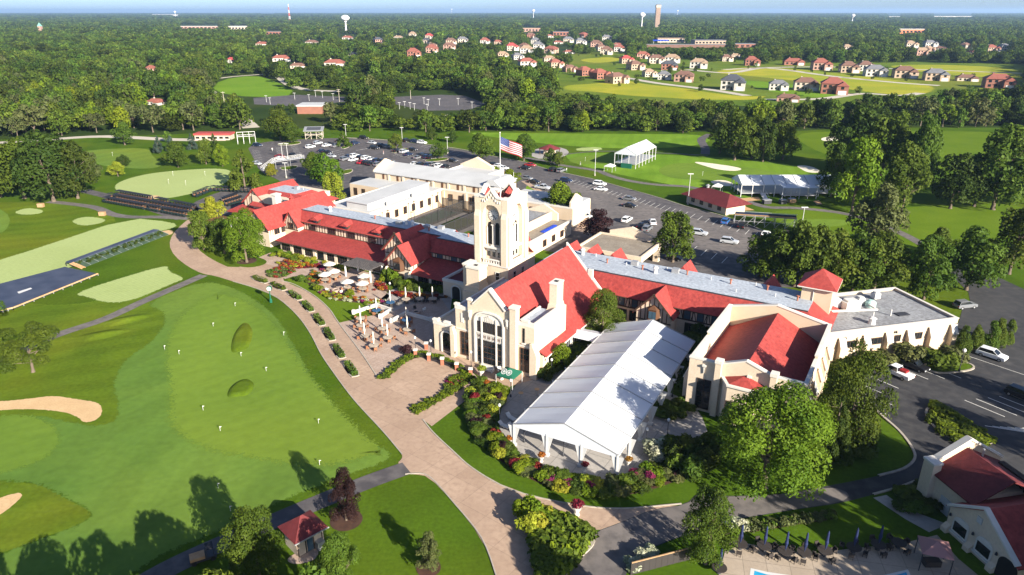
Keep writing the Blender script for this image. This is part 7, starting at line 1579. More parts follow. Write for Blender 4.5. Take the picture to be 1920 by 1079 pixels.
def scatter(poly, n, hr, wr, mats, label, group, lod='bush_lo', name='shrub', minsep=.7):
    us = [p[0] for p in poly]; vs_ = [p[1] for p in poly]; got = []; tries = 0
    W0 = [G(*p) for p in poly]; xs = [p.x for p in W0]; ys = [p.y for p in W0]; pl = [(p.x, p.y) for p in W0]
    while len(got) < n and tries < n*40:
        tries += 1; x = random.uniform(min(xs), max(xs)); y = random.uniform(min(ys), max(ys))
        if not inpoly(np.array([x]), np.array([y]), pl)[0]: continue
        if any((x-a)**2+(y-b_)**2 < minsep**2 for a, b_ in got): continue
        got.append((x, y)); m = random.choice(mats)
        nmc = {'leaf_bright':'bright green','leaf_mid':'mid-green','leaf_dark':'dark green','leaf_olive':'olive','leaf_lime':'lime','leaf_pink':'magenta flowering','leaf_red':'red flowering','leaf_flower':'white flowering','leaf_orange':'orange flowering','leaf_purple':'dark purple','leaf_blue':'grey-green'}[m]
        shrub((x, y, .05), random.uniform(*hr), random.uniform(*wr), m, nmc+' '+label, nmc+' '+group, random.randrange(3), name, lod)
def bedding(poly, n, hr, wr, mats, name, label, minsep=.5):
    pl = [(p.x, p.y) for p in (G(*q) for q in poly)]; xs = [p[0] for p in pl]; ys = [p[1] for p in pl]; got = []; tries = 0; V = []; Tn = []; MI = []
    pv = [leaf_geo(crown_lobes('bush', 50+k), 110, .2, seed=k) for k in range(3)]
    while len(got) < n and tries < n*60:
        tries += 1; x = random.uniform(min(xs), max(xs)); y = random.uniform(min(ys), max(ys))
        if not inpoly(np.array([x]), np.array([y]), pl)[0] or any((x-a)**2+(y-b_)**2 < minsep**2 for a, b_ in got): continue
        got.append((x, y)); k = random.randrange(3); sw, sh = random.uniform(*wr), random.uniform(*hr); v = pv[k][0]*np.array([sw, sw, sh])+np.array([x, y, .05])
        V.append(v); Tn.append(pv[k][1]); MI.append(np.full(len(v)//4, random.randrange(len(mats))))
    me = leaf_mesh(name, np.concatenate(V), np.concatenate(Tn), mats[0])
    for m in mats[1:]: me.materials.append(MATS[m])
    mi = np.concatenate(MI); 
    if len(mi) == len(me.polygons): me.polygons.foreach_set('material_index', mi.astype(np.int32))
    return tag(link(name, me), label, 'flowers', None, 'stuff')
bedp = [(885,735),(878,772),(890,805),(912,838),(948,872),(1000,902),(1060,924),(1120,934),(1180,930),(1240,915),(1290,895),(1325,865),(1330,845),(1292,868),(1238,870),(1182,905),(1100,909),(1028,888),(962,858),(932,815),(930,775),(945,745),(932,722),(905,722)]
patch('planting_bed', bedp, .03, 'mulch', 1)
scatter(bedp, 105, (.9,1.9), (1.8,2.8), ['leaf_mid','leaf_bright','leaf_dark','leaf_mid','leaf_bright','leaf_olive','leaf_lime','leaf_dark'], 'shrub in the curved bed around the marquee terrace', 'shrubs of the marquee bed', 'bush', minsep=1.2)
scatter(bedp, 16, (1.3,1.9), (1.2,2.0), ['leaf_pink','leaf_red','leaf_purple'], 'bush in the curved bed around the marquee terrace', 'bushes of the marquee bed', 'bush', minsep=1.6)
for (u, v) in ((1225,850),(1243,846),(1232,862)): shrubpx(u, v, 2.4, 2.8, 'leaf_flower', 'white flowering hydrangea at the corner of the marquee terrace', 'hydrangeas at the terrace corner', lod='bush')
p2 = [(1240,850),(1275,840),(1330,835),(1345,870),(1325,900),(1290,905),(1250,890)]; scatter(p2, 12, (2.6,4.2), (2.6,3.8), ['leaf_dark','leaf_mid'], 'tall shrub beside the path to the marquee', 'tall shrubs by the marquee path', 'bush', minsep=2)
isl = [(976,958),(996,955),(1035,968),(1085,985),(1112,1002),(1112,1020),(1090,1045),(1055,1085),(1015,1100),(1000,1030)]
patch('planting_bed', isl, .045, 'mulch', 1)
bedding([(1000,985),(1035,972),(1085,988),(1108,1004),(1085,1040),(1050,1085),(1018,1095)], 150, (1.3,1.9), (1.5,2.2), ['leaf_mid','leaf_mid','leaf_bright'], 'juniper_mass', 'dense green juniper mass in the island at the drive fork', .45)
scatter([(972,958),(1000,952),(1030,972),(1020,1000),(990,1000)], 9, (2.0,2.9), (2.0,3.0), ['leaf_lime','leaf_bright'], 'tall bush at the tip of the drive fork island', 'bushes at the tip of the drive fork', 'bush', minsep=1.2)
kerb('stone_edging', [(1115,999),(1112,1022),(1090,1045),(1055,1085)], .03, .2, .5, 'kerb')
# plaza beds
bed1 = [(712,712),(728,711),(748,692),(768,676),(795,669),(830,677),(862,695),(885,715),(892,712),(868,690),(835,671),(800,662),(768,665),(742,684)]
bed2 = [(770,768),(786,777),(820,756),(860,735),(886,714),(872,704),(852,708),(840,720),(832,738),(800,755)]
for bd in (bed1, bed2): patch('planting_bed', bd, .06, 'mulch', 1)
bedding(bed1, 95, (.5,.8), (.7,1.0), ['leaf_bright','leaf_mid'], 'box_plants', 'low box plants along the terrace rim of the plaza', .55)
bedding(bed2, 120, (.4,.7), (.6,.9), ['leaf_bright','leaf_mid'], 'bedding_plants', 'low green plants in the wedge bed beside the paved circle', .5)
bedding([(838,716),(855,706),(880,708),(872,720),(850,725)], 18, (.35,.5), (.5,.8), ['leaf_red','leaf_pink','leaf_olive'], 'bedding_flowers', 'red flowers at the head of the wedge bed', .45)
shrubpx(764, 664, 2.0, 2.0, 'leaf_purple', 'dark red rounded shrub at the tip of the plaza rim bed', lod='bush')
# beds by the wing
FB = [([(520,492),(545,487),(590,494),(598,503),(560,504),(530,502)], 40, ['leaf_red','leaf_orange','leaf_lime'], 'in the striped bed below the porch windows'), ([(503,512),(520,502),(555,504),(557,510),(530,522),(508,520)], 40, ['leaf_olive','leaf_red','leaf_mid'], 'in the oval bed at the drive edge'),
 ([(598,548),(620,562),(650,566),(690,570),(720,572),(726,565),(690,560),(650,555),(612,545)], 55, ['leaf_pink','leaf_flower','leaf_lime','leaf_orange','leaf_bright'], 'in the bed around the dining terrace'), ([(705,545),(708,530),(720,528),(730,545),(745,556),(775,562),(840,560),(840,556),(775,552)], 40, ['leaf_orange','leaf_red','leaf_red'], 'in the red border under the gabled bay'),
 ([(575,520),(590,508),(612,515),(605,530),(590,540),(578,532)], 26, ['leaf_olive','leaf_mid','leaf_orange'], 'beside the parasols on the lawn edge'), ([(592,494),(612,502),(608,508),(594,502)], 10, ['leaf_red','leaf_pink'], 'at the foot of the porch')]
for poly, n, ms, lb in FB: patch('planting_bed', poly, .065, 'mulch', 1); bedding(poly, int(n*1.3), (.4,.7), (.7,1.1), ms, 'bedding_flowers', 'colourful bedding flowers '+lb, .45)
scatter([(715,540),(725,525),(735,532),(760,548),(838,552),(838,545),(760,535),(735,515)], 34, (1.2,2.2), (1.6,2.4), ['leaf_mid','leaf_dark','leaf_bright'], 'foundation shrub under the gabled bay', 'foundation shrubs under the gabled bay', 'bush', minsep=1.1)
scatter([(515,482),(530,476),(560,483),(640,503),(660,512),(600,498),(545,490)], 22, (.9,1.6), (1.3,2.0), ['leaf_bright','leaf_lime','leaf_mid'], 'clipped shrub under the porch windows', 'clipped shrubs under the porch windows', 'bush', minsep=1.2)
for (u, v, m, l) in ((600,547,'leaf_bright','bright rounded shrub on the lawn edge of the dining terrace'),(658,556,'leaf_bright','bright rounded shrub in front of the fire pit'),(566,528,'leaf_mid','small dark shrub on the lawn beside the oval bed')): shrubpx(u, v, 1.8, 2.0, m, l, lod='bush')
scatter([(725,520),(740,500),(748,520),(742,535)], 8, (2.5,3.6), (2.0,2.8), ['leaf_mid','leaf_bright'], 'tall shrub between pergola and gabled bay', 'tall shrubs by the pergola', 'bush', minsep=1.4)
# planting right of the hall, behind the marquee and round the ballroom
scatter([(1010,712),(1035,690),(1090,650),(1105,660),(1060,695),(1030,715)], 22, (1.2,2.2), (1.8,2.6), ['leaf_dark','leaf_mid'], 'shrub in the shaded bed beside the hall lean-to', 'shrubs beside the hall', 'bush', minsep=1.2)
scatter([(1255,700),(1300,640),(1345,600),(1365,610),(1310,690),(1285,750)], 30, (2.2,4.2), (2.4,3.6), ['leaf_dark','leaf_mid','leaf_dark'], 'tall shrub in the gap between marquee and ballroom', 'shrubs between marquee and ballroom', 'bush', minsep=1.4)
scatter([(1225,765),(1285,755),(1300,775),(1270,792),(1230,785)], 16, (1.0,1.6), (1.6,2.4), ['leaf_dark','leaf_mid'], 'low shrub beside the marquee side', 'low shrubs beside the marquee', 'bush', minsep=1.2)
scatter([(1535,800),(1560,770),(1610,790),(1640,830),(1630,860),(1570,875),(1540,860)], 30, (1.8,3.4), (2.4,3.6), ['leaf_dark','leaf_mid','leaf_bright'], 'shrub in the bank at the ballroom corner', 'shrubs of the ballroom bank', 'bush', minsep=1.5)
for i, (u, v, h, w_, m, l) in enumerate([(1596,715,4.5,6,'leaf_mid','large loose shrub at the ballroom end of the annex wall'),(1650,690,3.6,5,'leaf_olive','olive shrub between two annex buttresses'),(1705,682,4.2,5,'leaf_olive','round golden shrub in the middle of the annex wall'),(1738,684,3.2,4,'leaf_mid','small shrub right of the round golden one'),(1765,690,4.0,5.5,'leaf_mid','broad shrub on the grass island by the lamp'),(1785,685,3.8,4.5,'leaf_olive','reddish-tipped shrub at the cypress end of the annex')]): shrubpx(u, v, h, w_, m, l, None, i % 3, lod='bush')
for i, (u, vb, vt, w_) in enumerate([(1805,662,612,36),(1828,658,612,30),(1838,656,622,24),(1856,656,602,36),(1868,653,600,32),(1876,650,600,30),(1890,648,600,32)]): treepx(u, vb, vt, w_, 'column', 'leaf_mid', 'columnar cypress in the row past the annex corner', 'mid', i % 3, 'cypress', 'tree', 'columnar cypresses past the annex')
# kerbed islands of the near car park
isA = [(1728,690),(1760,702),(1800,700),(1832,694),(1825,684),(1790,678),(1750,680)]; isB = [(1735,770),(1760,762),(1800,785),(1850,815),(1868,832),(1840,838),(1790,828),(1750,800)]
for q, m in ((isA, 'lawn'), (isB, 'mulch')): patch('parking_island', q, .13, m, 2); kerb('kerb', q, .03, .16, .35, 'kerb', True)
bedding(isB, 40, (.6,1.0), (1.4,2.0), ['leaf_bright','leaf_mid'], 'ground_cover', 'low shrubs covering the kerbed island of the near car park', .8)
patch('lawn', [(1540,905),(1600,900),(1650,890),(1690,880),(1713,862),(1708,842),(1688,812),(1655,786),(1620,790),(1580,850)], .12, 'lawn', 1)
kerb('kerb', [(1602,752),(1640,768),(1662,786),(1690,811),(1712,840),(1718,862),(1697,881),(1650,894)], .03, .16, .35)
kerb('kerb', [(1640,929),(1690,915),(1740,896),(1785,881)], .03, .15, .3); kerb('kerb', [(795,787),(815,812),(850,845),(890,880),(960,919),(1060,944),(1160,955),(1280,946)], .03, .1, .18)
kerb('kerb', [(762,890),(775,889),(807,894),(855,946),(905,1009),(932,1079),(940,1120)], .03, .1, .15); kerb('kerb', [(440,528),(480,540),(517,555),(542,574),(567,600),(587,630),(605,665),(630,702),(666,750),(720,809),(757,853)], .03, .1, .15)
kerb('kerb', [(530,527),(555,534),(592,555),(620,580),(637,605),(680,662),(712,711)], .03, .12, .2); kerb('kerb', [(985,304),(1030,318),(1075,328),(1120,338),(1180,355),(1240,372),(1290,388),(1345,402),(1400,420),(1450,440),(1500,455)], .02, .14, .3)
kerb('kerb', [(640,258),(740,264),(860,279),(930,294),(985,304)], .02, .14, .3)
for q in ([(519,272),(535,268),(566,265),(567,270),(545,273)], [(640,278),(652,272),(664,272),(650,280)], [(735,286),(750,280),(770,278),(768,284),(745,288)], [(795,302),(815,298),(840,296),(845,300),(815,304)], [(525,315),(545,312),(562,311),(558,317),(535,320)], [(640,322),(655,318),(665,318),(662,324),(645,328)]): patch('parking_island', q, .12, 'lawn', 1); kerb('kerb', q, .02, .15, .3, 'kerb', True, 1)
patch('lawn', [(985,352),(1003,345),(1018,358),(1012,372),(995,378)], .03, 'park', 1)
path('footpath', [(985,340),(1000,350),(1016,362),(1008,372),(990,378)], 2.2, .034, 'concrete')
path('footpath', [(1060,395),(1085,405),(1100,420),(1090,435)], 4, .034, 'concrete')
# mulch rings
for u, v, r_ in ((652,976,2.0),(466,490,2.4),(806,1066,1.4),(1131,640,2.0)):
    p = G(u, v); patchw('mulch_ring', [(p.x+r_*math.cos(a), p.y+r_*math.sin(a)) for a in np.linspace(0, 6.283, 20, endpoint=False)], .062, 'mulch')
# grassy hollows on the putting green, as low mounds
def mound(u, v, rx, ry, h, rot, m='rough'):
    p = G(u, v); b = MB(); n = 28; K = 8
    for k in range(K+1):
        f = 1-k/K; z = h*(1-f*f)**2 if m != 'rough_steep' else h*min(1, (1-f)*3)**.7
        b.v += [((rx*f+.01)*math.cos(2*math.pi*i/n)*(1+.14*math.sin(3*2*math.pi*i/n+1)), (ry*f+.01)*math.sin(2*math.pi*i/n)*(1+.10*math.cos(2*2*math.pi*i/n)), max(0, z)) for i in range(n)]
    for k in range(K): b.f += [(k*n+i, k*n+(i+1) % n, (k+1)*n+(i+1) % n, (k+1)*n+i) for i in range(n)]; b.m += [0]*n
    o = b.build('grass_mound', 'rough', None, True); o.location = p+Vector((0,0,.02)); o.rotation_euler.z = rot; tag(o, kind='structure')
mound(457, 634, 6.6, 2.0, .32, R(104), 'rough_steep'); mound(455, 729, 3.0, 2.2, .32, R(95), 'rough_steep')
for u, v, rx, ry, h, r_ in ((240,600,5,2.6,.5,.6),(195,628,5,2.6,.5,.5)): mound(u, v, rx, ry, h, r_)

# ================================================================ furniture and small things
def tablemesh(r): return MB().cyl((0,0,.72), (0,0,.77), r, n=18).mesh('tabletop', 'deck'), MB().cyl((0,0,0), (0,0,.72), .3, .08, 8).mesh('pedestal', 'metal_dark')
mat('wicker', (.20,.085,.04), .85, (.27,.12,.06), 6); mat('cushion', (.60,.57,.52), .9); mat('canvas', (.52,.47,.40), .8, (.58,.53,.46), .8, coord='World'); mat('blue_cloth', (.03,.09,.18), .7); mat('parasol_blue', (.014,.022,.075), .7); mat('dark_wicker', (.035,.028,.025), .8)
TB = {'deck': tablemesh(.95)}; tbw = MB().cyl((0,0,.72), (0,0,.77), .95, n=18).mesh('tabletop', 'blue_cloth'); tbd = MB().cyl((0,0,.70), (0,0,.76), .85, n=16).mesh('tabletop', 'dark_wicker')
def chairmesh(m):
    return MB().box(-.26,.26,-.26,.26,.34,.46).mesh('seat', m), MB().box(-.26,.26,.2,.28,.46,.86).box(-.3,-.24,-.22,.28,.46,.64).box(.24,.3,-.22,.28,.46,.64).mesh('backrest', m), MB().box(-.03,.03,-.03,.03,0,.34).mesh('leg', m)
CH = {m: chairmesh(m) for m in ('wicker', 'dark_wicker', 'cushion')}
def chair(p, ang, m, label, group):
    t = thing('chair', label, 'chair', p, ang, group); s_, b_, l_ = CH[m]; link('seat', s_, t); link('backrest', b_, t)
    for x in (-.22, .22):
        for y in (-.22, .22): link('leg', l_, t, (x, y, 0))
pcl = MB(); pcl.lathe((0,0,0), [(.05,0),(.22,1.0),(.16,1.25),(.12,2.3),(.03,2.6)], 10); pclm = {k: pcl.mesh('folded_canopy', k) for k in ('canvas', 'parasol_blue')}
pole_m = MB().cyl((0,0,0), (0,0,2.6), .035, n=6).mesh('pole', 'metal_dark')
pob = MB(); n = 8
pob.add([(1.6*math.cos(2*math.pi*i/n), 1.6*math.sin(2*math.pi*i/n), 0) for i in range(n)]+[(.8*math.cos(2*math.pi*i/n), .8*math.sin(2*math.pi*i/n), .42) for i in range(n)]+[(0,0,.7)], [(i,(i+1) % n,n+(i+1) % n,n+i) for i in range(n)]+[(n+i,n+(i+1) % n,2*n) for i in range(n)]); pom = pob.mesh('canopy', 'canvas')
def dining(u, v, where, top='deck', par='canvas', chm='wicker', nch=4, opened=False, folded=True, zb=.05):
    p = G(u, v)+Vector((0,0,zb)); tt = thing('table', 'round table %s' % where, 'table', p, 0, 'terrace tables')
    link('tabletop', {'deck': TB['deck'][0], 'blue': tbw, 'dark': tbd}[top], tt); link('pedestal', TB['deck'][1], tt)
    if folded or opened:
        q = thing('parasol', ('open cream parasol over the table %s' if opened else ('folded blue parasol above the table %s' if par == 'parasol_blue' else 'folded cream parasol above the table %s')) % where, 'parasol', p, 0, 'terrace parasols'); link('pole', pole_m, q)
        if opened: link('canopy', pom, q, (0,0,1.95))
        else: link('folded_canopy', pclm[par], q, (0,0,.95))
    a0 = random.random()*6.28
    for i in range(nch):
        a = a0+2*math.pi*i/nch; chair(p+Vector((1.25*math.cos(a), 1.25*math.sin(a), 0)), a-math.pi/2, chm, 'chair drawn up to the round table %s' % where, 'chairs at the terrace tables')
for c in [(679,603,'nearest the lawn corner of the terrace'),(680,616,'second from the lawn corner of the terrace'),(687,636,'third along the drive side of the terrace'),(704,654,'at the plaza end of the terrace'),(720,622,'in the middle of the sunny terrace'),(730,639,'beside the middle one on the sunny terrace'),(767,624,'at the shade line of the sunny terrace')]: dining(*c)
dining(709,588,'with blue top inside the low white wall', 'blue'); dining(765,606,'with blue top behind the second white wall', 'blue'); dining(735,573,'with blue top by the red border', 'blue', chm='dark_wicker')
for c in [(764,567,'first along the shrubs of the shaded court'),(790,566,'second along the shrubs of the shaded court'),(814,566,'third along the shrubs of the shaded court')]: dining(*c, chm='dark_wicker')
for c in [(622,510,'nearest the porch on the dining terrace'),(630,524,'second from the porch on the dining terrace'),(613,530,'at the flower side of the dining terrace'),(655,544,'beside the fire pit on the dining terrace'),(686,533,'under the pergola corner'),(683,547,'at the path end of the dining terrace')]: dining(*c, opened=True)
for c in [(1389,1030,'first along the pool lawn'),(1434,1034,'second along the pool lawn'),(1473,1044,'third along the pool lawn'),(1509,1046,'fourth along the pool lawn'),(1548,1043,'fifth along the pool lawn'),(1602,1037,'sixth along the pool lawn'),(1648,1032,'seventh along the pool lawn')]: dining(*c, top='dark', par='parasol_blue', chm='dark_wicker')
dining(1686,1028,'without parasol beside the pool gazebo', top='dark', folded=False, chm='dark_wicker'); dining(1350,1075,'at the corner of the pool deck', top='dark', par='parasol_blue', chm='dark_wicker', nch=0)
for (u, v, l) in ((632,547,'round stone fire pit on the dining terrace'),(783,588,'round stone fire pit on the shaded court')):
    t = thing('fire_pit', l, 'fire pit', G(u, v)+Vector((0,0,.05))); MB().lathe((0,0,0), [(.9,0),(.9,.5),(.55,.5),(.5,.35)], 16).build('ring', 'paver', t); MB().cyl((0,0,.3), (0,0,.36), .5, n=12).build('bowl', 'black', t)
    for i in range(5 if u < 700 else 3): a = .6+i*1.25; chair(G(u, v)+Vector((1.9*math.cos(a), 1.9*math.sin(a), .05)), a-math.pi/2, 'dark_wicker' if i % 2 else 'cushion', 'armchair around the fire pit '+('on the dining terrace' if u < 700 else 'on the shaded court'), 'fire pit armchairs')
# low walls of the terrace
def lowwall(pts, label, h=.65, m='stone_trim'):
    P = [G(u, v) for u, v in pts]; t = thing('terrace_wall', label, 'wall', P[0])
    for a, b_ in zip(P[:-1], P[1:]):
        d = b_-a; MB().obox((a+b_)/2-P[0]+Vector((0,0,h/2)), d/2, h/2, .16).build('wall', m, t); MB().obox((a+b_)/2-P[0]+Vector((0,0,h+.05)), d/2, .05, .19).build('coping', 'stone_trim', t)
    for a in (P[0], P[-1]): MB().box(a.x-P[0].x-.32,a.x-P[0].x+.32,a.y-P[0].y-.32,a.y-P[0].y+.32,0,h+.3).build('pier', m, t)
lowwall([(666,589),(709,575),(735,584),(716,597)], 'low white wall bent around the blue-topped table'); lowwall([(737,605),(763,590),(811,603)], 'low white wall across the shaded side of the terrace')
PP = [(782,668),(802,655),(807,676),(832,684),(859,694),(885,704)]
t = thing('terrace_railing', 'black metal railing between brick piers along the plaza rim', 'railing', G(*PP[0])); o_ = G(*PP[0])
for k, (u, v) in enumerate(PP): q = G(u, v)-o_; MB().box(q.x-.3,q.x+.3,q.y-.3,q.y+.3,0,1.25).build('pier', 'brick', t); MB().box(q.x-.38,q.x+.38,q.y-.38,q.y+.38,1.25,1.42).build('pier_cap', 'stone_trim', t)
for (a, b_) in ((0,2),(2,3),(3,4),(4,5)):
    A, B_ = G(*PP[a])-o_, G(*PP[b_])-o_
    for z in (.25, .95): MB().bar(A+Vector((0,0,z)), B_+Vector((0,0,z)), .03).build('rail', 'metal_dark', t)
    for i in range(1, 16): c = A.lerp(B_, i/16); MB().bar(c+Vector((0,0,.1)), c+Vector((0,0,.95)), .014).build('baluster', 'metal_dark', t)
# lamps and planters
lp_m = MB().lathe((0,0,0), [(.16,0),(.14,.35),(.06,.5),(.05,2.7),(.1,2.8)], 8).mesh('post', 'metal_dark'); lg_m = MB().lathe((0,0,2.8), [(.06,0),(.2,.12),(.24,.3),(.16,.48),(.04,.56)], 10).mesh('globe', 'white', True)
LW_ = {985:'at the low corner of the marquee front',1058:'between the two middle marquee legs',1213:'on the open side of the marquee terrace',1253:'at the shrub side of the marquee terrace',939:'above the white loungers',735:'on the path under the gabled bay',782:'above the brick piers of the plaza',886:'at the last brick pier',811:'among the tables behind the railing',1036:'in the shrubs beside the lean-to',1263:'beside the marquee flank'}
for u, v in ((985,830),(1058,856),(1213,840),(1253,822),(939,793),(735,556),(782,662),(886,690),(811,668),(1036,705),(1263,745),(960,745)):
    t = thing('lamp_post', 'black lamp post with white globe '+LW_.get(u, 'beside the green pop-up canopy'), 'lamp post', G(u, v)+Vector((0,0,.05)), 0, 'globe lamp posts'); link('post', lp_m, t); link('globe', lg_m, t)
t = thing('lamp_post', 'tall black lamp post on the kerbed grass island of the near car park', 'lamp post', G(1801,699)+Vector((0,0,.1))); link('post', lp_m, t, None, 0, (1.3,1.3,1.35)); link('globe', lg_m, t, None, 0, (1.35,1.35,1.35))
urn = MB().lathe((0,0,0), [(.28,0),(.22,.12),(.2,.3),(.42,.75),(.46,.85)], 10).mesh('pot', 'stone_trim')
for u, v, m, s_, w_ in ((1017,866,'leaf_orange',1,'beside the lamp at the marquee front'),(1098,884,'leaf_red',1,'in front of the marquee gable'),(1180,874,'leaf_orange',1,'at the corner of the marquee gable'),(1238,842,'leaf_orange',1,'beside the hydrangeas'),(1083,966,'leaf_red',1.5,'standing alone on the drive fork'),(957,834,'leaf_orange',1,'below the loungers'),(905,706,'leaf_lime',1.4,'before the tall arched window'),(943,712,'leaf_lime',1.2,'right of the tall arched window'),(915,728,'leaf_orange',1,'at the steps below the window')):
    t = thing('flower_urn', 'stone urn with %s flowers %s' % ({'leaf_orange':'orange','leaf_red':'red','leaf_lime':'yellow'}[m], w_), 'planter', G(u, v)+Vector((0,0,.05)), 0, 'flower urns', (s_, s_, s_)); link('pot', urn, t); o = link('flowers', proto('bush', 'bush_lo', 1)[0], t, (0,0,.75), 0, (1.0,1.0,.8)); setmat(o, m)
# green pop-up canopy with two white emblems
def popup(u, v, label, m, emblem=False, sz=3.0):
    t = thing('popup_canopy', label, 'canopy', G(u, v)+Vector((0,0,.05)), A0); h = 2.3; r_ = sz/2
    b = MB(); b.add([(-r_,-r_,h),(r_,-r_,h),(r_,r_,h),(-r_,r_,h),(0,0,h+.9)], [(0,1,4),(1,2,4),(2,3,4),(3,0,4)]); b.build('roof', m, t)
    for a in range(4): M = Matrix.Rotation(R(90)*a, 4, 'Z'); q = MB(); q.add([M@Vector(p) for p in ((-r_,-r_,h),(r_,-r_,h),(r_,-r_,h-.3),(-r_,-r_,h-.3))], [(0,1,2,3)]); q.build('valance', m, t)
    for x in (-r_, r_):
        for y in (-r_, r_): MB().bar((x,y,0), (x,y,h), .04).build('leg', 'white', t)
    if emblem:
        sl_ = .9/r_
        for cx_ in (-.62, .62):
            b = MB(); cy = -.8; P = lambda x, y: (x, y, h+.9+y*sl_+.03)
            for rr0, rr1 in ((.5,.40),):
                for i in range(20):
                    a0_, a1_ = 2*math.pi*i/20, 2*math.pi*(i+1)/20
                    b.add([P(cx_*.8+rr0*math.cos(a0_), cy+rr0*math.sin(a0_)), P(cx_*.8+rr0*math.cos(a1_), cy+rr0*math.sin(a1_)), P(cx_*.8+rr1*math.cos(a1_), cy+rr1*math.sin(a1_)), P(cx_*.8+rr1*math.cos(a0_), cy+rr1*math.sin(a0_))], [(0,1,2,3)])
            for ang in (0, math.pi/3, 2*math.pi/3):
                dx, dy = math.cos(ang)*.32, math.sin(ang)*.32; nx, ny = -math.sin(ang)*.05, math.cos(ang)*.05
                b.add([P(cx_*.8-dx+nx, cy-dy+ny), P(cx_*.8-dx-nx, cy-dy-ny), P(cx_*.8+dx-nx, cy+dy-ny), P(cx_*.8+dx+nx, cy+dy+ny)], [(0,1,2,3)])
            b.build('emblem', 'white', t)
    return t
popup(957, 722, 'green pop-up canopy with two white round emblems beside the hall', 'green_cloth', True, 3.2); popup(1146, 322, 'pale pop-up canopy beside the raised tent', 'white', False, 3.4); popup(1347, 361, 'pale pop-up canopy behind the course shed', 'white', False, 3)
t = thing('gazebo', 'square rose-coloured gazebo canopy on the pool deck', 'gazebo', (48.1,62.6,0), R(-20)); b = MB(); b.add([(-1.6,-1.6,2.5),(1.6,-1.6,2.5),(1.6,1.6,2.5),(-1.6,1.6,2.5),(0,0,3.4)], [(0,1,4),(1,2,4),(2,3,4),(3,0,4)]); b.build('canopy', 'rose_cloth', t) if mat('rose_cloth', (.33,.17,.16), .8) else 0
for x in (-1.5, 1.5):
    for y in (-1.5, 1.5): MB().bar((x,y,0), (x,y,2.5), .05).build('leg', 'metal_dark', t)
tag(MB().box(-.9,.9,-.45,.45,0,.75).build('bar_table', 'dark_wicker'), 'dark table under the rose-coloured gazebo', 'table').location = (48.1,62.6,.05)
# loungers and bench
for u, v, a, w_ in ((948,802,.9,'nearest the shrubs'),(961,787,.7,'beside the first'),(965,806,.8,'next to the marquee edge'),(940,700,.2,'before the tall window')):
    t = thing('lounger', 'white cushioned lounger '+w_, 'lounger', G(u, v)+Vector((0,0,.05)), a); MB().box(-.35,.35,-.9,.5,.2,.38).build('seat', 'cushion', t); MB().slab([(-.35,.5,.4),(.35,.5,.4),(.35,1.0,.8),(-.35,1.0,.8)], .12).build('backrest', 'cushion', t)
    for x in (-.3,.3):
        for y in (-.8,.4): MB().box(x-.03,x+.03,y-.03,y+.03,0,.2).build('leg', 'metal_grey', t)
t = thing('sofa', 'white outdoor sofa under the great window', 'sofa', W(12.2,-28.6,.06), A0); MB().box(-1.3,1.3,-.4,.4,.12,.45).build('seat', 'cushion', t); MB().box(-1.3,1.3,.2,.45,.45,.9).build('backrest', 'cushion', t); MB().box(-1.4,-1.2,-.4,.45,0,.65).build('armrest', 'cushion', t); MB().box(1.2,1.4,-.4,.45,0,.65).build('armrest', 'cushion', t)
for u, v, w_ in ((979,748,'nearer the green canopy'),(1009,741,'under the marquee eave')):
    t = thing('bar_table', 'tall orange-topped bar table '+w_, 'table', G(u, v)+Vector((0,0,.05))); MB().cyl((0,0,1.02), (0,0,1.07), .42, n=14).build('tabletop', 'tan_wood', t); MB().cyl((0,0,0), (0,0,1.02), .06, n=6).build('post', 'metal_grey', t)
# street clock beside the green
t = thing('post_clock', 'green post clock with round white dial beside the drive', 'clock', G(511,567)); MB().lathe((0,0,0), [(.32,0),(.28,.7),(.14,.9),(.10,2.6),(.2,2.75)], 10).build('post', 'green_cloth', t)
b = MB(); b.cyl((0,-.2,3.25), (0,.2,3.25), .58, n=20); b.build('case', 'green_cloth', t); b = MB(); b.cyl((0,-.23,3.25), (0,.23,3.25), .48, n=20); d_ = b.build('dial', 'white', t); MB().box(-.02,.02,-.25,-.23,3.25,3.6).build('hand', 'black', d_); MB().box(0,.25,-.25,-.23,3.23,3.27).build('hand', 'black', d_)
# pins on the greens
for i, (u, v) in enumerate([(444,574),(403,612),(339,664),(312,655),(384,769),(416,808),(600,794),(502,696),(535,629),(602,872),(455,668),(412,915),(435,958),(215,293),(320,345),(352,348),(388,330),(328,330),(1320,331),(1100,303)]):
    t = thing('golf_pin', 'short pin with white flag on the putting green' if u < 700 and v > 500 else ('pin with pale flag on the far practice green' if u < 700 else 'pin with pale flag on the course green'), 'flag', G(u, v)+Vector((0,0,.02)), .3, 'pins on the greens'); h_ = .8 if v > 500 else 1.8
    MB().cyl((0,0,0), (0,0,h_), .03, n=5).build('stick', 'white', t); MB().add([(0,0,h_),(.3,.05,h_-.1),(0,0,h_-.2)], [(0,1,2)]).build('flag', 'white', t)
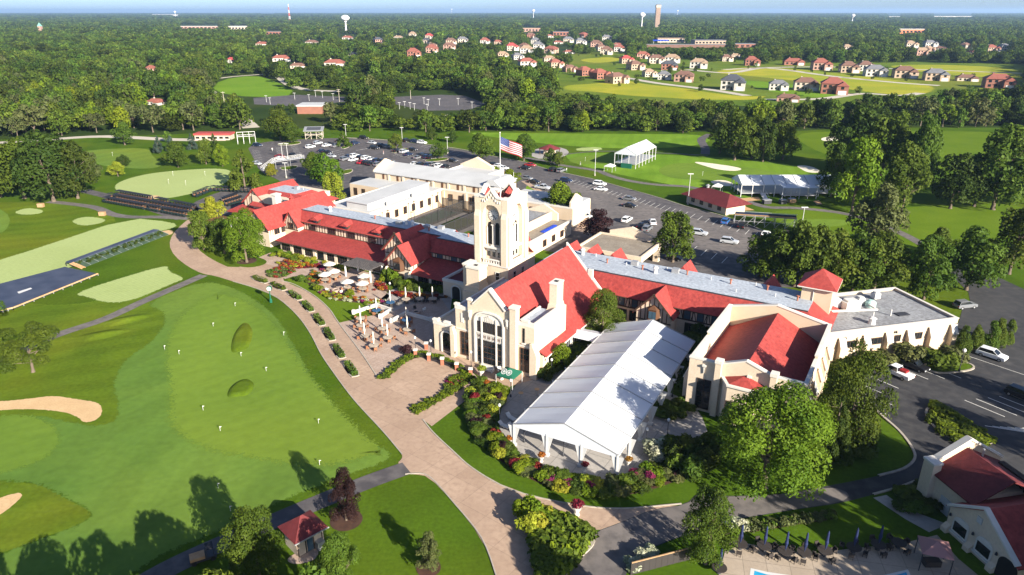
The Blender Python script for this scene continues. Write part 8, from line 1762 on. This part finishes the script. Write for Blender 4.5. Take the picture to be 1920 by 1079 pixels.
# pool and fence
patch('pool_rim', [(1410,1067),(1440,1074),(1560,1092),(1645,1084),(1705,1070),(1725,1110),(1400,1130)], .06, 'white', 0); patch('pool_water', [(1417,1072),(1440,1079),(1560,1097),(1648,1090),(1702,1075),(1715,1110),(1408,1130)], .064, 'pool_water', 0)
t = thing('privacy_fence', 'brown boarded fence on posts beside the road fork tree', 'fence', G(1185,1079)); o_ = G(1185,1079); A, B_ = Vector((0,0,0)), G(1297,1050)-o_
for i in range(10): c, d = A.lerp(B_, i/10), A.lerp(B_, (i+1)/10); MB().obox((c+d)/2+Vector((0,0,.85)), (d-c)/2*.97, .8, .03).build('panel', 'mesh_fence', t); MB().bar(c, c+Vector((0,0,1.7)), .05).build('post', 'mesh_fence', t)
MB().bar(A+Vector((0,0,1.75)), B_+Vector((0,0,1.75)), .06).build('rail', 'wood', t)
bedr = [(1395,995),(1400,985),(1530,968),(1565,965),(1568,975),(1500,985),(1410,1000)]; patch('planting_bed', bedr, .05, 'mulch', 0)
bedding(bedr, 60, (.5,.9), (.6,1.0), ['leaf_olive','leaf_mid','leaf_olive'], 'rose_bed', 'low roses in the long bed on the pool lawn', .4)
for u, v in ((1375,990),(1390,993),(1222,1045),(1205,1052),(1190,1065)): shrubpx(u, v, 1.5, 2.0, 'leaf_flower', 'white hydrangea beside the road fork tree' if u > 1300 else 'white hydrangea at the fence end by the road fork', 'hydrangeas near the pool fence', lod='bush')
scatter([(1670,950),(1700,925),(1760,905),(1780,915),(1770,960),(1720,965)], 20, (.8,1.5), (1.6,2.4), ['leaf_dark','leaf_mid'], 'low shrub beside the pool house path', 'low shrubs by the pool house', minsep=1.2)
# utility vehicle parked on the lower path, course clutter
t = thing('utility_cart', 'small utility cart with orange bed on the lower path', 'utility cart', G(385,1050)+Vector((0,0,.05)), R(28)); MB().box(-1.4,1.4,-.6,.6,.3,.6).build('chassis', 'metal_dark', t); MB().box(-1.4,.2,-.6,.6,.6,.95).build('bed', 'tan_wood', t); MB().box(.3,1.2,-.6,.6,1.7,1.78).build('canopy', 'black', t)
for x in (-1,1):
    for y in (-.55,.55): MB().cyl((x,y-.1,.28), (x,y+.1,.28), .28, n=10).build('wheel', 'black', t)
for x in (.35,1.15):
    for y in (-.5,.5): MB().bar((x,y,.6), (x,y,1.7), .03).build('post', 'metal_dark', t)
for i, (u, v, w_, m, l) in enumerate([(1487,381,2.2,'wood','plywood crate on the grass below the pavilion'),(1470,383,2.0,'metal_dark','dark generator beside the plywood crate'),(1440,383,2.6,'metal_dark','dark trailer on the grass below the pavilion')]):
    t = thing('site_box', l, 'crate', G(u, v), .2); MB().box(-w_/2,w_/2,-.8,.8,.15,1.4).build('body', m, t); MB().box(-w_/2-.05,w_/2+.05,-.85,.85,1.4,1.5).build('lid', 'metal_grey', t)
for pl in ([(1460,437),(1475,431),(1495,437),(1480,443)], [(1390,373),(1425,370),(1430,376),(1395,379)], [(1528,378),(1538,376),(1545,384),(1535,385)], [(1365,392),(1400,388),(1418,395),(1375,397)]): patch('plywood_path', pl, .06, 'tan_wood', 0)
# a few people in the car park
def person(u, v, top, leg, label, facing=0, walk=.12):
    t = thing('person', label, 'person', G(u, v)+Vector((0,0,.03)), facing)
    V = [(0,0,.92),(0,0,1.15),(0,0,1.38),(0,0,1.47),(.0,.02,1.60),(0,.02,1.70),(-.09,0,.88),(-.10,walk,.48),(-.10,walk*1.2,.06),(-.10,walk*1.2+.16,.03),(.09,0,.88),(.10,-walk*.6,.48),(.10,-walk*1.6,.06),(.10,-walk*1.6+.16,.03),(-.19,0,1.36),(-.24,-.06,1.10),(-.23,.06,.86),(.19,0,1.36),(.24,.06,1.10),(.23,.14,.88)]
    E = [(0,1),(1,2),(2,3),(3,4),(4,5),(0,6),(6,7),(7,8),(8,9),(0,10),(10,11),(11,12),(12,13),(2,14),(14,15),(15,16),(2,17),(17,18),(18,19)]
    rad = [.13,.13,.14,.055,.10,.07,.09,.065,.045,.04,.09,.065,.045,.04,.06,.045,.035,.06,.045,.035]
    me = bpy.data.meshes.new('body'); me.from_pydata(V, E, []); o = link('body', me, t); md = o.modifiers.new('skin', 'SKIN'); sv = me.skin_vertices[0].data if me.skin_vertices else None
    if sv is None: bpy.context.view_layer.objects.active = o; 
    if not me.skin_vertices:
        bm = bmesh.new(); bm.from_mesh(me); bm.verts.layers.skin.verify(); bm.to_mesh(me); bm.free()
    for i, r_ in enumerate(rad): me.skin_vertices[0].data[i].radius = (r_, r_); me.skin_vertices[0].data[i].use_root = i == 0
    o.modifiers.new('sub', 'SUBSURF').levels = 1
    m = bpy.data.materials.new('clothes'); m.use_nodes = True; nn_ = m.node_tree.nodes; l = m.node_tree.links; g_ = nn_.new('ShaderNodeTexCoord'); sx = nn_.new('ShaderNodeSeparateXYZ'); l.new(g_.outputs['Object'], sx.inputs[0]); rp = nn_.new('ShaderNodeValToRGB'); rp.color_ramp.interpolation = 'CONSTANT'
    e = rp.color_ramp.elements; e[0].color = (.05,.04,.035,1); e[0].position = 0; e[1].position = .045; e[1].color = (*leg, 1); q = e.new(.46); q.color = (*top, 1); q = e.new(.735); q.color = (.45,.28,.20,1); q = e.new(.83); q.color = (.05,.03,.02,1)
    dv = nn_.new('ShaderNodeMath'); dv.operation = 'DIVIDE'; dv.inputs[1].default_value = 2.0; l.new(sx.outputs['Z'], dv.inputs[0]); l.new(dv.outputs[0], rp.inputs['Fac']); l.new(rp.outputs['Color'], nn_['Principled BSDF'].inputs['Base Color']); me.materials.append(m)
person(514,284,(.65,.62,.60),(.50,.45,.40),'person in white walking across the left car park'); person(722,290,(.60,.35,.33),(.5,.45,.42),'person in a pale pink top walking between car park rows', 2); person(1065,323,(.65,.62,.6),(.15,.25,.12),'person in white standing on the verge near the course path', 1); person(1091,311,(.1,.12,.14),(.45,.42,.38),'person crouching low on the small course green', 1)

wood()
# ---------------------------------------------------------------- air
def haze():
    r = 31000; b = MB().box(-r, r, -2500, r, -1.5, 112); m = bpy.data.materials.new('haze'); m.use_nodes = True
    n = m.node_tree.nodes; n.remove(n['Principled BSDF']); v = n.new('ShaderNodeVolumePrincipled'); v.inputs['Color'].default_value = (.46,.68,1.0,1); v.inputs['Density'].default_value = 6e-5; v.inputs['Anisotropy'].default_value = 0.2
    m.node_tree.links.new(v.outputs[0], n['Material Output'].inputs['Volume'])
    tag(b.build('haze', m), 'thin blue summer haze over the plain', 'haze', None, 'stuff')
haze()
